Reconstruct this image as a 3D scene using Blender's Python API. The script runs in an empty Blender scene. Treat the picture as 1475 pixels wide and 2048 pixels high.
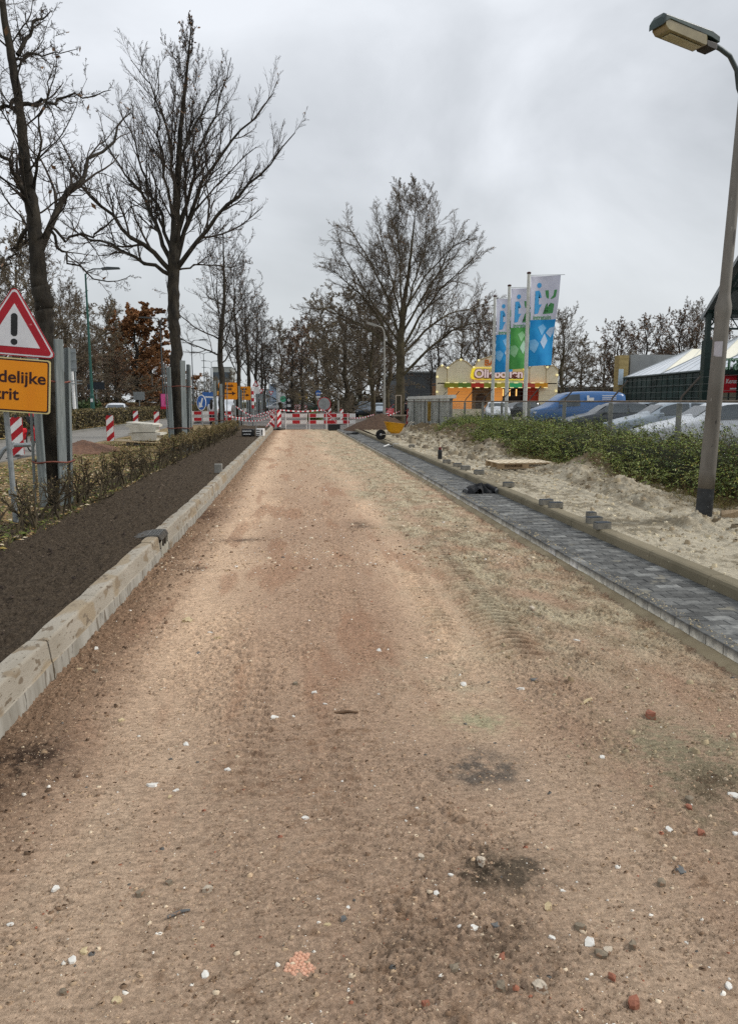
import bpy, math, random
import numpy as np
from math import radians as R, pi, sin, cos
from mathutils import Vector, Matrix
random.seed(7); rs = np.random.RandomState(11)
SC = bpy.context.scene; COL = SC.collection
# ---------------------------------------------------------------- camera
F = 1479.0; H = 1.6; PITCH = R(8.5); YAW = math.atan(147.5/F*cos(PITCH))
cd = bpy.data.cameras.new("camera"); cam = bpy.data.objects.new("camera", cd); COL.objects.link(cam)
cd.sensor_fit = 'VERTICAL'; cd.sensor_height = 24; cd.lens = 24*F/2048; cd.clip_start = .05; cd.clip_end = 3000
cam.location = (0, 0, H); cam.rotation_euler = (pi/2-PITCH, 0, -YAW); SC.camera = cam
# ---------------------------------------------------------------- world + sun (overcast)
W = bpy.data.worlds.new("World"); SC.world = W; W.use_nodes = True
nt = W.node_tree; nt.nodes.clear(); N = nt.nodes.new; L = nt.links.new
SUN_EL, SUN_AZ = R(42), R(92)
sky = N('ShaderNodeTexSky'); sky.sky_type = 'NISHITA'; sky.sun_disc = False; sky.sun_elevation = SUN_EL; sky.sun_rotation = SUN_AZ
sky.dust_density = 4; sky.air_density = 1.2
tc = N('ShaderNodeTexCoord'); mp = N('ShaderNodeMapping'); mp.inputs['Scale'].default_value = (1, 1, 1.5)
L(tc.outputs['Generated'], mp.inputs['Vector'])
n1 = N('ShaderNodeTexNoise'); n1.inputs['Scale'].default_value = 2.4; n1.inputs['Detail'].default_value = 7; n1.inputs['Roughness'].default_value = .5; n1.inputs['Distortion'].default_value = .35
L(mp.outputs[0], n1.inputs['Vector'])
cr = N('ShaderNodeValToRGB'); cr.color_ramp.elements[0].position = .34; cr.color_ramp.elements[0].color = (.47, .497, .53, 1)
cr.color_ramp.elements[1].position = .64; cr.color_ramp.elements[1].color = (.80, .832, .88, 1)
L(n1.outputs['Fac'], cr.inputs['Fac'])
# lighter towards the horizon, as overcast skies are under a broken far edge
sp = N('ShaderNodeSeparateXYZ'); L(tc.outputs['Generated'], sp.inputs[0])
mr = N('ShaderNodeMapRange'); mr.inputs['From Min'].default_value = .02; mr.inputs['From Max'].default_value = .3; mr.inputs['To Min'].default_value = 1; mr.inputs['To Max'].default_value = 0
L(sp.outputs['Z'], mr.inputs['Value'])
mh = N('ShaderNodeMix'); mh.data_type = 'RGBA'; mh.inputs['B'].default_value = (.60, .635, .645, 1)
mm = N('ShaderNodeMath'); mm.operation = 'MULTIPLY'; mm.inputs[1].default_value = .7; L(mr.outputs[0], mm.inputs[0]); L(mm.outputs[0], mh.inputs['Factor'])
L(cr.outputs[0], mh.inputs['A'])
bg1 = N('ShaderNodeBackground'); L(sky.outputs[0], bg1.inputs[0]); bg1.inputs[1].default_value = .05
bg2 = N('ShaderNodeBackground'); L(mh.outputs['Result'], bg2.inputs[0]); bg2.inputs[1].default_value = .87
mx = N('ShaderNodeMixShader'); mx.inputs[0].default_value = .88; L(bg1.outputs[0], mx.inputs[1]); L(bg2.outputs[0], mx.inputs[2])
wo = N('ShaderNodeOutputWorld'); L(mx.outputs[0], wo.inputs[0])
sd = bpy.data.lights.new("sun", 'SUN'); sd.energy = 1.5; sd.angle = R(12); sd.color = (1, .96, .9)
so = bpy.data.objects.new("sun", sd); COL.objects.link(so)
so.rotation_euler = (pi/2-SUN_EL, 0, -SUN_AZ+pi)   # light travels away from the sun's azimuth
SC.view_settings.view_transform = 'Standard'; SC.view_settings.look = 'None'; SC.view_settings.exposure = 0.48; SC.view_settings.gamma = 1
SC.cycles.max_bounces = 6; SC.cycles.use_denoising = False

# ---------------------------------------------------------------- photo pixel -> place in the world (for siting only)
def ray(px, py):
    cx = (px-737.5)/F; cy = (1024-py)/F
    fy = cos(PITCH)+cy*sin(PITCH); z = -sin(PITCH)+cy*cos(PITCH)
    return cx*cos(YAW)+fy*sin(YAW), -cx*sin(YAW)+fy*cos(YAW), z
def G(px, py, z=0.):
    d = ray(px, py); t = (z-H)/d[2]; return Vector((d[0]*t, d[1]*t, z))
def P(px, py, Y):
    d = ray(px, py); t = Y/d[1]; return Vector((d[0]*t, Y, H+d[2]*t))
# ---------------------------------------------------------------- noise
_T = rs.rand(256, 256)*2*pi; _GX, _GY = np.cos(_T), np.sin(_T)
def pn(x, y):
    x = np.asarray(x, float); y = np.asarray(y, float)
    xi = np.floor(x).astype(int); yi = np.floor(y).astype(int); fx = x-xi; fy = y-yi
    u = fx*fx*fx*(fx*(fx*6-15)+10); v = fy*fy*fy*(fy*(fy*6-15)+10)
    def g(i, j, a, b):
        i = i & 255; j = j & 255; return _GX[i, j]*a+_GY[i, j]*b
    return ((g(xi, yi, fx, fy)*(1-u)+g(xi+1, yi, fx-1, fy)*u)*(1-v)+(g(xi, yi+1, fx, fy-1)*(1-u)+g(xi+1, yi+1, fx-1, fy-1)*u)*v)*1.5
def fbm(x, y, o=4, r=.5):
    s = 0; a = 1; t = 0
    for k in range(o):
        s = s+a*pn(x*2**k+17.3*k, y*2**k+9.1*k); t += a; a *= r
    return s/t
_W = rs.rand(256, 256, 3)
def worley(x, y, dens=1.):   # crumb relief: domes on a jittered lattice; dens = share of the cells that hold a crumb
    xi = np.floor(x).astype(int); yi = np.floor(y).astype(int); best = np.zeros_like(x); bid = np.zeros_like(x)
    for i in (-1, 0, 1):
        for j in (-1, 0, 1):
            cx = xi+i; cy = yi+j; w = _W[cx & 255, cy & 255]; w2 = _W[(cx*7+3) & 255, (cy*5+11) & 255]
            r = .38+.34*w[..., 2]; ex = .75+.5*w2[..., 0]; a = w2[..., 1]*3.14; dx = x-cx-w[..., 0]; dy = y-cy-w[..., 1]
            u = (dx*np.cos(a)+dy*np.sin(a))/ex; v = (dy*np.cos(a)-dx*np.sin(a))*ex
            h = np.sqrt(np.clip(1-(u*u+v*v)/(r*r), 0, 1))*r*(w2[..., 2] < dens); k = h > best; best = np.where(k, h, best); bid = np.where(k, w[..., 2], bid)
    return best, bid
def sst(a, b, x): t = np.clip((x-a)/(b-a), 0, 1); return t*t*(3-2*t)
# ---------------------------------------------------------------- materials
def srgb(r, g, b):
    f = lambda c: (c/255/12.92 if c/255 <= .04045 else ((c/255+.055)/1.055)**2.4); return (f(r), f(g), f(b))
MATS = {}
def mat(name, c, c2=None, scale=8, rough=.75, bump=0, bscale=60, metal=0, detail=6, stretch=None, spec=.4, speck=None, c3=None, attr=None, trans=0, emit=None, estr=1, alpha=None, thr=(.35, .65), bdist=.01, grain=None):
    if name in MATS: return MATS[name]
    m = bpy.data.materials.new(name); m.use_nodes = True; t = m.node_tree; b = t.nodes['Principled BSDF']; N = t.nodes.new; L = t.links.new
    b.inputs['Roughness'].default_value = rough; b.inputs['Metallic'].default_value = metal; b.inputs['Specular IOR Level'].default_value = spec
    tc = N('ShaderNodeTexCoord'); vec = tc.outputs['Object']
    if stretch:
        mp = N('ShaderNodeMapping'); mp.inputs['Scale'].default_value = stretch; L(vec, mp.inputs[0]); vec = mp.outputs[0]
    out = None
    if attr:
        a = N('ShaderNodeAttribute'); a.attribute_name = attr; out = a.outputs['Color']
        if c2 is not None:
            n = N('ShaderNodeTexNoise'); n.inputs['Scale'].default_value = scale; n.inputs['Detail'].default_value = detail; n.inputs['Roughness'].default_value = .65; L(vec, n.inputs[0])
            r = N('ShaderNodeValToRGB'); r.color_ramp.elements[0].position = thr[0]; r.color_ramp.elements[1].position = thr[1]
            r.color_ramp.elements[0].color = (*c, 1); r.color_ramp.elements[1].color = (*c2, 1); L(n.outputs['Fac'], r.inputs[0])
            k = N('ShaderNodeMix'); k.data_type = 'RGBA'; k.blend_type = 'MULTIPLY'; k.inputs['Factor'].default_value = 1; L(out, k.inputs['A']); L(r.outputs[0], k.inputs['B']); out = k.outputs['Result']
    elif c2 is not None:
        n = N('ShaderNodeTexNoise'); n.inputs['Scale'].default_value = scale; n.inputs['Detail'].default_value = detail; n.inputs['Roughness'].default_value = .6; L(vec, n.inputs[0])
        r = N('ShaderNodeValToRGB'); r.color_ramp.elements[0].position = thr[0]; r.color_ramp.elements[1].position = thr[1]
        r.color_ramp.elements[0].color = (*c, 1); r.color_ramp.elements[1].color = (*c2, 1); L(n.outputs['Fac'], r.inputs[0]); out = r.outputs[0]
    if grain:   # light and dark crumb tones, crevice shade put into the colour: (scale, stretch, lo, hi)
        mp = N('ShaderNodeMapping'); mp.inputs['Scale'].default_value = grain[1]; L(tc.outputs['Object'], mp.inputs[0])
        n = N('ShaderNodeTexNoise'); n.inputs['Scale'].default_value = grain[0]; n.inputs['Detail'].default_value = 7; n.inputs['Roughness'].default_value = .75; L(mp.outputs[0], n.inputs[0])
        r = N('ShaderNodeMapRange'); r.inputs['From Min'].default_value = .38; r.inputs['From Max'].default_value = .60; r.inputs['To Min'].default_value = grain[2]; r.inputs['To Max'].default_value = grain[3]; L(n.outputs['Fac'], r.inputs[0])
        k = N('ShaderNodeMix'); k.data_type = 'RGBA'; k.blend_type = 'MULTIPLY'; k.inputs['Factor'].default_value = 1; L(out, k.inputs['A']); L(r.outputs[0], k.inputs['B']); out = k.outputs['Result']
    if speck:   # (scale, threshold, colour)
        for s_, th_, col_ in speck:
            v = N('ShaderNodeTexNoise'); v.inputs['Scale'].default_value = s_; v.inputs['Detail'].default_value = 2; L(vec, v.inputs[0])
            r = N('ShaderNodeMapRange'); r.inputs['From Min'].default_value = th_; r.inputs['From Max'].default_value = th_+.05; L(v.outputs['Fac'], r.inputs[0])
            k = N('ShaderNodeMix'); k.data_type = 'RGBA'; L(r.outputs[0], k.inputs['Factor']); k.inputs['B'].default_value = (*col_, 1)
            if out: L(out, k.inputs['A'])
            else: k.inputs['A'].default_value = (*c, 1)
            out = k.outputs['Result']
    if out: L(out, b.inputs['Base Color'])
    else: b.inputs['Base Color'].default_value = (*c, 1)
    if bump:
        n = N('ShaderNodeTexNoise'); n.inputs['Scale'].default_value = bscale; n.inputs['Detail'].default_value = 6; n.inputs['Roughness'].default_value = .7; L(vec, n.inputs[0])
        bp = N('ShaderNodeBump'); bp.inputs['Strength'].default_value = bump; bp.inputs['Distance'].default_value = bdist; L(n.outputs['Fac'], bp.inputs['Height']); L(bp.outputs[0], b.inputs['Normal'])
    if trans: b.inputs['Transmission Weight'].default_value = trans
    if emit: b.inputs['Emission Color'].default_value = (*emit, 1); b.inputs['Emission Strength'].default_value = estr
    if alpha is not None: b.inputs['Alpha'].default_value = alpha
    MATS[name] = m; return m
S = srgb
M_galv = mat('galvanised_steel', S(128, 134, 136), S(158, 163, 164), 30, .55, metal=.35, bump=.1)
M_greymetal = mat('grey_metal', S(110, 114, 114), S(134, 138, 138), 20, .6, bump=.1)
M_board = mat('grey_guard_board', S(104, 112, 112), S(140, 147, 146), 3, .8, stretch=(8, 8, .6), bump=.25, bscale=25)
M_band = mat('rusty_red_band', S(96, 52, 44), S(130, 76, 62), 30, .8)
M_bark = mat('dark_bark', S(32, 29, 25), S(66, 60, 50), 9, .95, stretch=(1, 1, .35), bump=1, bscale=22, bdist=.03)
M_twig = mat('dark_twig', S(50, 44, 39), S(80, 71, 62), 4, .95)
M_bark2 = mat('brown_green_bark', S(60, 52, 40), S(92, 84, 62), 1.5, .95, bump=.8, bscale=10, bdist=.04)
M_twig2 = mat('brown_twig', S(84, 74, 62), S(116, 104, 88), .6, .95)
M_leafbrown = mat('withered_leaf', S(112, 88, 68), S(146, 116, 90), 3, .8)
M_leaforange = mat('orange_leaf', S(104, 66, 36), S(160, 98, 48), .5, .8)
M_white = mat('white_paint', S(214, 214, 212), S(236, 236, 234), 6, .45)
M_red = mat('red_paint', S(165, 16, 28), S(186, 26, 38), 6, .4)
M_black = mat('black_plastic', S(24, 25, 26), S(42, 43, 44), 12, .5)
M_orange = mat('orange_sheet', S(238, 140, 4), S(246, 156, 16), 4, .4)
M_dkred = mat('dark_print', S(52, 14, 16), None, rough=.5)
M_glass = mat('dark_glass', S(30, 38, 42), S(44, 54, 58), 3, .06, spec=.8)
M_cglass = mat('car_glass', S(40, 50, 56), S(58, 68, 74), 2, .04, spec=1, metal=.15)
M_tyre = mat('tyre_rubber', S(22, 22, 23), S(34, 34, 35), 20, .85)
M_chrome = mat('rim_metal', S(160, 162, 166), S(186, 188, 190), 10, .3, metal=.8)
M_skin = mat('skin', S(190, 140, 115), None, rough=.6)
# ---------------------------------------------------------------- object helpers
def tag(o, label=None, cat=None, group=None, kind=None):
    if label: o['label'] = label
    if cat: o['category'] = cat
    if group: o['group'] = group
    if kind: o['kind'] = kind
    return o
def thing(name, label, cat, loc=(0, 0, 0), rz=0, group=None, rx=0, ry=0):
    o = bpy.data.objects.new(name, None); COL.objects.link(o); o.location = loc; o.rotation_euler = (rx, ry, rz); o.empty_display_size = .1
    return tag(o, label, cat, group)
def link(name, me, mats, parent=None, smooth=False):
    if not isinstance(mats, (list, tuple)): mats = [mats]
    for m in mats: me.materials.append(m)
    o = bpy.data.objects.new(name, me); COL.objects.link(o)
    if parent: o.parent = parent
    if smooth: me.polygons.foreach_set('use_smooth', np.ones(len(me.polygons), bool))
    return o
def npmesh(name, V, Fq, mi=None):
    me = bpy.data.meshes.new(name); V = np.asarray(V, np.float32); Fq = np.asarray(Fq, np.int32); k = Fq.shape[1]
    me.vertices.add(len(V)); me.vertices.foreach_set('co', V.ravel())
    me.loops.add(Fq.size); me.loops.foreach_set('vertex_index', Fq.ravel())
    me.polygons.add(len(Fq)); me.polygons.foreach_set('loop_start', np.arange(0, Fq.size, k, dtype=np.int32))
    if mi is not None: me.polygons.foreach_set('material_index', np.asarray(mi, np.int32))
    me.update(calc_edges=True); return me
class MB:
    def __init__(s): s.v = []; s.f = []; s.m = []
    def add(s, vs, fs, mi=0, T=None):
        n = len(s.v)
        for p in vs: s.v.append(tuple(T @ Vector(p)) if T is not None else tuple(p))
        for f in fs: s.f.append(tuple(i+n for i in f)); s.m.append(mi)
        return s
    def box(s, c, d, mi=0, rot=None, bev=0):
        x, y, z = [a/2 for a in d]; T = Matrix.Translation(c)
        if rot is not None: T = T @ (rot if isinstance(rot, Matrix) else Matrix.Rotation(rot, 4, 'Z'))
        if bev:
            b = min(bev, x*.9, y*.9, z*.9)
            vs = []
            for sx in (-1, 1):
                for sy in (-1, 1):
                    for sz in (-1, 1):
                        vs += [(sx*x, sy*(y-b), sz*(z-b)), (sx*(x-b), sy*y, sz*(z-b)), (sx*(x-b), sy*(y-b), sz*z)]
            idx = lambda a, b_, c_, k: ((a*2+b_)*2+c_)*3+k
            fs = []
            for a in (0, 1): fs.append([idx(a, 0, 0, 0), idx(a, 1, 0, 0), idx(a, 1, 1, 0), idx(a, 0, 1, 0)][::(1 if a else -1)])
            for a in (0, 1): fs.append([idx(0, a, 0, 1), idx(1, a, 0, 1), idx(1, a, 1, 1), idx(0, a, 1, 1)][::(-1 if a else 1)])
            for a in (0, 1): fs.append([idx(0, 0, a, 2), idx(1, 0, a, 2), idx(1, 1, a, 2), idx(0, 1, a, 2)][::(1 if a else -1)])
            for a in (0, 1):
                for b_ in (0, 1):
                    fs.append([idx(a, b_, 0, 0), idx(a, b_, 1, 0), idx(a, b_, 1, 1), idx(a, b_, 0, 1)])
                    fs.append([idx(a, 0, b_, 0), idx(a, 1, b_, 0), idx(a, 1, b_, 2), idx(a, 0, b_, 2)])
                    fs.append([idx(0, a, b_, 1), idx(1, a, b_, 1), idx(1, a, b_, 2), idx(0, a, b_, 2)])
            for a in (0, 1):
                for b_ in (0, 1):
                    for c_ in (0, 1): fs.append([idx(a, b_, c_, k) for k in range(3)])
            return s.add(vs, fs, mi, T)
        vs = [(sx*x, sy*y, sz*z) for sx in (-1, 1) for sy in (-1, 1) for sz in (-1, 1)]
        return s.add(vs, [(0, 1, 3, 2), (4, 6, 7, 5), (0, 4, 5, 1), (2, 3, 7, 6), (0, 2, 6, 4), (1, 5, 7, 3)], mi, T)
    def tube(s, pts, rad, k=8, mi=0, cap=True):
        pts = [Vector(p) for p in pts]; n = len(pts)
        if not hasattr(rad, '__len__'): rad = [rad]*n
        vs = []; pu = None
        for i, p in enumerate(pts):
            t = (pts[min(i+1, n-1)]-pts[max(i-1, 0)]).normalized()
            if pu is None: a = Vector((0, 0, 1)) if abs(t.z) < .9 else Vector((1, 0, 0)); u = t.cross(a).normalized()
            else: u = (pu-t*pu.dot(t)).normalized()
            pu = u; w = t.cross(u)
            for j in range(k):
                a = 2*pi*j/k; vs.append(p+(u*cos(a)+w*sin(a))*rad[i])
        fs = [(i*k+j, i*k+(j+1) % k, (i+1)*k+(j+1) % k, (i+1)*k+j) for i in range(n-1) for j in range(k)]
        if cap: fs += [tuple(range(k))[::-1], tuple((n-1)*k+j for j in range(k))]
        return s.add(vs, fs, mi)
    def lathe(s, prof, c=(0, 0, 0), k=16, mi=0, T=None):
        vs = [(r*cos(2*pi*j/k)+c[0], r*sin(2*pi*j/k)+c[1], z+c[2]) for r, z in prof for j in range(k)]; n = len(prof)
        fs = [(i*k+j, i*k+(j+1) % k, (i+1)*k+(j+1) % k, (i+1)*k+j) for i in range(n-1) for j in range(k)]
        fs += [tuple(range(k))[::-1], tuple((n-1)*k+j for j in range(k))]
        return s.add(vs, fs, mi, T)
    def prism(s, poly, y0, y1, mi=0, T=None):   # poly in x,z, extruded along y
        n = len(poly); vs = [(x, y0, z) for x, z in poly]+[(x, y1, z) for x, z in poly]
        fs = [(i, (i+1) % n, (i+1) % n+n, i+n) for i in range(n)]+[tuple(range(n))[::-1], tuple(range(n, 2*n))]
        return s.add(vs, fs, mi, T)
    def build(s, name, mats, parent=None, smooth=False, sub=0, bevel=0):
        me = bpy.data.meshes.new(name); me.from_pydata(s.v, [], s.f); me.polygons.foreach_set('material_index', s.m)
        import bmesh
        bm = bmesh.new(); bm.from_mesh(me); bmesh.ops.recalc_face_normals(bm, faces=bm.faces); bm.to_mesh(me); bm.free()
        o = link(name, me, mats, parent, smooth)
        if bevel: md = o.modifiers.new('b', 'BEVEL'); md.width = bevel; md.segments = 2; md.limit_method = 'ANGLE'
        if sub: md = o.modifiers.new('s', 'SUBSURF'); md.levels = sub; md.render_levels = sub
        return o
def copy_tree(o, parent=None):
    c = o.copy(); COL.objects.link(c)
    if parent: c.parent = parent
    for ch in list(o.children): copy_tree(ch, c)
    return c
def text(s, size, loc, m, parent, ext=.004, align='CENTER', bold=0., rot=None, sx=1., name='lettering'):
    cu = bpy.data.curves.new(name, 'FONT'); cu.body = s; cu.size = size; cu.extrude = ext; cu.align_x = align; cu.offset = bold; cu.space_line = .95
    t = bpy.data.objects.new(name, cu); COL.objects.link(t); bpy.context.view_layer.update()
    me = bpy.data.meshes.new_from_object(t.evaluated_get(bpy.context.evaluated_depsgraph_get())); COL.objects.unlink(t); bpy.data.objects.remove(t)
    T = Matrix.Translation(loc) @ (rot or Matrix.Identity(4)) @ Matrix.Rotation(pi/2, 4, 'X') @ Matrix.Diagonal((sx, 1, 1, 1)); me.transform(T)
    me.materials.clear(); return link(name, me, m, parent)
def disc(r, k=24, cx=0, cz=0, a0=0): return [(cx+r*cos(a0+2*pi*i/k), cz+r*sin(a0+2*pi*i/k)) for i in range(k)]
def setcol(me, name, C):
    a = me.color_attributes.new(name, 'FLOAT_COLOR', 'POINT'); C = np.concatenate([C, np.ones((len(C), 1))], 1).astype(np.float32); a.data.foreach_set('color', C.ravel())
def grid(xs, ys, zf):
    X, Y = np.meshgrid(xs, ys); Z = zf(X, Y); V = np.stack([X, Y, Z], -1).reshape(-1, 3); nx, ny = len(xs), len(ys)
    i = (np.arange(ny-1)[:, None]*nx+np.arange(nx-1)[None]).ravel(); return V, np.stack([i, i+1, i+nx+1, i+nx], 1), X, Y
# ================================================================ GROUND
def flat(name, x0, x1, y0, y1, z, m, n=1):
    V, Fq, _, _ = grid(np.linspace(x0, x1, n+1), np.linspace(y0, y1, n+1), lambda X, Y: 0*X+z)
    return tag(link(name, npmesh(name, V, Fq), m), kind='structure')
M_grass = mat('verge_grass', S(62, 72, 36), S(104, 98, 58), 3, .95, bump=1, bscale=30, bdist=.05, thr=(.3, .7))
M_asph = mat('asphalt', S(118, 115, 109), S(138, 134, 127), 1.2, .9, bump=.4, bscale=250, speck=[(300, .66, S(172, 172, 168)), (260, .68, S(84, 84, 84))])
M_asphd = mat('old_asphalt', S(96, 92, 88), S(120, 114, 108), .8, .9, bump=.4, bscale=200)
flat('ground', -900, 900, -60, 2400, -.14, M_grass)
flat('road', -11.05, -7.35, -20, 420, .045, M_asph)
flat('road', -19.4, -13.2, -20, 420, .045, M_asph)
flat('pavement', -7.2, 6.6, 43.2, 260, .012, M_asphd)
flat('car_park', 8.4, 70, 2, 130, .18, M_asphd)
# ---- dirt lane (real relief; colours are the soils lying there plus crumb shade put in as flecks)
def kx(Y): return np.interp(Y, [0, 3.5, 8, 11.6, 41, 60], [-1.46, -1.43, -1.38, -1.34, -1.25, -1.2])   # front of the left kerb
def rutmask(X, Y): return np.exp(-((X+.70+.05*np.sin(Y*.4))/.36)**2)+.8*np.exp(-((X-1.05+.08*np.sin(Y*.3+1))/.3)**2)
def sandmask(X, Y):
    e = 1.15+.35*fbm(X*.6+5, Y*.35, 3)*2
    a = sst(e-.25, e+.35, X+.25*fbm(X*3, Y*2, 3)+.13*fbm(X*11, Y*9, 2))*sst(3.3, 5.3, Y+.4*X-.6)
    far = sst(10, 22, Y)*sst(.3, 1.3, X+.8*fbm(X*1.2+9, Y*.3, 3))
    nr = np.exp(-(((X-.85)/.35)**2+((Y-4.2)/.5)**2))*.7*(fbm(X*7, Y*7, 3)*1.6+.5)
    return np.clip(np.maximum(np.maximum(a, far), nr), 0, 1)*np.clip(.78+1.5*fbm(X*2.2+31, Y*1.6+7, 4), .0, 1)
def tread(X, Y):   # tyre lugs pressed in the sand
    def band(cx0, sl, y0, y1, w):
        cx = cx0+sl*(Y-y0); d = (X-cx)/w; on = np.clip(1-d**4, 0, 1)*sst(y0, y0+.5, Y)*(1-sst(y1-.8, y1, Y))
        ph = (Y+.35*np.abs(X-cx))/.088*2*pi
        return on*(np.clip(np.sin(ph)*1.6, -1, 1))
    return 1.5*band(1.40, .03, 4.2, 8.4, .19)+.9*band(1.02, .03, 4.6, 7.4, .12)+.6*band(1.75, .02, 6, 11, .13)+.5*band(-.25, -.01, 2.6, 5.0, .15)+.4*band(.12, .0, 1.9, 4.2, .14)+.35*band(.42, .01, 5, 12, .13)+.3*band(-1.0, .0, 3, 9, .12)
def rough_of(X, Y):
    sm = sandmask(X, Y); rm = np.clip(rutmask(X, Y), 0, 1); r = np.clip(.30+.65*sm+.8*sst(0., .35, fbm(X*1.1+3, Y*.5+8, 3))-.42*rm+.5*fbm(X*2.6+7, Y*1.7+3, 3), .06, 1.2)
    r = np.maximum(r, .95*sst(.5, .1, X-kx(Y)+.15*fbm(X*3, Y*3, 2))); return np.maximum(r, .8*sst(2.0, 2.5, X+.2*fbm(X*2, Y*2, 2)))
def dirt_h(X, Y, ids=False):
    tb = np.clip(1-((X-1.32-.03*(Y-4.6))/.36)**4, 0, 1)*sst(4.0, 4.6, Y)*(1-sst(7.6, 8.4, Y))
    rough = rough_of(X, Y)*(1-.85*tb)*(.66+.34*sst(3.2, 5.5, Y)); rm = np.clip(rutmask(X, Y), 0, 1); sc = 1/np.clip(Y/6, 1, 3)
    z = .016*fbm(X*.9, Y*.35, 3)-.012*rm+(rough+.1)*(.016*fbm(X*7, Y*8, 4, .6)+.007*fbm(X*26, Y*26, 3, .6))
    an = fbm(X*6+3.3, Y*11+5, 3, .6); z += rough*.018*(np.minimum(np.abs(an)*5, 1)-.5)*sst(-.3, .25, fbm(X*1.7+9, Y*1.5, 3))
    sx, sy = X+.012*fbm(X*20, Y*20, 2), Y+.012*fbm(X*20+9, Y*20+5, 2); f1 = 34*sc; d1 = np.clip(rough*.8-.10, .0, .85)
    # crumbs: sizes stay near what the mesh can carry at that distance
    h1, i1 = worley(sx*46*np.sqrt(sc), sy*46*np.sqrt(sc), d1); z += h1*.012*(.4+.7*rough)*(1+.8*fbm(X*60, Y*60, 2))
    m2 = sst(9, 6, Y); 
    if m2.max() > 0: h2, i2 = worley(sx*98+5, sy*98+8, np.clip(rough*1.1+.10, 0, .95)); z += h2*.0075*m2*(.55+.6*rough)
    else: h2 = i2 = 0*X
    cv = fbm(X*9+70, Y*20+33, 3, .55); z -= (1-.5*tb)*.010*np.clip(1-np.abs(cv)/.035, 0, 1)*sst(.02, .22, fbm(X*3+1, Y*3.4, 3)+.15*rough); h3, i3 = worley(sx*19+2, sy*19+7, np.clip(rough*.24-.07, 0, .2)); z += h3*.020*(1+.9*fbm(X*40, Y*40, 2))
    z += .019*tread(X, Y)
    if ids: return z, np.where(h3 > 0, i3, np.where(h1 > 0, i1, np.where(h2 > 0, i2, .5))), (h1 > 0.02)
    return z
def rows(y0, y1, k, c):
    r = [y0]
    while r[-1] < y1: r.append(r[-1]*(1+k)+c)
    return np.array(r)
parts = []; cols_ = []; nv = 0; fs_ = []
def dirt_col(X, Y):
    def c(r, g, b): return np.array(srgb(r, g, b))
    sm = sandmask(X, Y)[..., None]; rm = np.clip(rutmask(X, Y), 0, 1)[..., None]
    n = fbm(X*1.3+2, Y*.6+2, 4)[..., None]; n2 = fbm(X*5+8, Y*4+2, 4)[..., None]; n3 = fbm(X*16+8, Y*18+2, 4, .7)[..., None]
    near = sst(4.8, 2.6, Y)[..., None]; far = sst(9, 20, Y)[..., None]
    base = c(168, 140, 117)*(1-near)+c(164, 139, 117)*near
    base = base*(1-far)+c(176, 150, 125)*far
    light = c(200, 171, 143)*(1-near)+c(180, 155, 131)*near
    base = base+(light-base)*np.clip(.95*rm+.6*n+.2*n2, 0, 1)
    dark = c(112, 88, 68); base = base+(dark-base)*np.clip((n3*1.6+n2*.9-.22)*(1.15-rm), 0, .75)  # noise flecks of moist soil, standing in for shade in the cavities
    red = c(148, 110, 86); base = base+(red-base)*np.clip(sst(.1, .5, fbm(X*2.5+40, Y*.5, 3))[..., None]*1.0, 0, .5)*(1-near*.7)
    edge = sst(.55, .08, (X-kx(Y))+.12*fbm(X*4, Y*4, 3))[..., None]; base = base+(c(118, 94, 74)-base)*edge*.8
    sand = c(182, 170, 143)+(c(128, 115, 93)-c(182, 170, 143))*np.clip(.45+n2*1.6+n3*1.2, 0, 1)
    base = base+(sand-base)*sm*.88
    re = sst(.35, .05, 2.62-X+.1*fbm(X*3, Y*3, 3))[..., None]; base = base+(c(126, 96, 74)-base)*re*.65*np.clip(.6+n2, 0, 1)
    for (px, py, rx, ry, k, col) in [(960, 1530, .17, .17, .7, (92, 84, 76)), (1030, 1740, .2, .12, .7, (84, 74, 62)), (940, 1745, .1, .10, .6, (66, 57, 46)), (720, 1050, .16, .35, .55, (92, 76, 62)), (960, 1440, .17, .12, .7, (160, 152, 122)), (480, 1078, .3, .16, .5, (96, 78, 66)), (380, 1136, .2, .14, .5, (90, 72, 60)), (415, 1030, .2, .5, .7, (80, 60, 48)), (10, 1530, .25, .25, .9, (60, 47, 38)), (1420, 1540, .35, .5, .7, (134, 126, 102)), (1470, 1600, .2, .3, .5, (84, 66, 52)), (560, 1540, .3, .35, .3, (116, 88, 68)), (960, 1900, .3, .12, .45, (96, 80, 66))]:
        g = G(px, py); d = np.exp(-(((X-g.x)/rx)**2+((Y-g.y)/ry)**2))[..., None]
        base = base+(c(*col)-base)*np.clip(d*(1+2.2*n2+2.4*n3)*k*1.1, 0, .92)
    return np.clip(base*(1+.12*n2+.22*n3), 0.01, .9)
for ys_g, dx in ((rows(.35, 4.6, .0015, .0012), .0048), (rows(4.55, 9, .0016, .0), .0075), (rows(8.9, 43.4, .0028, .0), .0125)):
    xs = np.arange(-1.85, 2.75, dx); Xg, Yg = np.meshgrid(xs, ys_g); Zg, idg, hg = dirt_h(Xg, Yg, True); Cg = dirt_col(Xg, Yg)*(1+.30*(idg-.5))[..., None]
    nx, ny = len(xs), len(ys_g); ii = (np.arange(ny-1)[:, None]*nx+np.arange(nx-1)[None]).ravel()+nv; fs_.append(np.stack([ii, ii+1, ii+nx+1, ii+nx], 1)); parts.append(np.stack([Xg, Yg, Zg], -1).reshape(-1, 3)); cols_.append(Cg.reshape(-1, 3)); nv += nx*ny
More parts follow.
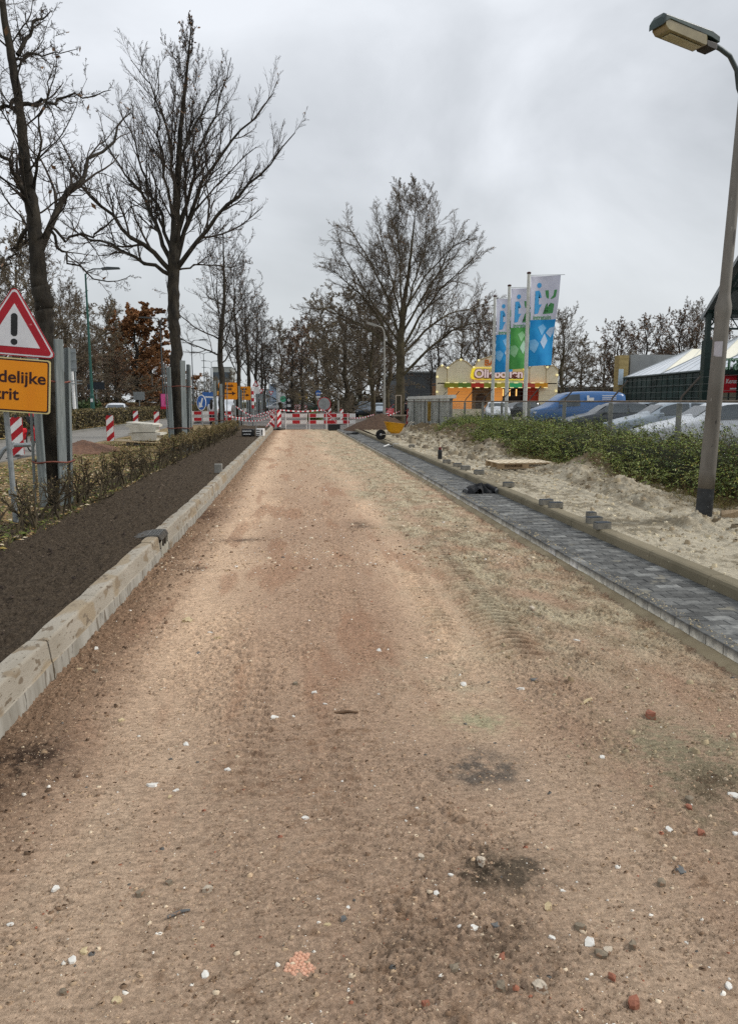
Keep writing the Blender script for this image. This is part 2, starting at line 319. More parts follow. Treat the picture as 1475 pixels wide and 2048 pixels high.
V = np.concatenate(parts); Fq = np.concatenate(fs_); C = np.concatenate(cols_)*np.array([1.11, 1.135, 1.155]); print('dirt verts', len(V))
me = npmesh('dirt_lane', V, Fq); setcol(me, 'soil', C)
M_dirt = mat('dirt', (.88, .86, .84), (1.22, 1.22, 1.22), 90, .95, attr='soil', bump=1, bscale=110, bdist=.014, detail=8, grain=(24, (1, 2.0, 1), .70, 1.16), thr=(.36, .62), spec=.15,
             speck=[(95, .68, S(222, 200, 170)), (150, .715, S(214, 200, 176)), (60, .70, S(88, 66, 48)), (34, .71, S(96, 74, 56)), (120, .74, S(186, 104, 70))])  # dark flecks and grain streaks put crumb shadow into the soil colour
tag(link('dirt_road', me, M_dirt, smooth=True), 'unpaved reddish brown lane between two kerbs', kind='structure')

def surf_z(x, y): return float(dirt_h(np.array([[x]]), np.array([[y]]))[0, 0])
# ---- soil bed on the left
def soil_h(X, Y):
    return .198+.02*fbm(X*1.5, Y*1.2, 3)+.040*fbm(X*11, Y*10, 4, .65)+worley(X*40, Y*40, .8+0*X)[0]*.016+worley(X*20+3, Y*20, .3+0*X)[0]*.03+.02*sst(-2.6, -3.1, X)
ys2 = list(np.arange(-1.5, 1.6, .02))+[1.6]
while ys2[-1] < 43.5: ys2.append(ys2[-1]*1.004+.002)
xs2 = np.arange(-3.3, -1.49, .016)
V, Fq, X, Y = grid(xs2, np.array(ys2), soil_h); V[:, 0] += np.interp(V[:, 1], [0, 41], [0, .1])
M_soil = mat('dark_soil', S(44, 37, 30), S(104, 92, 78), 42, .98, bump=1, bscale=70, bdist=.03, thr=(.25, .72), spec=.1)
tag(link('soil_bed', npmesh('soil_bed', V, Fq), M_soil, smooth=True), kind='structure')
# ---- verge with fallen leaves, left of the hedge
def verge_h(X, Y): return .20+.035*fbm(X*.7, Y*.5, 3)+.012*fbm(X*6, Y*6, 3)-.13*sst(-6.7, -7.4, X)
V, Fq, X, Y = grid(np.arange(-7.4, -2.9, .06), np.arange(-2, 46, .12), verge_h)
M_verge = mat('verge_earth', S(104, 92, 60), S(158, 134, 98), 2.2, .95, bump=1, bscale=25, bdist=.04, speck=[(9, .62, S(150, 122, 84)), (6, .64, S(84, 94, 40)), (24, .66, S(196, 176, 140))])
tag(link('verge', npmesh('verge', V, Fq), M_verge, smooth=True), kind='structure')
for (a, b) in ((-12.9, -11.2), (-26, -19.55)):
    V, Fq, X, Y = grid(np.linspace(a, b, 30), np.arange(-5, 240, .8), lambda X, Y: .12+.05*fbm(X, Y*.5, 3))
    tag(link('verge', npmesh('verge', V, Fq), M_grass, smooth=True), kind='structure')
# ---- sand strip on the right
MOUNDS = [(1190, 950, .45, .8, .26), (1160, 960, .3, .5, .15), (1235, 985, .3, .6, .14), (935, 880, .6, 1.4, .33), (905, 875, .5, 1, .28), (965, 885, .7, 1.2, .30), (1000, 905, .5, 1., .22), (870, 868, .5, 1.2, .28), (1300, 1010, .25, .7, .12), (1390, 1050, .25, .3, .10), (845, 862, .5, 1.2, .25), (980, 912, .25, .4, .12)]
def sand_h(X, Y):
    z = .185+.015*fbm(X*.8, Y*.5, 3)
    edge = sst(4.6, 5.3, X+.25*fbm(X*1+3, Y*.6, 3)); z = z+.10*edge*(1+.9*fbm(X*3, Y*3, 3))
    z = z+.014*np.sin((X-4.2+.06*np.sin(Y))*2*pi/.19)*np.exp(-((X-4.45)/.35)**2)*(1+fbm(X*0+1, Y*2, 2))
    rg = .35+.65*sst(-.2, .25, fbm(X*.9+3, Y*.8, 3))
    for (px, py, rx, ry, h) in MOUNDS:
        g = G(px, py, .2); z = z+1.1*h*np.exp(-(((X-g.x)/rx)**2+((Y-g.y)/ry)**2))*(1+.5*fbm(X*5, Y*5, 3)); rg = rg+1.0*np.exp(-(((X-g.x)/rx)**2+((Y-g.y)/ry)**2))
    an = fbm(X*4+3.3, Y*9+5, 3, .6); hw, _ = worley(X*17, Y*19, np.clip(rg*.5-.1, 0, .8)); hv, _ = worley(X*34+4, Y*34, np.clip(rg*.7, 0, .9)); return z+rg*(.022*fbm(X*6+8, Y*7, 4, .65)+.022*(np.minimum(np.abs(an)*4, 1)-.5)*sst(-.2, .2, fbm(X*1.3, Y*1.5, 2))+hw*.022+hv*.015)*sst(3.38, 3.6, X)
ys3 = list(np.arange(-1.5, 3.5, .02))+[3.5]
while ys3[-1] < 41: ys3.append(ys3[-1]*1.0033)
V, Fq, X, Y = grid(np.arange(3.40, 7.3, .014), np.array(ys3), sand_h)
def c_(r, g, b): return np.array(srgb(r, g, b))
n = fbm(X*1.2, Y*.8, 4)[..., None]; n2 = fbm(X*7, Y*6, 4)[..., None]
C = c_(182, 173, 153)+(c_(126, 117, 99)-c_(182, 173, 153))*np.clip(.38+1.9*n+1.7*n2, 0, 1)
mm_d = sum(np.exp(-(((X-G(px, py, .2).x)/(rx*1.1))**2+((Y-G(px, py, .2).y)/(ry*1.1))**2)) for px, py, rx, ry, h in MOUNDS)[..., None]; C = C+(c_(146, 134, 112)-C)*np.clip(mm_d*(.55+1.5*n2), 0, .85)
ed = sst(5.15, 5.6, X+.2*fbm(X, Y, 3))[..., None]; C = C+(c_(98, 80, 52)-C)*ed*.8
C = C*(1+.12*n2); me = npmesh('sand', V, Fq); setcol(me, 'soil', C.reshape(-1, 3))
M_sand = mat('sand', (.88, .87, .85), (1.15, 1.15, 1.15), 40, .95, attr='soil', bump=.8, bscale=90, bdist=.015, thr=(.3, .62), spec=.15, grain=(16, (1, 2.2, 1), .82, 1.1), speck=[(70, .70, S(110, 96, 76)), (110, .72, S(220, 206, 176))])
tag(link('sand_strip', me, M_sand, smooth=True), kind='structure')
V, Fq, X, Y = grid(np.arange(6.9, 8.6, .1), np.arange(1, 60, .2), lambda X, Y: .13+.03*fbm(X, Y, 3))
tag(link('verge', npmesh('verge', V, Fq), M_verge), kind='structure')
# ---- kerbs
M_conc = mat('kerb_concrete', S(140, 132, 117), S(170, 163, 150), 3.6, .9, stretch=(1, .45, 1), bump=.9, bscale=70, bdist=.006, speck=[(3.5, .55, S(150, 136, 114)), (9, .60, S(134, 120, 100)), (22, .63, S(116, 104, 88)), (70, .66, S(100, 90, 76)), (120, .68, S(104, 94, 78))], thr=(.25, .75))
M_kerblow = mat('kerb_foot', S(138, 133, 122), S(168, 164, 154), 6, .9, stretch=(1, 1.4, .3), bump=.6, bscale=60, bdist=.004, speck=[(9, .60, S(118, 110, 98)), (30, .66, S(84, 78, 70))])
M_concd = mat('kerb_front', S(150, 138, 118), S(186, 180, 166), 3, .9, stretch=(1, .5, 2.5), bump=.6, bscale=70, bdist=.004, speck=[(5, .62, S(132, 108, 80)), (20, .68, S(104, 94, 84))])
def kerbprof(w, h, r, batter=.02):   # x to the left of the front, z
    p = [(.012, -.1), (.0, .095), (-.005, .102)]
    for a in np.linspace(0, pi/2, 5): p.append((-batter-r+r*cos(a), h-r+r*sin(a)))
    p += [(-w*.6, h+.003), (-w+.012, h), (-w, h-.02), (-w, -.1)]
    return p
mbk = MB(); y = -.7; prof = kerbprof(.15, .238, .02)
rk = random.Random(3)
while y < 41.5:
    ln = 1.0; y1 = y+ln-.006
    if y < 7.9 < y1 or 8.35 < 0: pass
    segs = [(y, y1)]
    if y < 8.02 < y1: segs = [(y, 7.605)]
    dx = rk.uniform(-.004, .004); dz = rk.uniform(-.003, .003)
    for (a, b) in segs:
        k = 4; vs = []; fs = []; n = len(prof)
        for i in range(k+1):
            yy = a+(b-a)*i/k; x0 = float(kx(yy))+dx; ins = .006 if i in (0, k) else 0
            for (px_, pz_) in prof: vs.append((x0+px_-(ins if px_ > -.1 else -ins), yy, pz_+dz-(ins if pz_ > .2 else 0)))
        for i in range(k):
            for j in range(n-1): fs.append((i*n+j, i*n+j+1, (i+1)*n+j+1, (i+1)*n+j))
        fs += [tuple(range(n)), tuple(k*n+j for j in range(n))[::-1]]; m0 = len(mbk.m); mbk.add(vs, fs)
        for q_ in range(k): mbk.m[m0+q_*(n-1)] = 1
    y += ln
# short pieces closing up to the drain
for (a, b) in ((8.055, 8.295),):
    x0 = float(kx(8)); vs = [(x0+p[0], yy, p[1]) for yy in (a, b) for p in prof]; n = len(prof)
    mbk.add(vs, [(j, j+1, n+j+1, n+j) for j in range(n-1)]+[tuple(range(n)), tuple(n+j for j in range(n))[::-1]])
kb = mbk.build('kerb', [M_conc, M_kerblow]); tag(kb, 'long concrete kerb left of the dirt lane', kind='structure')
# ---- paver strip with footing and raised kerb on the right
PX0 = 2.63
def px_off(Y): return np.interp(Y, [0, 4, 20, 41], [0, 0, -.05, -.38])
mp_ = MB(); shade = []
def paver(cx, cy, lx, ly, ztop, h=.08):
    cx += float(px_off(cy)); dz = rk.uniform(-.002, .002); n0 = len(mp_.v)
    mp_.box((cx, cy, ztop-h/2+dz), (lx-.005, ly-.005, h), bev=.004)
    s = rk.choice([.62, .75, .9, 1, 1, 1.15, 1.35, 1.6]) if rk.random() < .9 else rk.uniform(1.6, 2.2)
    shade.extend([s]*(len(mp_.v)-n0))
y = -.4
while y < 40.5: paver(PX0+.05, y+.1, .1, .2, .105); y += .2
y = -.4; r_ = 0
while y < 40.5:
    off = (0, .1, .15, .05)[r_ % 4] if False else (.0 if r_ % 2 == 0 else .1)
    x = PX0+.1
    if off: paver(x+.05, y+.05, .1, .1, .1); x += .1
    while x < PX0+.69:
        l = min(.2, PX0+.7-x); paver(x+l/2, y+.05, l, .1, .1); x += l
    y += .1; r_ += 1
me = bpy.data.meshes.new('pavers'); me.from_pydata(mp_.v, [], mp_.f)
s_ = np.array(shade)[:, None]; base_ = np.array(srgb(90, 91, 90)); Cc = base_*s_
Vv = np.array(mp_.v); side = (Vv[:, 0] < PX0+px_off(Vv[:, 1])+.006) & (Vv[:, 2] < .099)
Cc[side] = np.array(srgb(236, 234, 224))*np.clip(.5+s_[side]*.45, 0, 1.2); setcol(me, 'soil', np.clip(Cc, 0, .9))
M_pav = mat('block_paver', (.6, .6, .6), (1.35, 1.33, 1.28), 14, .8, attr='soil', bump=.5, bscale=180, bdist=.003, speck=[(90, .70, S(140, 140, 134)), (4.5, .655, S(122, 118, 106))])
tag(link('pavement', me, M_pav), 'narrow strip of dark grey block pavers', kind='structure')
M_mort = mat('footing_concrete', S(136, 122, 96), S(162, 148, 120), 4, .95, bump=.8, bscale=50, bdist=.008)
def strip(name, pts, m, y0=-.4, y1=41, wob=0.0, lab=None, dy=.1):
    ys_ = np.arange(y0, y1, dy); V = []; n = len(pts)
    for yy in ys_:
        for i, (x, z) in enumerate(pts): V.append((x+float(px_off(yy))+wob*float(fbm(np.array([yy*3.]), np.array([i*.7]), 3)[0]), yy, z+.5*wob*float(fbm(np.array([yy*5.+9]), np.array([i*.7]), 3)[0])))
    Fs = [(a*n+j, a*n+j+1, (a+1)*n+j+1, (a+1)*n+j) for a in range(len(ys_)-1) for j in range(n-1)]
    return tag(link(name, npmesh(name, V, Fs), m, smooth=False), lab, kind='structure')
strip('footing', [(PX0-.10, -.03), (PX0-.055, .022), (PX0-.012, .034), (PX0+.003, .036), (PX0+.02, .0)], M_mort, wob=.022, lab='rough mortar lip along the pavers')
strip('paving_bed', [(PX0+.012, .05), (PX0+.05, .088), (PX0+.69, .086), (PX0+.72, .02)], mat('joint_sand', S(70, 66, 58), S(96, 90, 78), 30, .95))
M_kr = mat('raised_kerb', S(112, 104, 84), S(134, 124, 102), 3, .9, stretch=(1, .5, 1), bump=.6, bscale=80, bdist=.004, speck=[(30, .70, S(170, 160, 136))])
kx0 = PX0+.705
for a in range(39):
    y0 = -.4+a; pts = [(kx0-.008, .05), (kx0, .17), (kx0+.012, .192), (kx0+.035, .20), (kx0+.14, .202), (kx0+.15, .15)]
    if a == 0: mk_ = MB()
    n = len(pts); vs = [(x+float(px_off(yy)), yy, z) for yy in (y0, y0+.995) for x, z in pts]
    mk_.add(vs, [(j, j+1, n+j+1, n+j) for j in range(n-1)]+[tuple(range(n)), tuple(n+j for j in range(n))[::-1]])
tag(mk_.build('kerb', M_kr), 'raised concrete kerb between pavers and sand', kind='structure')
# road kerbs of the carriageways
mbk2 = MB()
for x in (-7.3, -11.12, -13.1, -19.48): mbk2.box((x, 150, .06), (.12, 340, .16))
tag(mbk2.build('kerb', mat('road_kerb', S(120, 118, 112), S(140, 138, 132), 2, .9)), kind='structure')
# soil heap at the end
def heap_h(X, Y):
    d = np.sqrt(((X-4.5)/2.1)**2+((Y-39.2)/2.6)**2); return .02+.95*np.clip(1-d, 0, 1)**.85*(1+.10*fbm(X*2, Y*2, 3))+.04*fbm(X*6, Y*6, 3)-.1*sst(.9, 1.1, d)
V, Fq, X, Y = grid(np.arange(2.2, 7.0, .05), np.arange(36.4, 42.4, .05), heap_h)
tag(link('soil_heap', npmesh('soil_heap', V, Fq), mat('heap_soil', S(68, 50, 38), S(98, 76, 58), 12, .95, bump=1, bscale=30, bdist=.04), smooth=True), 'conical heap of brown soil behind the yellow wheelbarrow', 'soil heap')
def heap2(X, Y):
    d = np.sqrt(((X+5.95)/1.1)**2+((Y-21.5)/1.9)**2); return .15+.38*np.clip(1-d, 0, 1)**.8*(1+.2*fbm(X*2, Y*2, 3))+.02*fbm(X*7, Y*7, 3)-.1*sst(.9, 1.1, d)
V, Fq, X, Y = grid(np.arange(-7.3, -4.6, .05), np.arange(19.4, 23.7, .05), heap2)
tag(link('soil_heap', npmesh('soil_heap', V, Fq), mat('red_earth', S(98, 70, 54), S(132, 100, 80), 9, .95, bump=1, bscale=30, bdist=.04), smooth=True), 'low heap of reddish earth on the verge beside the road', 'soil heap')
# ================================================================ loose bits
def shard_mesh(r, flat_=.35, k=7, seed=0):
    q = random.Random(seed); pts = []
    for i in range(k):
        a = 2*pi*i/k+q.uniform(-.3, .3); rr = r*q.uniform(.6, 1.1); pts.append((rr*cos(a), rr*sin(a)*.75))
    m = MB(); h = r*flat_; vs = [(x, y, -h*.4) for x, y in pts]+[(x*.9+q.uniform(-.05, .05)*r, y*.9, h*q.uniform(.5, 1)) for x, y in pts]+[(0, 0, h*.95)]
    fs = [(i, (i+1) % k, (i+1) % k+k, i+k) for i in range(k)]+[(i+k, (i+1) % k+k, 2*k) for i in range(k)]
    return m.add(vs, fs)
M_shw = mat('white_ceramic', S(206, 202, 192), S(232, 230, 224), 20, .5, speck=[(60, .62, S(160, 136, 112))])
M_shc = mat('cream_stone', S(176, 156, 118), S(214, 198, 160), 25, .8, bump=.4, speck=[(60, 0.56, S(142, 116, 94))])
M_shb = mat('red_brick', S(142, 90, 70), S(160, 106, 84), 25, .9, bump=.5, speck=[(60, 0.56, S(142, 116, 94))])
M_shg = mat('grey_stone', S(116, 104, 88), S(150, 138, 118), 25, .85, bump=.6, speck=[(60, 0.56, S(142, 116, 94))])
M_shs = mat('slate', S(84, 86, 86), S(110, 110, 108), 20, .6, speck=[(60, 0.56, S(142, 116, 94))])
M_shp = mat('pale_stone', S(180, 166, 146), S(206, 194, 176), 20, .8, bump=.5, speck=[(60, 0.56, S(142, 116, 94))])
BITS = [ # photo px, size m, material, name, category, label
 (549, 1437, .055, M_shw, 'shard', 'broad white shard lying alone in the middle of the dirt lane'),
 (587, 1434, .02, M_shw, 'shard', 'tiny white chip right beside the broad white shard'),
 (305, 1565, .05, M_shw, 'shard', 'long white shard in the left wheel track, topmost of a small cluster'),
 (352, 1577, .022, M_shw, 'shard', 'small rounded white chip right of the long white shard'),
 (341, 1589, .024, M_shc, 'shard', 'small cream chip just below the long white shard'),
 (455, 1541, .028, M_shw, 'shard', 'pointed white shard near the dark rough patch of dirt'),
 (610, 1634, .026, M_shw, 'shard', 'small five-sided white shard in the middle of the lane'),
 (684, 1561, .015, M_shw, 'shard', 'tiny white chip above the five-sided shard'),
 (372, 1485, .035, M_shw, 'shard', 'flat white shard above the cluster in the left track'),
 (435, 1278, .05, M_shc, 'shard', 'long pale sliver far up the left wheel track'),
 (420, 1264, .04, M_shw, 'shard', 'thin white sliver next to the pale sliver up the track'),
 (757, 1302, .045, M_shw, 'shard', 'white shard in the centre of the lane beyond the twigs'),
 (410, 1947, .026, M_shw, 'shard', 'bright white pebble-like shard near the bottom edge left of the honeycomb tile'),
 (145, 1917, .034, M_shw, 'shard', 'narrow white shard touching the yellowish stone at lower left'),
 (168, 1898, .03, M_shc, 'stone', 'yellowish flat stone touching the narrow white shard'),
 (236, 1998, .036, M_shc, 'stone', 'cream oval stone at the lower left edge of the dirt'),
 (126, 1982, .022, M_shg, 'stone', 'grey knobbly pebble left of the cream oval stone'),
 (112, 1772, .028, M_shw, 'shard', 'white crumbly shard on the far left of the dirt'),
 (20, 1846, .02, M_shw, 'shard', 'small white shard at the left edge of the picture'),
 (416, 1779, .03, M_shp, 'stone', 'pale triangular stone with ribbed face'),
 (281, 1785, .03, M_shg, 'stone', 'round grey stone half sunk in the dirt'),
 (338, 1764, .026, M_shg, 'stone', 'dark round stone up and right of the sunken grey stone'),
 (655, 1849, .022, M_shc, 'shard', 'small yellow-cream shard above the honeycomb tile'),
 (686, 1838, .028, M_shs, 'stone', 'flat dark slate piece right of the yellow-cream shard'),
 (696, 1818, .012, M_shw, 'shard', 'tiny white chip above the dark slate piece'),
 (946, 1866, .026, M_shw, 'shard', 'white oblong shard, lower of the pair below the dark stain'),
 (918, 1857, .018, M_shw, 'shard', 'small square white chip, left of the pair below the dark stain'),
 (962, 1729, .04, M_shp, 'stone', 'pinkish white stone on top of the dark stain'),
 (871, 1795, .026, M_shw, 'shard', 'white curved shard at the left rim of the dark stain'),
 (900, 1758, .018, M_shw, 'shard', 'thin white chip touching the left rim of the dark stain'),
 (842, 1720, .026, M_shp, 'stone', 'pale pebble left of the dark stain'),
 (1124, 1781, .02, M_shw, 'shard', 'ring-like white chip at the right rim of the dark stain'),
 (1104, 1875, .022, M_shw, 'shard', 'smooth white oval shard between two brown stones'),
 (1177, 1886, .04, M_shw, 'shard', 'long white shard with dark marks, lower right of the lane'),
 (1214, 1902, .03, M_shp, 'shard', 'pale grey sliver right of the long marked shard'),
 (1200, 1910, .034, M_shg, 'stone', 'brown angular stone just below the pale grey sliver'),
 (1158, 1857, .032, M_shg, 'stone', 'brown rounded stone above the long marked shard'),
 (1263, 1892, .034, M_shg, 'stone', 'dark brown clod right of the pale grey sliver'),
 (1081, 1983, .045, M_shp, 'stone', 'large pale angular stone near the bottom edge'),
 (1002, 1982, .032, M_shg, 'stone', 'smooth grey-brown stone left of the large pale stone'),
 (908, 1943, .04, M_shg, 'stone', 'brown stone set in a small hollow of the dirt'),
 (1268, 2009, .04, M_shb, 'brick', 'bright red brick fragment at the bottom right'),
 (1222, 1955, .034, M_shb, 'brick', 'dull red brick fragment above the bright red one'),
 (1003, 1924, .022, M_shb, 'brick', 'small orange-red brick crumb right of the hollow stone'),
 (850, 2015, .02, M_shb, 'brick', 'orange brick crumb near the bottom edge'),
 (1455, 1969, .026, M_shw, 'shard', 'white four-sided shard at the lower right edge'),
 (1465, 1590, .05, M_shw, 'shard', 'white lump at the right edge beside the grey clods'),
 (1470, 1666, .035, M_shw, 'shard', 'white shard at the right edge below the white lump'),
 (1377, 1600, .05, M_shg, 'stone', 'grey flat stone at the foot of the grey clods'),
 (1376, 1618, .03, M_shb, 'brick', 'small orange brick piece under the grey flat stone'),
 (1400, 1668, .035, M_shb, 'brick', 'dark red round brick lump right of the lane'),
 (1360, 1742, .045, M_shs, 'stone', 'flat blue-grey slate piece on the right of the lane'),
 (1320, 1768, .04, M_shg, 'stone', 'angular grey stone left of the blue-grey slate'),
 (1094, 1814, .036, M_shc, 'stone', 'tan square stone at the lower right rim of the dark stain'),
 (1203, 1515, .03, M_shw, 'shard', 'white shard between the lane centre and the grey clods'),
 (1336, 1660, .03, M_shw, 'shard', 'thin white shard left of the dark red brick lump'),
 (1299, 1435, .07, M_shb, 'brick', 'brown-red brick half buried on the right of the lane'),
 (1064, 1222, .06, M_shp, 'stone', 'pale stone beside the tyre tread prints'),
 (1152, 1280, .05, M_shw, 'shard', 'small white shard right of the tyre tread prints'),
 (1067, 1361, .05, M_shs, 'stone', 'dark thin slate piece below the tyre tread prints'),
 (926, 1366, .05, M_shw, 'shard', 'white shard in the middle right of the lane'),
 (1040, 1376, .05, M_shw, 'shard', 'white splintered shard left of the slate piece'),
 (378, 1240, .09, M_shc, 'stone', 'flat pale yellow stone up the left wheel track'),
 (397, 1302, .045, M_shs, 'stone', 'dark flat stone in the left wheel track'),
 (243, 1437, .035, M_shc, 'shard', 'pale crumb halfway between kerb and lane centre'),
 (191, 1342, .045, M_shg, 'stone', 'grey lumpy stone close to the left kerb'),
 (161, 1338, .045, M_shc, 'shard', 'pink-white crumb close to the left kerb'),
 (193, 1300, .04, M_shw, 'shard', 'small white shard closest to the left kerb'),
 (590, 1369, .04, M_shg, 'stone', 'dark little clod in the middle distance of the lane'),
 (629, 1385, .04, M_shw, 'shard', 'white shard just beyond the dark little clod'),
 (650, 1408, .035, M_shw, 'shard', 'white chip beside the wooden stick'),
 (990, 1853, .03, M_shs, 'stone', 'blue-grey flat stone right of the white oblong shard'),
]
for i, (px, py, r, m, cat, lab) in enumerate(BITS):
    g = G(px, py); z = surf_z(g.x, g.y); fl = .3 if m in (M_shw, M_shc, M_shs) else .75
    r2 = r*(.62 if r > .03 else .7)
    o = shard_mesh(r2, fl, random.Random(i).choice([5, 6, 7, 8]), i).build({'shard': 'shard', 'stone': 'stone', 'brick': 'brick_fragment'}[cat], m)
    o.location = (g.x, g.y, z+r2*fl*.05); o.rotation_euler = (random.uniform(-.2, .2), random.uniform(-.2, .2), random.uniform(0, 6)); tag(o, lab, cat, 'loose shards and stones on the dirt lane')
# honeycomb tile piece
g = G(599, 1931); m = MB(); rr = random.Random(5)
for a in range(-4, 5):
    for b in range(-4, 5):
        x = (a+(b % 2)*.5)*.0125; y = b*.0112
        if (x/.040)**2+(y/.052)**2+.35*sin(3*math.atan2(y, x)+1) < 1+rr.uniform(-.25, .1): m.lathe([(.0074, -.004), (.0072, .0005), (.0052, .0028), (.0018, .0036)], (x+rr.uniform(-.001, .001), y, rr.uniform(-.0015, .001)), 6)
m.box((0, 0, -.002), (.050, .066, .005))
o = m.build('honeycomb_tile', mat('salmon_tile', S(196, 146, 118), S(220, 174, 148), 60, .85, bump=.5, speck=[(70, .6, S(168, 130, 104))])); o.location = (g.x, g.y, surf_z(g.x, g.y)+.006); o.rotation_euler = (.05, .03, .2)
tag(o, 'salmon pink fragment of knobbly honeycomb tile lying on the dirt', 'tile')
# sticks
for (a, b, r, col, lab) in [((92, 1848), (118, 1820), .002, M_shg, 'thin grey twig on the dirt at lower left'), ((668, 1427), (716, 1428), .007, mat('wet_wood', S(96, 74, 54), S(124, 98, 74), 30), 'short brown wooden stick, lying flat in the middle of the lane'), ((1162, 1410), (1182, 1400), .008, M_shc, 'light wooden splinter on the right side of the lane'), ((335, 1835), (380, 1820), .005, M_shs, 'dark curled root in the foreground dirt')]:
    p, q = G(*a), G(*b); p.z = surf_z(p.x, p.y)+r; q.z = surf_z(q.x, q.y)+r; mid = (p+q)/2+Vector((.005, .004, .004))
    tag(MB().tube([p, mid, q], [r, r*1.1, r*.7], 6).build('stick', col), lab, 'stick')
# gravel, countless
def scatter(name, n, xr, yf, zf, rad, cols, seed, kind='stuff', label=None, flat_=.4, k=5):
    q = np.random.RandomState(seed); X = q.uniform(*xr, n); Y = yf(q, n); Z = zf(X, Y); r = rad(q, n)
    V = np.zeros((n, 2*k, 3)); a = np.linspace(0, 2*pi, k, endpoint=False)[None]+q.uniform(0, 6, (n, 1)); rr = r[:, None]*q.uniform(.55, 1.15, (n, k))
    V[:, :k, 0] = X[:, None]+rr*np.cos(a); V[:, :k, 1] = Y[:, None]+rr*np.sin(a)*.8; V[:, :k, 2] = Z[:, None]-r[:, None]*.2
    V[:, k:, 0] = X[:, None]+.75*rr*np.cos(a); V[:, k:, 1] = Y[:, None]+.6*rr*np.sin(a); V[:, k:, 2] = Z[:, None]+r[:, None]*flat_*q.uniform(.5, 1.2, (n, k))
    b = (np.arange(n)*2*k)[:, None]; F4 = []; 
    for j in range(k): F4.append(np.stack([b[:, 0]+j, b[:, 0]+(j+1) % k, b[:, 0]+(j+1) % k+k, b[:, 0]+j+k], 1))
    F4.append(np.stack([b[:, 0]+k, b[:, 0]+k+1, b[:, 0]+k+2, b[:, 0]+k+3], 1)); F4.append(np.stack([b[:, 0]+k, b[:, 0]+k+3, b[:, 0]+k+4, b[:, 0]+k+4], 1)[:, :4])
    Fq = np.concatenate(F4[:-1]); me = npmesh(name, V.reshape(-1, 3), Fq)
    ci = q.choice(len(cols), n, p=[c[1] for c in cols]); C = np.array([srgb(*c[0]) for c in cols])[ci]*q.uniform(.8, 1.15, (n, 1)); setcol(me, 'soil', np.repeat(C, 2*k, 0))
    o = link(name, me, mat('loose_bits', (.85, .85, .85), (1.1, 1.1, 1.1), 40, .9, attr='soil'), smooth=False); tag(o, label, kind=kind); return o
dz = lambda X, Y: dirt_h(X[None], Y[None])[0]
GC = [((166, 140, 114), .30), ((126, 102, 80), .22), ((188, 162, 132), .25), ((216, 196, 168), .14), ((234, 228, 216), .04), ((160, 104, 80), .03), ((100, 98, 94), .02)]
scatter('gravel', 34000, (-1.4, 2.6), lambda q, n: 1.3+8*q.power(.75, n)**1.5, dz, lambda q, n: np.minimum(.0024*(q.pareto(2.3, n)+1), .013), GC, 1, label='small stones and crumbs strewn over the dirt lane')
scatter('gravel', 15000, (-1.35, 2.55), lambda q, n: 7+28*q.rand(n)**1.6, dz, lambda q, n: np.minimum(.0045*(q.pareto(2.3, n)+1), .028), [((150, 120, 94), .30), ((112, 88, 68), .2), ((190, 162, 130), .22), ((228, 212, 186), .18), ((240, 232, 220), .07), ((88, 84, 80), .03)], 2, label='stones strewn over the farther dirt lane')
def band_clods(q, n): return 3+34*q.rand(n)**1.5
scatter('soil_clods', 1800, (1.2, 2.55), band_clods, dz, lambda q, n: np.minimum(.0055*(q.pareto(2.6, n)+1), .026), [((168, 152, 122), .5), ((146, 126, 98), .25), ((196, 182, 150), .25)], 3, label='grey sand clods along the right edge of the lane', flat_=.8)
scatter('soil_clods', 1500, (-1.38, -.95), lambda q, n: 2.5+30*q.rand(n)**1.5, dz, lambda q, n: np.minimum(.005*(q.pareto(2.3, n)+1), .022), [((122, 98, 78), .5), ((100, 80, 62), .3), ((166, 140, 112), .2)], 4, label='dark crumbs along the left kerb', flat_=.7)
scatter('sand_clods', 8000, (3.5, 5.9), lambda q, n: 4+34*q.rand(n)**1.4, lambda X, Y: sand_h(X[None], Y[None])[0], lambda q, n: np.minimum(.007*(q.pareto(2.2, n)+1), .045), [((196, 182, 152), .5), ((160, 144, 118), .3), ((216, 204, 176), .2)], 5, label='sand clods on the bare strip', flat_=.7)
scatter('soil_clods', 3000, (-3.1, -1.72), lambda q, n: 2.5+30*q.rand(n)**1.6, lambda X, Y: soil_h(X[None], Y[None])[0], lambda q, n: np.minimum(.006*(q.pareto(2.6, n)+1), .022), [((52, 42, 35), .6), ((70, 58, 49), .3), ((120, 106, 92), .1)], 6, label='dark clods on the soil bed', flat_=.7)
scatter('rubble', 420, (3.9, 6.3), lambda q, n: 17+16*q.rand(n), lambda X, Y: sand_h(X[None], Y[None])[0], lambda q, n: np.minimum(.03*(q.pareto(1.8, n)+1), .17), [((150, 138, 116), .5), ((120, 108, 90), .3), ((176, 166, 146), .2)], 55, label='broken lumps of caked sand and rubble near the wheelbarrow', flat_=.8, k=6)
scatter('rubble', 300, (4.6, 5.5), lambda q, n: 7+14*q.rand(n), lambda X, Y: sand_h(X[None], Y[None])[0], lambda q, n: np.minimum(.018*(q.pareto(2.2, n)+1), .08), [((160, 146, 120), .6), ((124, 110, 88), .4)], 56, label='rubble along the foot of the bramble hedge', flat_=.7, k=6)
# sand spilled on pavers edge
scatter('sand_crumbs', 1800, (PX0, PX0+.12), lambda q, n: 2.8+16*q.rand(n)**1.8, lambda X, Y: 0*X+.107, lambda q, n: np.minimum(.003*(q.pareto(2.4, n)+1), .012), [((190, 176, 146), .7), ((150, 140, 120), .3)], 8, label='sand crumbs on the outer pavers', flat_=.5)
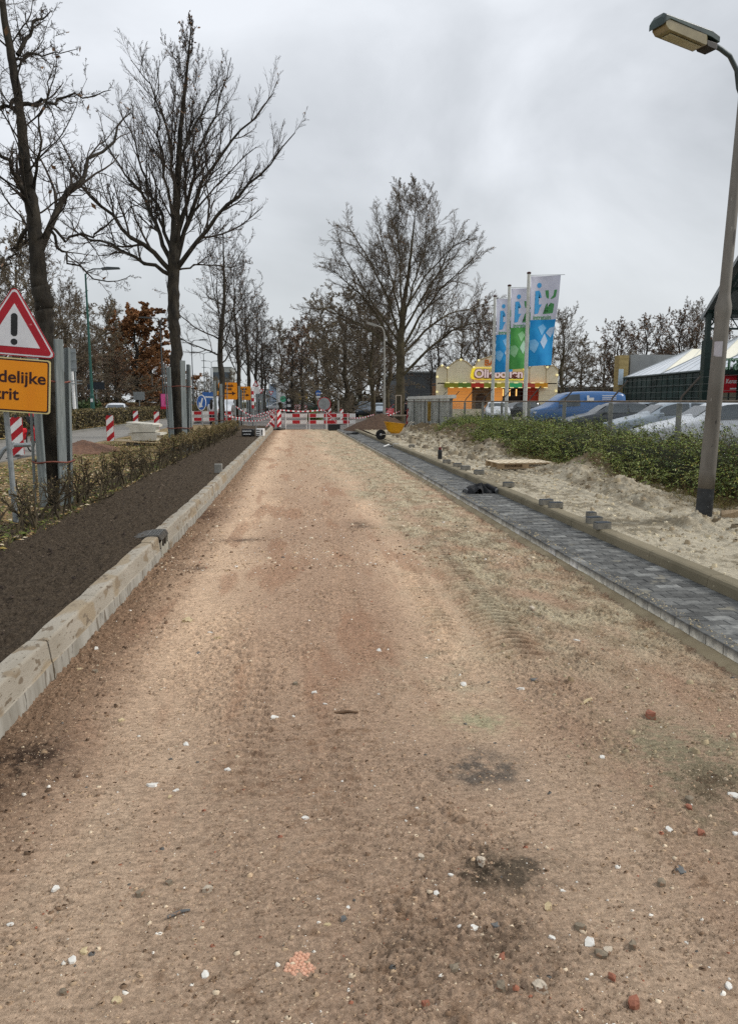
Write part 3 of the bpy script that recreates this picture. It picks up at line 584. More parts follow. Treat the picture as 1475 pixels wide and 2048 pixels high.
# fallen leaves
def leaves(name, n, xr, yf, zf, size, cols, seed, label):
    q = np.random.RandomState(seed); X = q.uniform(*xr, n); Y = yf(q, n); Z = zf(X, Y)+.008; s = q.uniform(*size, n); a = q.uniform(0, 2*pi, n)
    ux, uy = np.cos(a)*s, np.sin(a)*s; t = q.uniform(-.4, .4, (n, 2))*s[:, None]
    V = np.zeros((n, 4, 3)); b = np.stack([X, Y, Z], 1)
    V[:, 0] = b+np.stack([-ux, -uy, 0*ux], 1); V[:, 1] = b+np.stack([uy*.5, -ux*.5, .3*s+t[:, 0]*.5], 1); V[:, 2] = b+np.stack([ux, uy, np.abs(t[:, 1])], 1); V[:, 3] = b+np.stack([-uy*.5, ux*.5, .3*s-t[:, 0]*.3], 1)
    me = npmesh(name, V.reshape(-1, 3), np.arange(4*n).reshape(n, 4)); ci = q.choice(len(cols), n); setcol(me, 'soil', np.repeat(np.array([srgb(*c) for c in cols])[ci]*q.uniform(.75, 1.15, (n, 1)), 4, 0))
    return tag(link(name, me, mat('loose_bits', (1, 1, 1))), label, kind='stuff')
LC = [(190, 158, 112), (164, 126, 82), (206, 182, 140), (140, 104, 66), (176, 152, 84), (222, 206, 176), (110, 84, 56)]
leaves('fallen_leaves', 16000, (-6.4, -2.75), lambda q, n: 5+30*q.rand(n)**1.3, lambda X, Y: verge_h(X, Y)+.01, (.018, .045), LC, 21, 'tan fallen leaves on the verge under the hedge')
leaves('fallen_leaves', 5000, (-12.6, -11.2), lambda q, n: 25+60*q.rand(n), lambda X, Y: 0*X+.15, (.03, .07), LC, 22, 'fallen leaves along the median hedge')
leaves('grass_blades', 9000, (-6.4, -2.8), lambda q, n: 5+28*q.rand(n)**1.2, lambda X, Y: verge_h(X, Y)+.02, (.02, .05), [(92, 104, 42), (76, 90, 34), (120, 120, 60)], 23, 'patches of short grass on the verge')
# ================================================================ VEGETATION
def nrm(v): return v/np.maximum(np.linalg.norm(v, axis=-1, keepdims=True), 1e-9)
def grow(q, S0, D0, Ln, R0, n, wander=.12, trop=.05, taper=.25, down=0):
    K = len(S0); Pt = np.zeros((K, n+1, 3)); Pt[:, 0] = S0; d = nrm(D0); st = (Ln/n)[:, None]
    for i in range(n):
        d = nrm(d+q.normal(0, wander, (K, 3))+np.array([0, 0, trop])); Pt[:, i+1] = Pt[:, i]+d*st
    f = np.linspace(0, 1, n+1)[None]; return Pt, R0[:, None]*(1-f*(1-taper))
def children(q, Pt, Rd, per, t0, t1, ang, lenf, rf, L_par, up=0, rmin=.002, flat_=1):
    K, n = Pt.shape[0], Pt.shape[1]-1; par = np.repeat(np.arange(K), per); t = np.tile(np.linspace(t0, t1, per), K)+q.uniform(-.5, .5, K*per)*(t1-t0)/per
    t = np.clip(t, .02, .98)*n; i = np.floor(t).astype(int); f = (t-i)[:, None]
    s = Pt[par, i]*(1-f)+Pt[par, i+1]*f; d = nrm(Pt[par, i+1]-Pt[par, i]); r = (Rd[par, i]*(1-f[:, 0])+Rd[par, i+1]*f[:, 0])
    a = q.normal(0, 1, (K*per, 3)); a[:, 2] *= flat_; a = nrm(a-(a*d).sum(1, keepdims=True)*d); th = q.uniform(*ang, K*per)[:, None]
    D = d*np.cos(th)+a*np.sin(th)+np.array([0, 0, up]); tt = (t/n)
    Ln = L_par[par]*q.uniform(lenf[0], lenf[1], K*per)*(1-.70*tt); return s, nrm(D), Ln, np.maximum(r*rf, rmin)
def tubes(Pt, Rd, k):
    K, n = Pt.shape[0], Pt.shape[1]; T = np.zeros_like(Pt); T[:, 1:-1] = Pt[:, 2:]-Pt[:, :-2]; T[:, 0] = Pt[:, 1]-Pt[:, 0]; T[:, -1] = Pt[:, -1]-Pt[:, -2]; T = nrm(T)
    A = np.where(np.abs(T[..., 2:3]) < .9, np.array([0, 0, 1.]), np.array([1., 0, 0])); 
    A[:] = A[:, :1]; U = nrm(np.cross(T, A)); Wv = np.cross(T, U); an = np.arange(k)*2*pi/k
    V = Pt[:, :, None]+(U[:, :, None]*np.cos(an)[None, None, :, None]+Wv[:, :, None]*np.sin(an)[None, None, :, None])*Rd[:, :, None, None]
    base = (np.arange(K)*n*k)[:, None, None]+(np.arange(n-1)*k)[None, :, None]; j = np.arange(k)[None, None]; j2 = (np.arange(k)+1)[None, None] % k
    Fq = np.stack([base+j, base+j2, base+k+j2, base+k+j], -1).reshape(-1, 4); return V.reshape(-1, 3), Fq
def join(L_):
    V = []; Fs = []; n = 0
    for v, f in L_: V.append(v); Fs.append(f+n); n += len(v)
    return np.concatenate(V), np.concatenate(Fs)
def leafquads(q, C, size, asp=.5):
    n = len(C); s = q.uniform(*size, n)[:, None]; a = nrm(q.normal(0, 1, (n, 3))); b = nrm(np.cross(a, q.normal(0, 1, (n, 3))))
    V = np.stack([C-a*s, C-b*s*asp, C+a*s, C+b*s*asp], 1).reshape(-1, 3); return V, np.arange(4*n).reshape(n, 4)
def tree_meshes(name, seed, trunk, tr, limbs=(), nl=14, t0=.35, t1=.97, ang=(.6, 1.0), ll=4., prof=None, sub=(7, 6, 5), up=.05, trop=(.09, .05, .03), leafn=0, leafm=None, leafs=(.03, .06), wan=.12, lastr=.004, kbark=(10, 6), mats=None, sfrac=(.45, .7), sang=(.4, .9), tdetail=1, lr=.32, st0=.15):
    q = np.random.RandomState(seed); trunk = np.array(trunk, float)
    # densify trunk
    tt = np.linspace(0, len(trunk)-1, (len(trunk)-1)*4*tdetail+1); Pt = np.stack([np.interp(tt, np.arange(len(trunk)), trunk[:, c]) for c in range(3)], -1)
    Rd = np.interp(tt, np.arange(len(tr)), tr); Pt[1:-1] += q.normal(0, .012, (len(Pt)-2, 3))*(Rd[1:-1, None]*6); Rd = Rd*(1+q.uniform(-.07, .07, len(Rd)))
    Pt = Pt[None]; Rd = Rd[None]; LT = np.array([np.linalg.norm(np.diff(trunk, axis=0), axis=1).sum()])
    tm = [tubes(Pt, Rd, kbark[0])]
    # limbs: auto
    s, D, Ln, r = children(q, Pt, Rd, nl, t0, t1, ang, (1, 1), lr, LT, up)
    ga = np.arange(nl)*2.39996+q.uniform(-.4, .4, nl); d0 = np.array([0, 0, 1.]); th = q.uniform(*ang, nl); fr = np.linspace(0, 1, nl)
    th = th*(1-.45*fr); D = np.stack([np.cos(ga)*np.sin(th), np.sin(ga)*np.sin(th), np.cos(th)], -1)
    pf = prof or (lambda f: 1-.75*f); Ln = ll*np.array([pf(f) for f in fr])*q.uniform(.8, 1.12, nl)
    L1, R1 = grow(q, s, D, Ln, np.maximum(r, .012)*np.clip(Ln/ll+.25, .4, 1), 12, wan, trop[0], .16); L1len = Ln
    Ls = [(L1, R1, L1len)]
    for (pts, r0) in limbs:
        pts = np.array(pts, float); t_ = np.linspace(0, len(pts)-1, 13); l = np.stack([np.interp(t_, np.arange(len(pts)), pts[:, c]) for c in range(3)], -1); l[2:-1] += q.normal(0, .03, (10, 3))
        Ls.append((l[None], np.linspace(r0, r0*.16, 13)[None], np.array([np.linalg.norm(np.diff(pts, axis=0), axis=1).sum()])))
    L1 = np.concatenate([x[0] for x in Ls]); R1 = np.concatenate([x[1] for x in Ls]); LL = np.concatenate([x[2] for x in Ls])
    tm.append(tubes(L1, R1, kbark[1])); cm = []
    s, D, Ln, r = children(q, L1, R1, sub[0], st0, .97, sang, sfrac, .55, LL, up, lastr); L2, R2 = grow(q, s, D, Ln, r, 7, wan*1.1, trop[1], .3); cm.append(tubes(L2, R2, 4))
    s, D, Ln, r = children(q, L2, R2, sub[1], .15, .97, sang, sfrac, .6, Ln, up, lastr); L3, R3 = grow(q, s, D, Ln, r, 5, wan*1.4, trop[2], .5); cm.append(tubes(L3, R3, 3))
    if sub[2]:
        s, D, Ln, r = children(q, L3, R3, sub[2], .15, .97, sang, (.5, .8), .7, Ln, 0, lastr*.8); L4, R4 = grow(q, s, D, Ln, r, 3, wan*1.8, trop[2], .7); cm.append(tubes(L4, R4, 3))
    else: L4 = L3
    Vt, Ft = join(tm); Vc, Fc = join(cm); mc = np.zeros(len(Fc), int)
    if leafn:
        src = L4.reshape(-1, 3); C = src[q.randint(0, len(src), leafn)]+q.normal(0, .03, (leafn, 3)); Vl, Fl = leafquads(q, C, leafs); Fc = np.concatenate([Fc, Fl+len(Vc)]); Vc = np.concatenate([Vc, Vl]); mc = np.concatenate([mc, np.ones(leafn, int)])
    a = npmesh(name+'_trunk', Vt, Ft); a.polygons.foreach_set('use_smooth', np.ones(len(Ft), bool)); b = npmesh(name+'_crown', Vc, Fc, mc)
    mats = mats or (M_bark, M_twig); a.materials.append(mats[0]); b.materials.append(mats[1]); b.materials.append(leafm or M_leafbrown); return a, b
def put_tree(name, meshes, label, loc, rz=0, sc=1, group=None, cat='tree', sz=None):
    o = thing(name, label, cat, loc, rz, group); o.scale = (sc, sc, sz or sc)
    for me, nm in zip(meshes, ('trunk', 'crown')):
        c = bpy.data.objects.new(nm, me); COL.objects.link(c); c.parent = o
    return o
def rel(pts, o): return [tuple(p-o) for p in pts]
# --- first street tree (cut by the left edge)
base = Vector((-3.24, 10.3, .18)); Y0 = 10.3
tk = [base]+[P(x, y, Y0+dy) for x, y, dy in [(102, 830, 0), (96, 720, 0), (90, 650, 0), (87, 600, 0), (78, 560, 0), (74, 500, 0), (66, 420, 0), (50, 330, 0), (42, 230, 0), (26, 130, 0), (8, 30, 0), (0, -60, 0), (-5, -150, .1)]]
lim = [([P(82, 500, Y0), P(122, 400, Y0+.2), P(152, 365, Y0+.4), P(190, 320, Y0+.6), P(236, 268, Y0+.9), P(262, 225, Y0+1.1)], .046),
       ([P(64, 420, Y0), P(40, 370, Y0-.2), P(5, 310, Y0-.4), P(-40, 260, Y0-.6)], .05),
       ([P(45, 208, Y0), P(90, 206, Y0+.1), P(150, 196, Y0+.2), P(222, 180, Y0+.4)], .028),
       ([P(98, 450, Y0), P(140, 480, Y0), P(190, 470, Y0), P(250, 430, Y0), P(300, 400, Y0-.2)], .022),
       ([P(100, 458, Y0), P(125, 490, Y0), P(130, 530, Y0), P(175, 545, Y0), P(230, 565, Y0), P(262, 550, Y0)], .022),
       ([P(60, 450, Y0), P(30, 500, Y0), P(0, 540, Y0-.2)], .03),
       ([P(36, 110, Y0), P(70, 50, Y0+.2), P(100, 18, Y0+.3)], .03), ([P(30, 200, Y0), P(0, 215, Y0), P(-60, 250, Y0)], .03),
       ([P(28, 120, Y0), P(60, 108, Y0), P(95, 118, Y0), P(155, 98, Y0)], .02),
       ([P(68, 380, Y0), P(75, 300, Y0-.3), P(85, 210, Y0-.4), P(110, 120, Y0-.4)], .022)]
tw = [.15, .12, .108, .108, .118, .105, .09, .085, .07, .056, .05, .04, .03, .02]
lim = [(rel(p, base), r) for p, r in lim]
ms = tree_meshes('oak', 41, rel(tk, base), tw, lim, nl=20, t0=.46, t1=.97, ang=(.7, 1.25), ll=1.9, lr=.16, prof=lambda f: 1-.4*f, sub=(10, 7, 5), trop=(.05, .03, .02), leafn=50, leafs=(.03, .055), wan=.13, lastr=.0028, sang=(.5, 1.1), tdetail=2, sfrac=(.3, .5))
put_tree('street_tree', ms, 'nearest street tree, leaning dark trunk behind the warning triangle', base, group='bare street trees with grey trunk guards')
# --- second street tree
base = Vector((-3.18, 21, .2)); Y0 = 21
tk = [base]+[P(x, y, Y0) for x, y in [(352, 760), (353, 690), (347, 640), (347, 560), (349, 500), (352, 420), (356, 340), (362, 250), (372, 160), (379, 90), (384, 32)]]
tw = [.19, .165, .155, .155, .16, .14, .105, .08, .058, .04, .022, .010]
lim = []
for (pts, r) in [([(345, 552), (290, 525), (225, 490), (160, 470), (130, 430)], .06), ([(345, 545), (300, 500), (250, 460), (200, 405), (150, 360), (135, 325)], .075), ([(347, 535), (320, 470), (290, 400), (255, 350), (215, 290)], .07), ([(348, 520), (322, 430), (290, 360), (270, 290), (235, 210)], .06),
                 ([(352, 540), (385, 495), (430, 440), (480, 385), (530, 340), (590, 265)], .07), ([(352, 530), (372, 450), (400, 370), (440, 310), (500, 240), (548, 185)], .07), ([(354, 540), (400, 530), (450, 535), (500, 528)], .03), ([(352, 480), (378, 400), (395, 320), (430, 230), (462, 115)], .06),
                 ([(352, 430), (345, 340), (330, 250), (300, 170), (262, 120)], .05), ([(358, 330), (385, 260), (420, 200), (440, 150)], .04), ([(351, 470), (335, 380), (318, 300), (312, 210), (320, 120)], .045)]:
    k = len(pts); dd = random.uniform(-1.2, 1.2); lim.append((rel([P(x, y, Y0+dd*i/(k-1)) for i, (x, y) in enumerate(pts)], base), r))
ms = tree_meshes('oak', 43, rel(tk, base), tw, lim, nl=24, t0=.42, t1=.97, ang=(.5, 1.0), ll=3.3, lr=.2, st0=.2, prof=lambda f: .95-.86*f, sub=(12, 9, 6), trop=(.09, .08, .06), leafn=420, leafs=(.03, .055), wan=.08, lastr=.0038, sang=(.35, .8), tdetail=2, sfrac=(.3, .6))
put_tree('street_tree', ms, 'tall street tree with fan-shaped bare crown and pointed top, second in the row', base, group='bare street trees with grey trunk guards')
# --- third and the row behind
def up_trunk(h, lean=0, r=.13, bend=.15, seed=0):
    q = random.Random(seed); n = 8; pts = [(q.uniform(-bend, bend)*(i > 0)*(.4+i/n)+lean*i/n, q.uniform(-bend, bend)*(i > 0)*.6, h*i/n) for i in range(n+1)]
    return pts, [r*1.15, r, r*.9, r*.85, r*.7, r*.5, r*.35, r*.2, r*.08]
tp, tr_ = up_trunk(9.0, .3, .14, .10, 3)
msA = tree_meshes('street_a', 51, tp, tr_, nl=22, t0=.34, t1=.95, ang=(.8, 1.25), ll=4.2, prof=lambda f: 1-.65*f, sub=(9, 8, 5), trop=(.07, .04, .02), leafn=120, wan=.14, lastr=.005, sfrac=(.28, .5))
tp, tr_ = up_trunk(8.6, -.2, .14, .12, 8)
msB = tree_meshes('street_b', 57, tp, tr_, nl=24, t0=.31, t1=.95, ang=(.7, 1.2), ll=4.2, prof=lambda f: 1-.6*f, sub=(9, 7, 5), trop=(.08, .05, .03), leafn=500, wan=.14, lastr=.007, sfrac=(.3, .5))
SG = 'bare street trees with grey trunk guards'
ROW = [(441, 33, msA, 1.0, 0.2, 'slim street tree right behind the big fan-shaped one, beside the blue arrow sign'), (478, 44, msB, 1.02, 1.2, 'street tree between the two orange detour signs'), (500, 55, msA, 1.05, 2.4, 'street tree at the right edge of the second orange detour sign'), (513, 66, msB, 1.1, 4, 'street tree behind the small triangular roadworks sign'), (524, 78, msA, 1.1, 5, 'street tree beside the first give-way sign'), (531, 90, msB, 1.1, .5, 'farthest street tree of the left row')]
for px, Yd, ms_, sc, rz, lab in ROW:
    p = P(px, 803, Yd); put_tree('street_tree', ms_, lab, (p.x, Yd, .15), rz, sc, SG)
# --- trunk guards (grey boards banded round the trunks)
def guard(cx, cy, z0, n, rad, h, bw_, label, seed, angs=None, tilt=None):
    q = random.Random(seed); t = thing('tree_guard', label, 'tree guard', (cx, cy, z0), 0, 'grey board guards around the street trees')
    for i in range(n):
        a = angs[i] if angs else 2*pi*i/n+q.uniform(-.2, .2); hh = h*q.uniform(.92, 1.03)
        m = MB(); T = Matrix.Rotation(a, 4, 'Z') @ Matrix.Translation((rad, 0, hh/2)) @ Matrix.Rotation(q.uniform(.0, .045) if tilt is None else tilt[i], 4, 'Y')
        m.box((0, 0, 0), (.035, .65*bw_*q.uniform(.85, 1.15), hh), rot=None, bev=.004); m.v = [tuple(T @ Vector(v)) for v in m.v]; m.build('board', M_board, t)
    for zb in (h*.28, h*.73):
        m = MB(); k = 20; pts = [((rad+.028)*cos(2*pi*i/k), (rad+.028)*sin(2*pi*i/k), zb+.01*sin(i*1.3)) for i in range(k+1)]
        m.tube(pts, .012, 5, cap=False); m.build('strap', M_band, t)
    return t
guard(-3.24, 10.3, .16, 5, .235, 2.32, .20, 'grey plank guard around the leaning tree behind the warning triangle', 4, [R(-112), R(-42), R(40), R(125), R(198)], [.005, .05, .04, .02, -.02])
guard(-3.18, 21, .18, 6, .32, 2.5, .20, 'tall grey plank guard around the fan-shaped tree', 9)
for (px, Yd, _, sc, rz, lab), l2 in zip(ROW[:5], ['around the slim tree beside the blue arrow sign', 'around the tree between the two orange signs', 'around the tree at the second orange sign', 'around the tree behind the triangular roadworks sign', 'around the tree beside the first give-way sign']):
    p = P(px, 803, Yd); guard(p.x, Yd, .15, 5, .27, 2.3, .2, 'grey plank guard '+l2, int(Yd))
# --- big plane tree behind the heap
base = Vector((6.62, 48, 0)); Y0 = 48
tk = [Vector((0, 0, 0))]+[P(x, y, Y0)-base for x, y in [(799, 800), (800, 740), (800, 690), (803, 640), (806, 590), (815, 530), (822, 470), (828, 410), (832, 362)]]
tw = [.38, .32, .30, .28, .23, .17, .12, .08, .05, .02]
lim = []
for (pts, r) in [([(800, 745), (850, 690), (905, 640), (950, 622), (985, 622)], 0.109), ([(800, 700), (850, 640), (900, 600), (950, 590), (1000, 568)], 0.099), ([(800, 690), (840, 610), (880, 550), (930, 500), (968, 460)], 0.099), ([(802, 650), (850, 560), (890, 490), (925, 410)], 0.090), ([(803, 640), (825, 540), (855, 450), (882, 375)], 0.090),
                 ([(797, 700), (760, 620), (720, 560), (680, 520), (655, 500)], 0.090), ([(798, 690), (740, 640), (690, 610), (640, 590), (612, 600)], 0.099), ([(800, 660), (775, 570), (740, 490), (700, 420), (690, 405)], 0.090), ([(802, 620), (785, 530), (765, 450), (750, 370)], 0.079), ([(804, 600), (800, 500), (795, 420), (790, 355)], 0.079), ([(800, 670), (745, 580), (700, 500), (670, 450)], 0.079), ([(806, 600), (850, 520), (910, 450), (950, 430)], 0.070)]:
    k = len(pts); dd = random.uniform(-3, 3); lim.append((rel([P(x, y, Y0+dd*i/(k-1)) for i, (x, y) in enumerate(pts)], base), r))
ms = tree_meshes('plane', 61, [tuple(v) for v in tk], tw, lim, nl=18, t0=.36, t1=.95, ang=(.6, 1.15), ll=6.8, lr=.15, st0=.25, prof=lambda f: 1-.55*f, sub=(15, 11, 8), trop=(.07, .04, .03), leafn=300, leafs=(.05, .1), wan=.09, lastr=.0078, mats=(M_bark2, M_twig2), sfrac=(.3, .6), sang=(.35, .85))
put_tree('plane_tree', ms, 'largest bare tree with a wide rounded crown, rising behind the soil heap', base, sc=.97, sz=.90)
# --- background variants
def gen(seed, h, r, nl, ll, t0, ang, sub, leafn, leafm, leafs, mats, lastr, prof=lambda f: 1-.5*f, lean=0, wan=.15):
    tp, t_ = up_trunk(h, lean, r, .3, seed); return tree_meshes('bg%d' % seed, seed, tp, t_, nl=nl, t0=t0, t1=.96, ang=ang, ll=ll, prof=prof, sub=sub, trop=(.03, .03, .02), leafn=leafn, leafm=leafm, leafs=leafs, wan=wan, lastr=lastr, mats=mats, kbark=(7, 5), sfrac=(.32, .6))
bgA = gen(71, 11, .24, 26, 5.4, .28, (.6, 1.2), (9, 8, 5), 0, None, (.05, .1), (M_bark2, M_twig2), .014)
bgB = gen(72, 10, .2, 24, 5.0, .26, (.7, 1.3), (9, 7, 5), 3200, M_leafbrown, (.05, .10), (M_bark, M_twig), .014)
bgC = gen(73, 12, .3, 30, 6.4, .12, (.8, 1.4), (9, 8, 4), 46000, mat('rust_leaf', S(116, 82, 52), S(170, 122, 80), .4, .9), (.08, .16), (M_bark, M_twig), .016, prof=lambda f: 1.05-.6*f)
bgD = gen(74, 11, .22, 32, 5.4, .06, (.8, 1.5), (9, 9, 6), 1500, mat('olive_leaf', S(98, 88, 60), S(126, 112, 78), .4, .9), (.05, .10), (mat('grey_bark', S(58, 52, 42), S(84, 76, 60), 2, .95), mat('grey_twig', S(100, 90, 76), S(130, 118, 100), .5, .95)), .018)
bgE = gen(75, 10, .12, 20, 2.6, .3, (.4, .8), (7, 6, 3), 0, None, (.05, .1), (M_bark, M_twig), .014, prof=lambda f: 1-.6*f)
HT = {}
for ms_ in (bgA, bgB, bgC, bgD, bgE):
    v_ = np.zeros(len(ms_[1].vertices)*3); ms_[1].vertices.foreach_get('co', v_); HT[id(ms_)] = float(np.percentile(v_[2::3], 98.5)); print('HT', HT[id(ms_)], np.percentile(np.abs(v_[0::3]), 97))
def bg(px, top, Yd, ms_, lab, rz=None, grp=None, nm='tree', wide=1):
    p = P(px, top, Yd); s = p.z/HT[id(ms_)]; q = random.Random(px*7+Yd)
    o = put_tree(nm, ms_, lab, (p.x, Yd, -.1), q.uniform(0, 6) if rz is None else rz, s*wide, grp, sz=s); return o
gB = 'bare trees beyond the barriers'
for px, top, Yd, ms_, lab, w in [
    (742, 570, 56, bgA, 'bare tree with bent trunk left of the largest tree', 1.0), (778, 560, 64, bgA, 'bare tree whose dark trunk stands just behind the lamp post at the heap', 1.0),
    (690, 560, 66, bgD, 'dense brown twiggy tree right of the round sign', 1.1), (650, 590, 80, bgD, 'dense twiggy tree above the round sign', 1.2), (603, 632, 90, bgB, 'tree with reddish withered leaves above the stacked chevron posts', 1.1),
    (584, 655, 84, bgB, 'brown-leaved tree left of the reddish one beyond the barriers', 1.0), (560, 640, 110, bgD, 'pale twiggy tree at the far end of the lane', 1.2), (630, 640, 120, bgD, 'far grey twiggy tree behind the round sign', 1.3), (720, 600, 95, bgD, 'thick grey twiggy tree between the two lamp posts', 1.3), (755, 620, 100, bgB, 'brown-leaved tree behind the parked jeep', 1.2)]:
    bg(px, top, Yd, ms_, lab, grp=gB, wide=w)
gR = 'bare trees behind the stall and car park'
for px, top, Yd, ms_, lab, w in [
    (862, 640, 88, bgE, 'slender bare tree left of the snack stall', 1.1), (880, 600, 96, bgE, 'slender bare tree behind the left corner of the snack stall', 1.1), (925, 610, 100, bgA, 'bare tree behind the left half of the snack stall', .9), (958, 600, 105, bgB, 'dark bare tree behind the raised middle of the stall', .9), (985, 640, 110, bgA, 'bare tree behind the farthest flag', 1),
    (1128, 612, 85, bgA, 'pale bare tree right of the nearest flag', 1.05), (1100, 660, 100, bgD, 'twiggy tree low behind the nearest flag', 1.1), (1165, 670, 112, bgD, 'twiggy tree behind the blue van', 1.2),
    (1238, 640, 105, bgB, 'brown-tinged tree left of the brick pillar', 1.2), (1210, 680, 120, bgD, 'low twiggy tree between van and brick pillar', 1.3), (1296, 630, 108, bgB, 'brown-leaved tree above the glasshouse corner', 1.2), (1325, 625, 118, bgE, 'bare tree with three upright stems above the glasshouse', 1.5), (1362, 618, 112, bgB, 'tree with dark tufted top above the glasshouse roof', 1.1), (1400, 600, 120, bgA, 'bare tree seen through the canopy truss', 1.1), (1450, 640, 110, bgB, 'tree at the right edge seen under the canopy', 1.1), (1270, 700, 95, bgD, 'low dense shrub tree behind the brick pillar', 1.4), (1345, 680, 130, bgD, 'pale twiggy tree far behind the glasshouse', 1.5)]:
    bg(px, top, Yd, ms_, lab, grp=gR, wide=w)
gL = 'trees at the woodland edge across the road'
for px, top, Yd, ms_, lab, w in [
    (20, 440, 62, bgD, 'tall grey twiggy tree behind the leaning street tree', 1.0), (-30, 470, 56, bgA, 'bare tree at the left edge behind the warning sign', 1.0), (62, 480, 70, bgA, 'tall bare tree just left of the leaning trunk', 1.0), (118, 555, 78, bgA, 'pale bare tree right of the leaning trunk', 1.1), (155, 600, 88, bgD, 'bare tree left of the green lamp pole', 1.1), (95, 600, 90, bgD, 'dense bare tree behind the trunk guard', 1.2),
    (205, 605, 96, bgD, 'twiggy olive tree right of the green lamp pole', 1.15), (232, 600, 112, bgD, 'twiggy olive tree beside the orange-leaved one', 1.1), (268, 612, 104, bgC, 'oak with rusty orange leaves at the end of the wood', 1.35), (298, 690, 122, bgC, 'smaller orange-leaved tree at the end of the wood', 1.3),
    (180, 680, 84, bgB, 'brown-leaved tree behind the dark sign', 1.2), (140, 690, 76, bgB, 'low brown-leaved tree behind the white pole', 1.3), (40, 640, 74, bgD, 'low dense tree behind the orange board', 1.4), (230, 700, 92, bgB, 'brown-leaved tree above the white car', 1.3)]:
    bg(px, top, Yd, ms_, lab, grp=gL, wide=w)
gF = 'far small trees at the end of the road'
for i, (px, top, Yd, lab) in enumerate([(345, 758, 190, 'far low tree right of the pink poster'), (368, 752, 210, 'far low tree just right of the tall trunk guard'), (392, 750, 200, 'far low tree above the blue arrow sign'), (415, 745, 215, 'far low tree behind the blue direction sign'), (436, 752, 180, 'far low tree left of the slim street tree'), (462, 740, 190, 'far low tree above the first orange sign'), (322, 765, 180, 'far tree behind the pink poster'), (305, 748, 160, 'yellowish far tree left of the pink poster')]):
    bg(px, top, Yd, bgD if i < 7 else bgC, lab, grp=gF, wide=1.4)
# ivy / undergrowth
def thicket(name, label, cx, cy, rx, ry, h, n, cols, seed, kind=None, size=(.1, .22)):
    q = np.random.RandomState(seed); C = q.uniform(-1, 1, (n, 3)); C[:, 2] = q.rand(n)
    rr = np.sqrt(C[:, 0]**2+C[:, 1]**2+(C[:, 2]*.9)**2); C = C[rr < 1.0]; hh = .7+.5*fbm(C[:, 0]*2+seed, C[:, 1]*2, 2)
    C = C*np.array([rx, ry, h]); C[:, 2] *= hh; V, Fq = leafquads(q, C+np.array([cx, cy, .02]), size, .6); me = npmesh(name, V, Fq); ci = q.choice(len(cols), len(C)); setcol(me, 'soil', np.repeat(np.array([srgb(*c) for c in cols])[ci]*q.uniform(.7, 1.2, (len(C), 1)), 4, 0))
    return tag(link(name, me, mat('leafage', (1, 1, 1), attr='soil', rough=.7)), label, 'bush' if kind is None else None, kind=kind)
BR = [(70, 60, 42), (92, 72, 46), (58, 52, 36), (104, 84, 56), (76, 78, 42)]
thicket('undergrowth', 'brown undergrowth of the wood across the road', -27, 85, 5, 45, 3.2, 9000, BR, 31, 'stuff', (.15, .4))
thicket('undergrowth', 'dark undergrowth behind the car park', 30, 122, 26, 4, 5.5, 12000, BR+[(46, 46, 34)], 32, 'stuff', (.2, .5))
thicket('undergrowth', 'undergrowth behind the barriers', 10, 136, 13, 6, 3.6, 6000, BR+[(60, 70, 36), (50, 56, 34)], 33, 'stuff', (.15, .35))
thicket('bush', 'dark green bush beside the white pole', P(165, 803, 62).x, 62, 1.9, 1.5, 2.3, 1800, [(54, 72, 32), (72, 90, 42), (44, 60, 28)], 34)
p = P(588, 803, 158); thicket('bush', 'column of green ivy rising behind the row of chevron beacons', p.x, 158, 1.1, 1.1, 7.0, 1300, [(58, 68, 34), (74, 82, 42), (50, 58, 30)], 35, None, (.15, .3))
p = P(628, 803, 60); thicket('bush', 'green bush beside the round sign', p.x, 60, .7, .7, 1.0, 500, [(70, 90, 36), (96, 112, 48)], 36)
# --- clipped far hedges
def boxhedge(name, label, x, w, h, y0, y1, n, cols, seed, size):
    o = thing(name, label, 'hedge', (x, y0, 0)); q = np.random.RandomState(seed)
    ysx = np.arange(0, y1-y0, .5); m = MB()
    L_ = y1-y0; pr = [(-w*.42, .05), (-w*.42, h*.86), (w*.42, h*.86), (w*.42, .05)]
    m.prism(pr, 0, L_); m.build('stems', mat('hedge_core', S(30, 26, 18), S(52, 44, 30), 5, 1, bump=1, bscale=8, bdist=.1), o)  # solid dark box inside the leaves, its colour standing for shade, not stems
    C = np.zeros((n, 3)); C[:, 1] = L_*q.rand(n)**1.5; side = q.rand(n); s1 = side < .45
    C[s1, 0] = w/2*q.uniform(.84, 1.08, s1.sum()); C[s1, 2] = h*q.uniform(.12, 1, s1.sum()); s2 = (side >= .45) & (side < .85); C[s2, 0] = w/2*q.uniform(-1, 1, s2.sum()); C[s2, 2] = h*q.uniform(.88, 1.05, s2.sum()); s3 = side >= .85; C[s3, 0] = -w/2*q.uniform(.84, 1.08, s3.sum()); C[s3, 2] = h*q.uniform(.12, 1, s3.sum())
    C[:, 2] += .05*fbm(C[:, 1]*.8, C[:, 0], 2); V, Fq = leafquads(q, C, size, .5); me = npmesh('foliage', V, Fq); ci = q.choice(len(cols), n); setcol(me, 'soil', np.repeat(np.array([srgb(*c) for c in cols])[ci]*q.uniform(.7, 1.25, (n, 1)), 4, 0)); link('foliage', me, mat('leafage', (1, 1, 1), attr='soil'), o); return o
HC = [(96, 88, 52), (80, 76, 42), (118, 104, 68), (70, 62, 40), (110, 96, 64), (134, 118, 78)]
boxhedge('hedge', 'clipped brownish hedge on the median along the far side of the road', -12.1, 1.1, 1.12, 18, 230, 42000, HC, 51, (.04, .09))
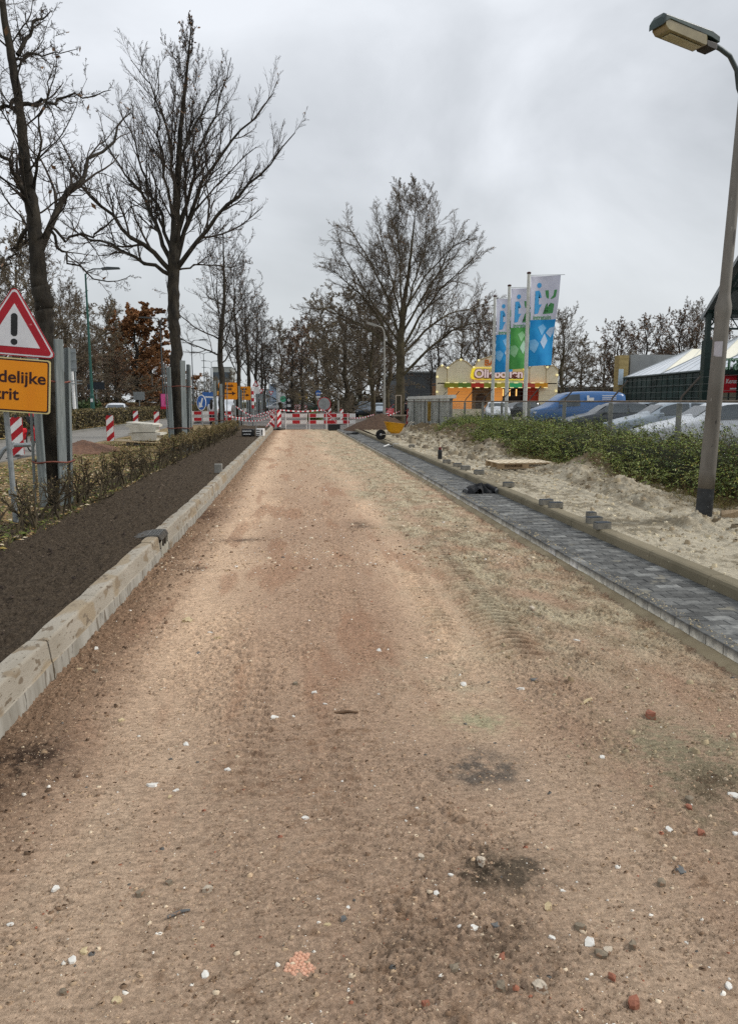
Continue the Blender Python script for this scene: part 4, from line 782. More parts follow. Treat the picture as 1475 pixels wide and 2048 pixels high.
boxhedge('hedge', 'second clipped hedge behind the white car', -20.2, 1.2, 1.35, 20, 240, 22000, [(108, 80, 48), (92, 66, 40), (120, 96, 58), (78, 66, 40)], 52, (.06, .12))
# --- thin near hedge along the soil bed
def near_hedge():
    q = np.random.RandomState(77); o = thing('hedge', 'thin twiggy hedge with bare stems along the dark soil bed', 'hedge', (-2.95, 6, .2))
    S0 = []; D0 = []; y = 0.
    while y < 26:
        for k in range(q.randint(2, 5)):
            S0.append((q.normal(0, .06)+np.interp(y, [0, 26], [0, .35]), y+q.normal(0, .05), -.03)); D0.append((q.normal(0, .28), q.normal(0, .35), 1))
        y += q.uniform(.24, .42)
    S0 = np.array(S0); D0 = nrm(np.array(D0)); K = len(S0); nearf = 1
    L1, R1 = grow(q, S0, D0, q.uniform(.46, .70, K), q.uniform(.010, .020, K), 7, .2, .06, .45)
    s, D, Ln, r = children(q, L1, R1, 7, .45, .97, (.5, 1.3), (.35, .75), .6, q.uniform(.42, .6, K), .12, .0028); L2, R2 = grow(q, s, D, Ln, r, 5, .25, .05, .5)
    s, D, Ln, r = children(q, L2, R2, 5, .2, .97, (.5, 1.3), (.4, .8), .6, Ln, .05, .0022); L3, R3 = grow(q, s, D, Ln, r, 3, .3, .03, .6)
    V, Fq = join([tubes(L1, R1, 5), tubes(L2, R2, 4), tubes(L3, R3, 3)]); link('stems', npmesh('stems', V, Fq), mat('hedge_stem', S(54, 46, 36), S(88, 78, 56), 6, .95), o)
    src = np.concatenate([L3[:, 1:].reshape(-1, 3), L2[:, 3:].reshape(-1, 3)]); yy = src[:, 1]; pr = np.clip((yy-1.5)/13, .035, 1.2)*np.clip((src[:, 2]-.36)/.2, .02, 1); pr /= pr.sum()
    n = 26000; C = src[q.choice(len(src), n, p=pr)]+q.normal(0, .02, (n, 3)); V, Fq = leafquads(q, C, (.008, .020), .5); me = npmesh('foliage', V, Fq); cols = [(120, 106, 66), (136, 120, 78), (98, 88, 58), (150, 130, 90), (128, 98, 70), (110, 110, 60)]
    ci = q.choice(len(cols), n); setcol(me, 'soil', np.repeat(np.array([srgb(*c) for c in cols])[ci]*q.uniform(.7, 1.2, (n, 1)), 4, 0)); link('foliage', me, mat('leafage', (1, 1, 1), attr='soil'), o)
near_hedge()
# --- wild green hedge on the right
def wild_hedge():
    q = np.random.RandomState(78); o = thing('hedge', 'overgrown green bramble hedge between sand strip and chain-link fence', 'hedge', (6.4, 4, .1))
    Lh = 27.5
    def top(Y): return .95+.12*fbm(Y*.5, Y*0+3, 3)*2-.15*sst(18, 27, Y)+.12*sst(9, 4, Y)
    def front(Y): return -1.05+.45*sst(13, 25, Y)+.18*fbm(Y*.45+7, Y*0, 3)*2
    n = 9500; y = Lh*q.rand(n)**1.25; x = q.uniform(0, 1, n); fr = front(y); X = fr+.25+(1.05-fr-.25)*x
    z0 = top(y)*q.uniform(.25, .9, n)*(.55+.45*sst(0, .4, x)); S0 = np.stack([X, y, z0], 1)
    D0 = np.stack([-q.uniform(.1, 1., n)*(1-x*.9), q.normal(-.25, .5, n), q.uniform(.15, .9, n)], 1); Ln = q.uniform(.25, .55, n)
    L1, R1 = grow(q, S0, D0, Ln, np.full(n, .003), 6, .10, -.16, .4); V, Fq = tubes(L1, R1, 3)
    link('stems', npmesh('stems', V, Fq), mat('bramble_stem', S(70, 58, 34), S(96, 82, 48), 6, .9), o)
    # base twigs, dry
    m_ = 5000; yb = Lh*q.rand(m_)**1.25; xb = front(yb)+.15+q.uniform(-.05, .5, m_); Sb = np.stack([xb, yb, np.full(m_, .02)], 1); Lb, Rb = grow(q, Sb, np.stack([q.normal(-.2, .5, m_), q.normal(0, .5, m_), q.uniform(.3, 1, m_)], 1), q.uniform(.15, .5, m_), np.full(m_, .0035), 4, .2, -.05, .4)
    V, Fq = tubes(Lb, Rb, 3); link('dry_stems', npmesh('dry_stems', V, Fq), mat('dry_stem', S(98, 78, 46), S(140, 116, 72), 6, .9), o)
    # leaves along arching stems, in pairs pointing outwards
    per = 22; par = np.repeat(np.arange(n), per); t = q.uniform(.1, 1, n*per)*5.99; i = t.astype(int); f = (t-i)[:, None]; b = L1[par, i]*(1-f)+L1[par, i+1]*f; d = nrm(L1[par, i+1]-L1[par, i])
    a = nrm(np.cross(d, np.array([0, 0, 1.]))+q.normal(0, .25, b.shape))*np.where(q.rand(len(b)) < .5, -1, 1)[:, None]
    dirn = nrm(a*.8+d*.7+np.array([0, 0, -.25])+q.normal(0, .2, b.shape)); s = (q.uniform(.022, .046, len(b))*(1+.025*b[:, 1]))[:, None]; w = nrm(np.cross(dirn, np.array([0, 0, 1.])+q.normal(0, .5, b.shape)))
    nn = np.cross(dirn, w); V = np.stack([b, b+dirn*s*.5+w*s*.15-nn*s*.05, b+dirn*s, b+dirn*s*.5-w*s*.15-nn*s*.05], 1).reshape(-1, 3)
    me = npmesh('foliage', V, np.arange(len(V)).reshape(-1, 4)); cols = np.array([srgb(*c) for c in [(72, 92, 34), (98, 118, 44), (122, 140, 56), (146, 160, 70), (90, 106, 44), (168, 176, 106), (196, 182, 92), (150, 114, 70)]])
    pch = fbm(b[:, 1]*.9, b[:, 0]*1.2+b[:, 2]*1.5, 3); u = np.clip(q.normal(.42, .25, len(b))+pch*1.1, 0, .999); ci = (u*6).astype(int); rare = q.rand(len(b)); ci[rare < .02] = 6; ci[rare > .985] = 7
    setcol(me, 'soil', np.repeat(cols[ci]*q.uniform(.75, 1.2, (len(b), 1)), 4, 0)); mm_ = mat('hedge_leaf', (1, 1, 1), attr='soil', rough=.5); link('foliage', me, mm_, o)
    # inner mass so the fence behind does not shine through
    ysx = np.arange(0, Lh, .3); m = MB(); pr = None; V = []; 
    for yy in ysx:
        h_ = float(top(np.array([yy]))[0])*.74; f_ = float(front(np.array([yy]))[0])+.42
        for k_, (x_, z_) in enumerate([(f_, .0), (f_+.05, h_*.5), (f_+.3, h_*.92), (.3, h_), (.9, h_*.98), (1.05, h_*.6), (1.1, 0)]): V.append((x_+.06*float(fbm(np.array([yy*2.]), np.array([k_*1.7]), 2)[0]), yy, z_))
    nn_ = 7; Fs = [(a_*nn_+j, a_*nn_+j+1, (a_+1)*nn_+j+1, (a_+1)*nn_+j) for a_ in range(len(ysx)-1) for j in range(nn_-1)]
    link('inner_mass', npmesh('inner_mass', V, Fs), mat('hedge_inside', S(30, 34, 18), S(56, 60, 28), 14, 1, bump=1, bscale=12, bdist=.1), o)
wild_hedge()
thicket('grass_tuft', 'tall dry grass and weeds at the foot of the white concrete wall', 6.6, 31.5, .9, 3.4, .75, 2600, [(112, 112, 56), (92, 84, 50), (130, 116, 72), (78, 88, 38)], 61, None, (.05, .14))
thicket('bush', 'low dark hedge in front of the snack stall', 9.6, 38, 2.4, 3, .95, 5000, [(44, 58, 26), (56, 72, 32), (38, 50, 22)], 62, None, (.05, .1))
def tufts(name, label, n, xr, y0, y1, zf, hh, cols, seed):
    q = np.random.RandomState(seed); X = q.uniform(*xr, n); Y = y0+(y1-y0)*q.rand(n)**1.3; X = X+.12*fbm(Y, X*0, 2); Z = zf(X, Y); a = q.uniform(0, 6.28, n); h = q.uniform(hh*.5, hh, n); w = .0035
    dx, dy = np.cos(a)*w, np.sin(a)*w; lx, ly = q.normal(0, .4, n)*h, q.normal(0, .4, n)*h
    V = np.stack([np.stack([X-dx, Y-dy, Z], 1), np.stack([X+dx, Y+dy, Z], 1), np.stack([X+lx+dx*.3, Y+ly+dy*.3, Z+h], 1), np.stack([X+lx-dx*.3, Y+ly-dy*.3, Z+h], 1)], 1).reshape(-1, 3)
    me = npmesh(name, V, np.arange(4*n).reshape(n, 4)); ci = q.choice(len(cols), n); setcol(me, 'soil', np.repeat(np.array([srgb(*c) for c in cols])[ci]*q.uniform(.8, 1.2, (n, 1)), 4, 0)); return tag(link(name, me, mat('leafage', (1, 1, 1), attr='soil')), label, kind='stuff')
tufts('grass', 'grass growing under the thin hedge', 5000, (-3.25, -2.75), 6, 34, lambda X, Y: .2+0*X, .07, [(92, 108, 40), (78, 92, 36), (120, 118, 62), (146, 128, 80)], 5)
tufts('grass', 'dry grass at the foot of the bramble hedge', 16000, (5.15, 5.75), 5, 34, lambda X, Y: .22+0*X, .16, [(120, 108, 58), (98, 88, 46), (92, 100, 42), (150, 130, 84)], 6)
# ================================================================ OBJECTS
RX = lambda a: Matrix.Rotation(a, 4, 'X'); RY = lambda a: Matrix.Rotation(a, 4, 'Y'); RZ = lambda a: Matrix.Rotation(a, 4, 'Z'); TR = Matrix.Translation
def rounded(pts, r, k=4):
    out = []; n = len(pts)
    for i in range(n):
        p = Vector(pts[i]); a = (Vector(pts[i-1])-p); b = (Vector(pts[(i+1) % n])-p); a.normalize(); b.normalize(); h = a.angle(b)/2; d = r/math.tan(h); c = p+(a+b).normalized()*(r/sin(h)); s = p+a*d; e = p+b*d
        va = s-c; vb = e-c
        for j in range(k+1):
            v = va.lerp(vb, j/k); v = v.normalized()*r; out.append(tuple(c+v))
    return out
def inset(pts, f, c=None):
    c = c or (sum(p[0] for p in pts)/len(pts), sum(p[1] for p in pts)/len(pts)); return [(c[0]+(x-c[0])*f, c[1]+(z-c[1])*f) for x, z in pts]
def plate(name, poly, y0, y1, m, parent, mb=None): return MB().prism(poly, y0, y1).build(name, m, parent)
# ---- warning triangle + orange board
M_ppost = mat('sign_post', S(120, 126, 128), S(150, 155, 156), 14, .6, bump=.15, metal=.2)
g = G(38, 1048, .2); t = thing('warning_sign', 'red and white warning triangle with exclamation mark above an orange board', 'road sign', (g.x, 8.75, .18), R(7))
m = MB(); m.tube([(-.02, .03, -.1), (-.07, .03, 2.95)], .03, 10); m.build('post', M_ppost, t)
m = MB(); m.tube([(-.62, .06, .20), (-.23, .06, .68), (-.10, .06, .88), (-.03, .06, .925), (.19, .06, .93)], .024, 8); m.tube([(-.03, .05, .90), (-.03, .05, .96)], .045, 8); m.tube([(-.035, .03, .35), (-.035, .03, .42)], .045, 8); m.build('handrail', M_galv, t)
TP = P(28, 573, 8.65); s_ = .90; h_ = s_*.866; Rl = RY(R(4.2))
tt = bpy.data.objects.new('triangle_plate', None)
tri = [(-s_/2, 0), (s_/2, 0), (0, h_)]; ox = TP.x-g.x-.075; oz = 2.65-h_+.0
def sgn(poly, y0, y1, m_, name): 
    b = MB(); b.prism(poly, y0, y1); T = RZ(-R(7)) @ TR((ox, -.02, 1.92)) @ RZ(R(7)) @ Rl; b.v = [tuple(T @ Vector(v)) for v in b.v]; return b.build(name, m_, t)
M_redw = mat('worn_red_sheet', S(158, 10, 30), S(176, 18, 38), 5, .45, speck=[(14, .70, S(206, 120, 124)), (40, .74, S(220, 190, 190))])
M_whw = mat('worn_white_sheet', S(212, 212, 216), S(228, 228, 230), 5, .5, speck=[(30, .76, S(120, 110, 100))])
M_orw = mat('worn_orange_sheet', S(232, 140, 6), S(240, 152, 12), 3, .45, speck=[(26, .76, S(190, 100, 20))])
sgn(rounded(tri, .045), -.004, .012, M_redw, 'plate')
c_t = (0, h_/3)
sgn(rounded(inset(tri, .955, c_t), .035), -.0055, -.004, M_whw, 'white_edge'); sgn(rounded(inset(tri, .895, c_t), .03), -.007, -.0055, M_redw, 'red_border')
sgn(rounded(inset(tri, .60, c_t), .004), -.0085, -.007, M_whw, 'white_field')
ex = [(-.022, .30)]; bar = rounded([(-.034, .225), (.034, .225), (.034, .475), (-.034, .475)], .033); 
T = RZ(-R(7)) @ TR((ox, -.02, 1.92)) @ RZ(R(7)) @ Rl
b = MB(); b.prism([(x, z-.01) for x, z in bar], -.010, -.0085); b.prism(disc(.035, 20, 0, .155), -.010, -.0085); b.v = [tuple(T @ Vector(v)) for v in b.v]; b.build('exclamation_mark', M_black, t)
bw, bh = .98, .60
def brd(x0, z0, x1, z1, r, y0, y1, m_, nm):
    b = MB(); b.prism(rounded([(x0, z0), (x1-.10, z0), (x1-.10, z1), (x0, z1)], r), y0, y1); T2 = T @ TR((.48-bw/2-.0, 0, -.0)); b.v = [tuple(T2 @ Vector(v)) for v in b.v]; return b.build(nm, m_, t)
zt = -.02; brd(-bw/2, zt-bh, bw/2, zt, .03, -.004, .014, mat('cream_edge', S(222, 206, 150), S(206, 190, 130), 8, .5), 'board')
brd(-bw/2+.016, zt-bh+.014, bw/2-.016, zt-.014, .026, -.0052, -.004, M_dkred, 'dark_border'); brd(-bw/2+.032, zt-bh+.030, bw/2-.032, zt-.030, .018, -.0064, -.0052, M_orw, 'orange_field')
T2 = T @ TR((.48-bw/2, -.0075, 0))
text('Tijdelijke', .185, (0, 0, 0), M_dkred, t, ext=.0008, align='LEFT', bold=.0035, rot=T2 @ TR((-.35, 0, zt-.27)), sx=1.03, name='lettering')
text('uitrit', .185, (0, 0, 0), M_dkred, t, ext=.0008, align='LEFT', bold=.0035, rot=T2 @ TR((-.32, 0, zt-.46)), sx=1.03, name='lettering')
# support brackets + grey posts
# ---- near lamp post
def lamp_near():
    b = Vector((4.78, 8.22, .17)); t = thing('lamp_post', 'tall weathered aluminium lamp post with black foot beside the bramble hedge', 'street lamp', b)
    tip = P(1480, 250, 8.22)-b
    M_al = mat('weathered_aluminium', S(104, 98, 90), S(134, 129, 121), 4, .65, metal=.25, stretch=(1, 1, .25), bump=.35, bscale=120, bdist=.002, speck=[(7, .68, S(74, 70, 66)), (26, .72, S(160, 155, 146))])
    lean = tip.x/tip.z
    def at(z): return (lean*z, 0, z)
    MB().tube([at(-.2), at(.42)], [.094, .093], 20).build('foot', mat('black_foot', S(34, 36, 38), S(56, 58, 60), 10, .6, speck=[(40, .7, S(120, 120, 118))]), t)
    zs = [(.42, .0925), (.62, .090), (1.3, .083), (2.30, .078), (2.36, .080), (2.42, .088), (2.50, .089), (2.60, .066), (2.66, .060), (4.75, .052), (4.8, .03)]
    MB().tube([at(z) for z, r in zs], [r for z, r in zs], 24).build('pole', M_al, t, smooth=True)
    # arm and lantern
    A = [P(1476, 175, 8.22)-b, P(1472, 140, 8.2)-b, P(1458, 112, 8.15)-b, P(1440, 98, 8.1)-b, P(1415, 84, 8.05)-b]
    A = [Vector(at(4.7))]+A
    MB().tube(A, [.03, .028, .026, .025, .025, .027], 12).build('arm', mat('dark_arm', S(64, 74, 76), S(90, 98, 100), 10, .5, metal=.3), t, smooth=True)
    e0 = P(1425, 80, 8.05)-b; e1 = P(1312, 42, 7.75)-b; ax = (e1-e0); Ln = ax.length; ax.normalize(); sd = Vector((0, 1, 0)); sd = (sd-ax*sd.dot(ax)).normalized(); up = ax.cross(sd); up = up if up.z > 0 else -up
    T = Matrix(((ax.x, sd.x, up.x, e0.x), (ax.y, sd.y, up.y, e0.y), (ax.z, sd.z, up.z, e0.z), (0, 0, 0, 1)))
    # housing: sloped green-black top, long trapezoid
    def lof(secs, nm, m_):
        B = MB(); n = len(secs[0][1]); vs = []
        for x, ring in secs: vs += [(x, y, z) for y, z in ring]
        fs = [(i*n+j, i*n+(j+1) % n, (i+1)*n+(j+1) % n, (i+1)*n+j) for i in range(len(secs)-1) for j in range(n)]+[tuple(range(n))[::-1], tuple((len(secs)-1)*n+j for j in range(n))]
        B.add(vs, fs); B.v = [tuple(T @ Vector(v)) for v in B.v]; return B.build(nm, m_, t, bevel=.004)
    ring = lambda w, z0, z1, c=.03: [(-w, z0), (-w, z1-c), (-w+c*1.4, z1), (w-c*1.4, z1), (w, z1-c), (w, z0)]
    lof([(-.02, ring(.07, -.045, .04)), (.12, ring(.085, -.03, .06)), (Ln*.9, ring(.10, .0, .06)), (Ln*.97, ring(.10, -.035, .06)), (Ln+.0, ring(.095, -.065, .02))], 'housing', mat('lantern_green', S(36, 52, 50), S(62, 80, 76), 6, .35))
    lof([(-.0, ring(.06, -.11, -.035)), (.03, ring(.07, -.125, -.032)), (.15, ring(.07, -.12, -.032)), (.17, ring(.07, -.10, -.032))], 'gear_box', mat('gear_box', S(46, 42, 38), S(66, 60, 54), 8, .6))
    lof([(.175, ring(.075, -.10, .03, .01)), (.20, ring(.085, -.125, .03, .01)), (Ln*.90, ring(.09, -.095, .03, .01)), (Ln*.955, ring(.088, -.06, .02, .01))], 'lens', mat('yellowed_lens', S(128, 116, 84), S(160, 148, 112), 4, .18, spec=.8))
    lof([(.23, ring(.05, -.134, -.126, .002)), (Ln*.83, ring(.055, -.112, -.104, .002))], 'lens_pane', mat('lens_pane', S(186, 178, 148), S(204, 198, 170), 4, .1))
    # sticker and small marks
    a = -.2
    T0 = TR(at(2.02)) @ RZ(R(-28)); B = MB()
    for i in range(5):
        for_ = 0
    pts = []; k = 6
    vs = []; 
    for z in (-.085, .085):
        for i in range(k+1): an = R(-135+i*11); vs.append((.0815*cos(an), .0815*sin(an), z))
    B.add([(T0 @ Vector(v)) for v in vs], [(i, i+1, i+k+2, i+k+1) for i in range(k)]); B.build('sticker', mat('sticker', S(176, 170, 178), S(190, 186, 190), 6, .5), t)
    for (z, an0, w_) in ((1.20, -100, 9), (.92, -112, 12)):
        B = MB(); r_ = .0868; vs = []
        for (da, dzz) in ((0, 0), (w_, .025), (w_*.9, -.005), (w_*.45, -.035), (w_*.3, -.01)): an = R(an0+da); vs.append((r_*cos(an)+at(z)[0], r_*sin(an), z+dzz))
        B.add(vs, [(0, 1, 2), (0, 2, 3), (0, 3, 4)]); B.build('paint_mark', M_black, t)
lamp_near()
tag(shard_mesh(.16, .9, 8, 3).build('boulder', mat('sand_lump', S(150, 128, 100), S(178, 156, 126), 8, .9, bump=.8)), 'lump of caked sand at the foot of the near lamp post', 'sand lump').location = (5.02, 8.05, .22)
def lamp_small(px, ytop, Yd, label, head_px, r=.075):
    p = P(px, 803, Yd); tp = P(px, ytop, Yd); t = thing('lamp_post', label, 'street lamp', (p.x, Yd, 0), 0, 'lamp posts along the lane'); h = tp.z; hx = (P(head_px, ytop, Yd).x-p.x)
    M_c = mat('pale_lamp_pole', S(134, 132, 126), S(160, 158, 150), 3, .7, bump=.3)
    MB().tube([(0, 0, -.1), (0, 0, 2.4), (0, 0, 2.5), (0, 0, h-.5)], [r*1.1, r, r*.8, r*.6], 12).build('pole', M_c, t)
    MB().tube([(0, 0, h-.52), (-.03, 0, h-.3), (-.15, 0, h-.08), (hx*.5, 0, h+.02)], [.04]*4, 8).build('arm', M_c, t)
    L_ = abs(hx*.62); T = TR((hx*.5, 0, h+.03)) @ RY(R(14)); b = MB(); b.prism([(0, -.09), (0, .05), (-L_*.85, .07), (-L_, 0), (-L_*.9, -.06)], -.13, .13, 0, T); b.build('lantern', M_c, t)
lamp_small(768, 652, 43, 'pale lamp post with tilted lantern standing at the soil heap', 735)
lamp_small(676, 712, 80, 'pale lamp post seen above the red and white barrier', 654, .09)
for (px, yt, Yd, lab) in ((692, 768, 70, 'small mushroom-topped park lamp right of the pale lamp post'), (605, 778, 95, 'small mushroom-topped park lamp beyond the chevron posts')):
    p = P(px, yt, Yd); t = thing('park_lamp', lab, 'street lamp', (p.x, Yd, 0)); MB().tube([(0, 0, 0), (0, 0, p.z-.1)], .06, 8).build('pole', M_greymetal, t); MB().lathe([(.02, p.z+.12), (.25, p.z+.05), (.36, p.z-.02), (.34, p.z-.06), (.1, p.z-.14)], k=14).build('hood', mat('pale_hood', S(176, 180, 176), S(194, 198, 194)), t)
# ---- tall double lamps on the median
M_green = mat('green_lamp_paint', S(30, 74, 66), S(44, 92, 82), 4, .5); M_dlamp = mat('dark_lamp_paint', S(58, 66, 68), S(78, 84, 86), 4, .5)
for i, (px, yt, Yd, lab, two) in enumerate([(177, 537, 46, 'tall dark green lamp pole rising from the median hedge', False), (325, 636, 74, 'tall double-armed lamp behind the pink poster', True), (385, 680, 99, 'tall double-armed lamp right of the second tree trunk', True), (408, 705, 124, 'tall double-armed lamp above the blue arrow sign', True), (423, 722, 150, 'tall double-armed lamp left of the slim street tree', True), (421, 735, 176, 'farthest double-armed lamp on the median', True)]):
    tp = P(px, yt, Yd); bs = P(px+(8 if i == 0 else 2), 803, Yd); t = thing('median_lamp', lab, 'street lamp', (bs.x, Yd, .05), 0, 'tall lamps along the median'); h = tp.z-.35; dx = 0
    r = .10 if i == 0 else .09; MB().tube([(0, 0, 0), (0, 0, 1.9), (0, 0, 2.0), (dx, 0, h*.6), (dx, 0, h)], [r*1.25, r*1.2, r*.9, r*.7, r*.5], 10).build('pole', M_green if i == 0 else M_dlamp, t)
    for s in ((1,) if not two else (1, -1)):
        MB().tube([(0, 0, h-.1), (s*.12, 0, h+.14), (s*.45, 0, h+.28), (s*1.0, 0, h+.30)], .04, 6).build('arm', M_dlamp, t); b = MB(); b.prism([(s*.95, .24), (s*.95, .34), (s*1.25, .40), (s*1.95, .38), (s*1.95, .30)], -.15, .15, 0, TR((0, 0, h))); b.build('lantern', M_dlamp, t)
    if i == 0: MB().box((0, -.125, 1.62), (.14, .01, .2)).build('notice', M_white, t)
# ---- red-white beacons
def beacon(loc, rz, label, base=True, w=.26, h=.95, z=.12, tilt=0, group='red and white chevron beacons', flip=1):
    t = thing('beacon', label, 'traffic beacon', loc, rz, group, ry=tilt)
    out = rounded([(-w/2, z), (w/2, z), (w/2, z+h), (-w/2, z+h)], .07); MB().prism(out, 0, .03).build('panel', M_red, t)
    b = MB(); k = 4; sl = w*.85
    for i in range(-1, 4):
        z0 = z+.16+i*.40; q4 = [(-w/2, z0), (w/2, z0+sl), (w/2, z0+sl+.20), (-w/2, z0+.20)]
        # clip to the panel height
        lo, hi = z+.012, z+h-.012
        def clip(pl, c, s):
            o = []
            for a, bb in zip(pl, pl[1:]+pl[:1]):
                ia, ib = s*(a[1]-c) >= 0, s*(bb[1]-c) >= 0
                if ia: o.append(a)
                if ia != ib: f = (c-a[1])/(bb[1]-a[1]); o.append((a[0]+(bb[0]-a[0])*f, c))
            return o
        pl = clip(clip(q4, lo, 1), hi, -1) if True else q4
        if len(pl) > 2:
            pl = [(x*flip*.94, zz) for x, zz in pl]; b.prism(pl, -.003, .0); b.prism(pl, .03, .033)
    b.build('stripes', M_white, t)
    b = MB(); b.tube([(0, .015, z+h-.01), (0, .015, z+h+.07)], [.04, .03], 8); b.build('lamp_socket', M_black, t)
    if base: b = MB(); b.box((0, .02, .05), (.42, .8, .10), bev=.03); b.box((0, .02, .12), (.12, .14, .08), bev=.02); b.build('foot', mat('recycled_rubber', S(62, 60, 58), S(92, 90, 86), 8, .95, bump=.5), t)
    return t
g = G(205, 893, .06); beacon((g.x+.1, 27.2, .05), R(4), 'red and white chevron beacon on the road edge left of the stack of white slabs')
beacon((P(270, 803, 40).x, 40, .05), R(4), 'red and white chevron beacon just behind the stack of white slabs')
beacon((P(312, 803, 37).x, 37, .05), R(4), 'red and white chevron beacon between the white slabs and the fan-shaped tree')
beacon((P(29, 803, 20.5).x, 20.5, .05), R(4), 'red and white chevron beacon behind the warning sign, near the cyclist', w=.32, h=1.02)
beacon((P(440, 803, 42).x, 42, .05), R(-10), 'leaning chevron beacon left of the barrier tape', flip=-1, h=1.0, w=.3)
p = P(546, 803, 42.3); beacon((p.x-.08, 42.3, .02), R(-28), 'chevron beacon wrapped in tape at the left end of the barrier', flip=-1, h=1.0, w=.3)
beacon((P(557, 803, 42.3).x, 42.6, .02), R(35), 'second chevron beacon back to back with the taped one', flip=1, h=1.0, w=.26)
for i in range(13):
    px = 562+i*4.1; Yd = 150-i*4.2; p = P(px, 803, Yd); beacon((p.x, Yd, .02), R(10), 'chevron beacon in the close row set out beyond the barrier, '+['farthest of all', 'next to the farthest', 'third from the far end', 'fourth from the far end', 'fifth from the far end', 'sixth from the far end', 'middle one', 'sixth from the near end', 'fifth from the near end', 'fourth from the near end', 'third from the near end', 'second from the near end', 'nearest of the row'][i], group='row of chevron beacons beyond the barrier', w=.42, h=1.0)
for (px, Yd, lab, fl) in ((659, 58, 'chevron beacon standing right behind the round sign', 1), (683, 52, 'chevron beacon behind the barrier at the pale lamp post', 1)): beacon((P(px, 803, Yd).x, Yd, .02), R(20), lab, flip=fl)
beacon((P(815, 803, 43).x, 43.2, .1), R(60), 'dark striped beacon leaning at the corner of the white concrete wall', flip=1, tilt=R(10), w=.22)
# ---- barrier boards
def barrier(x0, x1, Y, label, zt=.88, legs=(0, 1), start=0, n=None, Y1=None):
    L_ = x1-x0; rz = math.atan2((Y1 or Y)-Y, L_); t = thing('barrier', label, 'road barrier', (x0, Y, .02), rz, 'red and white barrier boards'); L_ = L_/cos(rz)
    n = n or 5
    for (a, b) in ((zt-.19, zt), (zt-.56, zt-.37)):
        m = MB()
        for i in range(n): m.box((L_*(i+.5)/n, 0, (a+b)/2), (L_/n-.001, .03, b-a), (i+start) % 2)
        m.build('board', [M_red, M_white], t)
        m = MB(); m.box((L_/2, .0, b+.012), (L_, .034, .02)); m.box((L_/2, 0, a-.012), (L_, .034, .02)); m.build('edge', mat('pink_grey_edge', S(196, 180, 178), S(210, 200, 198)), t)
    for l in legs:
        m = MB(); x = .05+(L_-.1)*l; m.tube([(x, -.03, zt+.03), (x, -.05, .0)], .022, 6); m.tube([(x, .03, zt-.1), (x, .28, .0)], .018, 6); m.build('leg', M_white, t)
    return t
Yb = 43.
xx = lambda px, Y=Yb: P(px, 803, Y).x
barrier(xx(552), xx(582), Yb, 'barrier board at the left end of the closed lane', start=0, n=3, legs=(0, .6)); barrier(xx(569)+.0, xx(614), Yb-.12, 'barrier board in the middle left with two leg frames', start=1, n=3, legs=(0, 1))
barrier(xx(616), xx(662), Yb-.3, 'barrier board in front of the round sign', start=0, n=3, legs=(.0, .8)); barrier(xx(660), xx(710), Yb-.15, 'barrier board at the right end beside the soil heap', start=0, n=4, legs=(.7,))
barrier(xx(372, 45), xx(462, 45), 45, 'barrier board across the verge beside the blue arrow sign', start=1, n=6, legs=(.1, .9), zt=1.0)
TAPE = ['upper tape sagging from the leaning beacon to the barrier','lower tape sagging from the barrier towards the second tree guard','tape starting high beside the second tree guard','tape end hanging down to the soil bed','straight tape along the top of the barrier boards','tape wound down over the board below the round sign','tape from the right barrier board to the soil heap','tape stretched over the soil heap to the timber frame']
for lab, pts in zip(TAPE, ([(435, 818, 42), (458, 832, 42.6), (490, 836, 43), (520, 828, 42.6), (548, 820, 42.2)], [(548, 822, 42.2), (530, 838, 42.2), (500, 842, 42.4), (470, 838, 43)], [(470, 812, 43), (500, 830, 42.8), (525, 832, 42.5), (550, 818, 42.2)], [(551, 832, 42.2), (535, 850, 41.5), (524, 866, 40.5)], [(560, 820, 42), (646, 820, 42.5)], [(647, 820, 42.6), (664, 835, 42.2), (672, 846, 42)], [(700, 836, 42), (748, 829, 41.5)], [(742, 838, 40), (800, 822, 45)])):
    b = MB()
    P3 = [P(*q_) for q_ in pts]; 
    if len(P3) == 2: P3 = [P3[0], (P3[0]+P3[1])/2-Vector((0, 0, .08)), P3[1]]
    n_ = len(P3)
    dens = []
    for i in range((n_-1)*10+1):
        f = i/10; a_ = min(int(f), n_-2); ff = f-a_; p0 = P3[max(a_-1, 0)]; p1 = P3[a_]; p2 = P3[a_+1]; p3 = P3[min(a_+2, n_-1)]
        dens.append(.5*((2*p1)+(p2-p0)*ff+(2*p0-5*p1+4*p2-p3)*ff**2+(3*p1-p0-3*p2+p3)*ff**3))
    for i in range(len(dens)-1):
        a_, c2 = dens[i], dens[i+1]; w = Vector((0, .01, .035)); b.add([a_-w, c2-w, c2+w, a_+w], [(0, 1, 2, 3)], (i//1) % 2)
    tag(b.build('barrier_tape', [M_white, M_red]), 'red and white '+lab, 'barrier tape', 'red and white tapes at the closed lane')
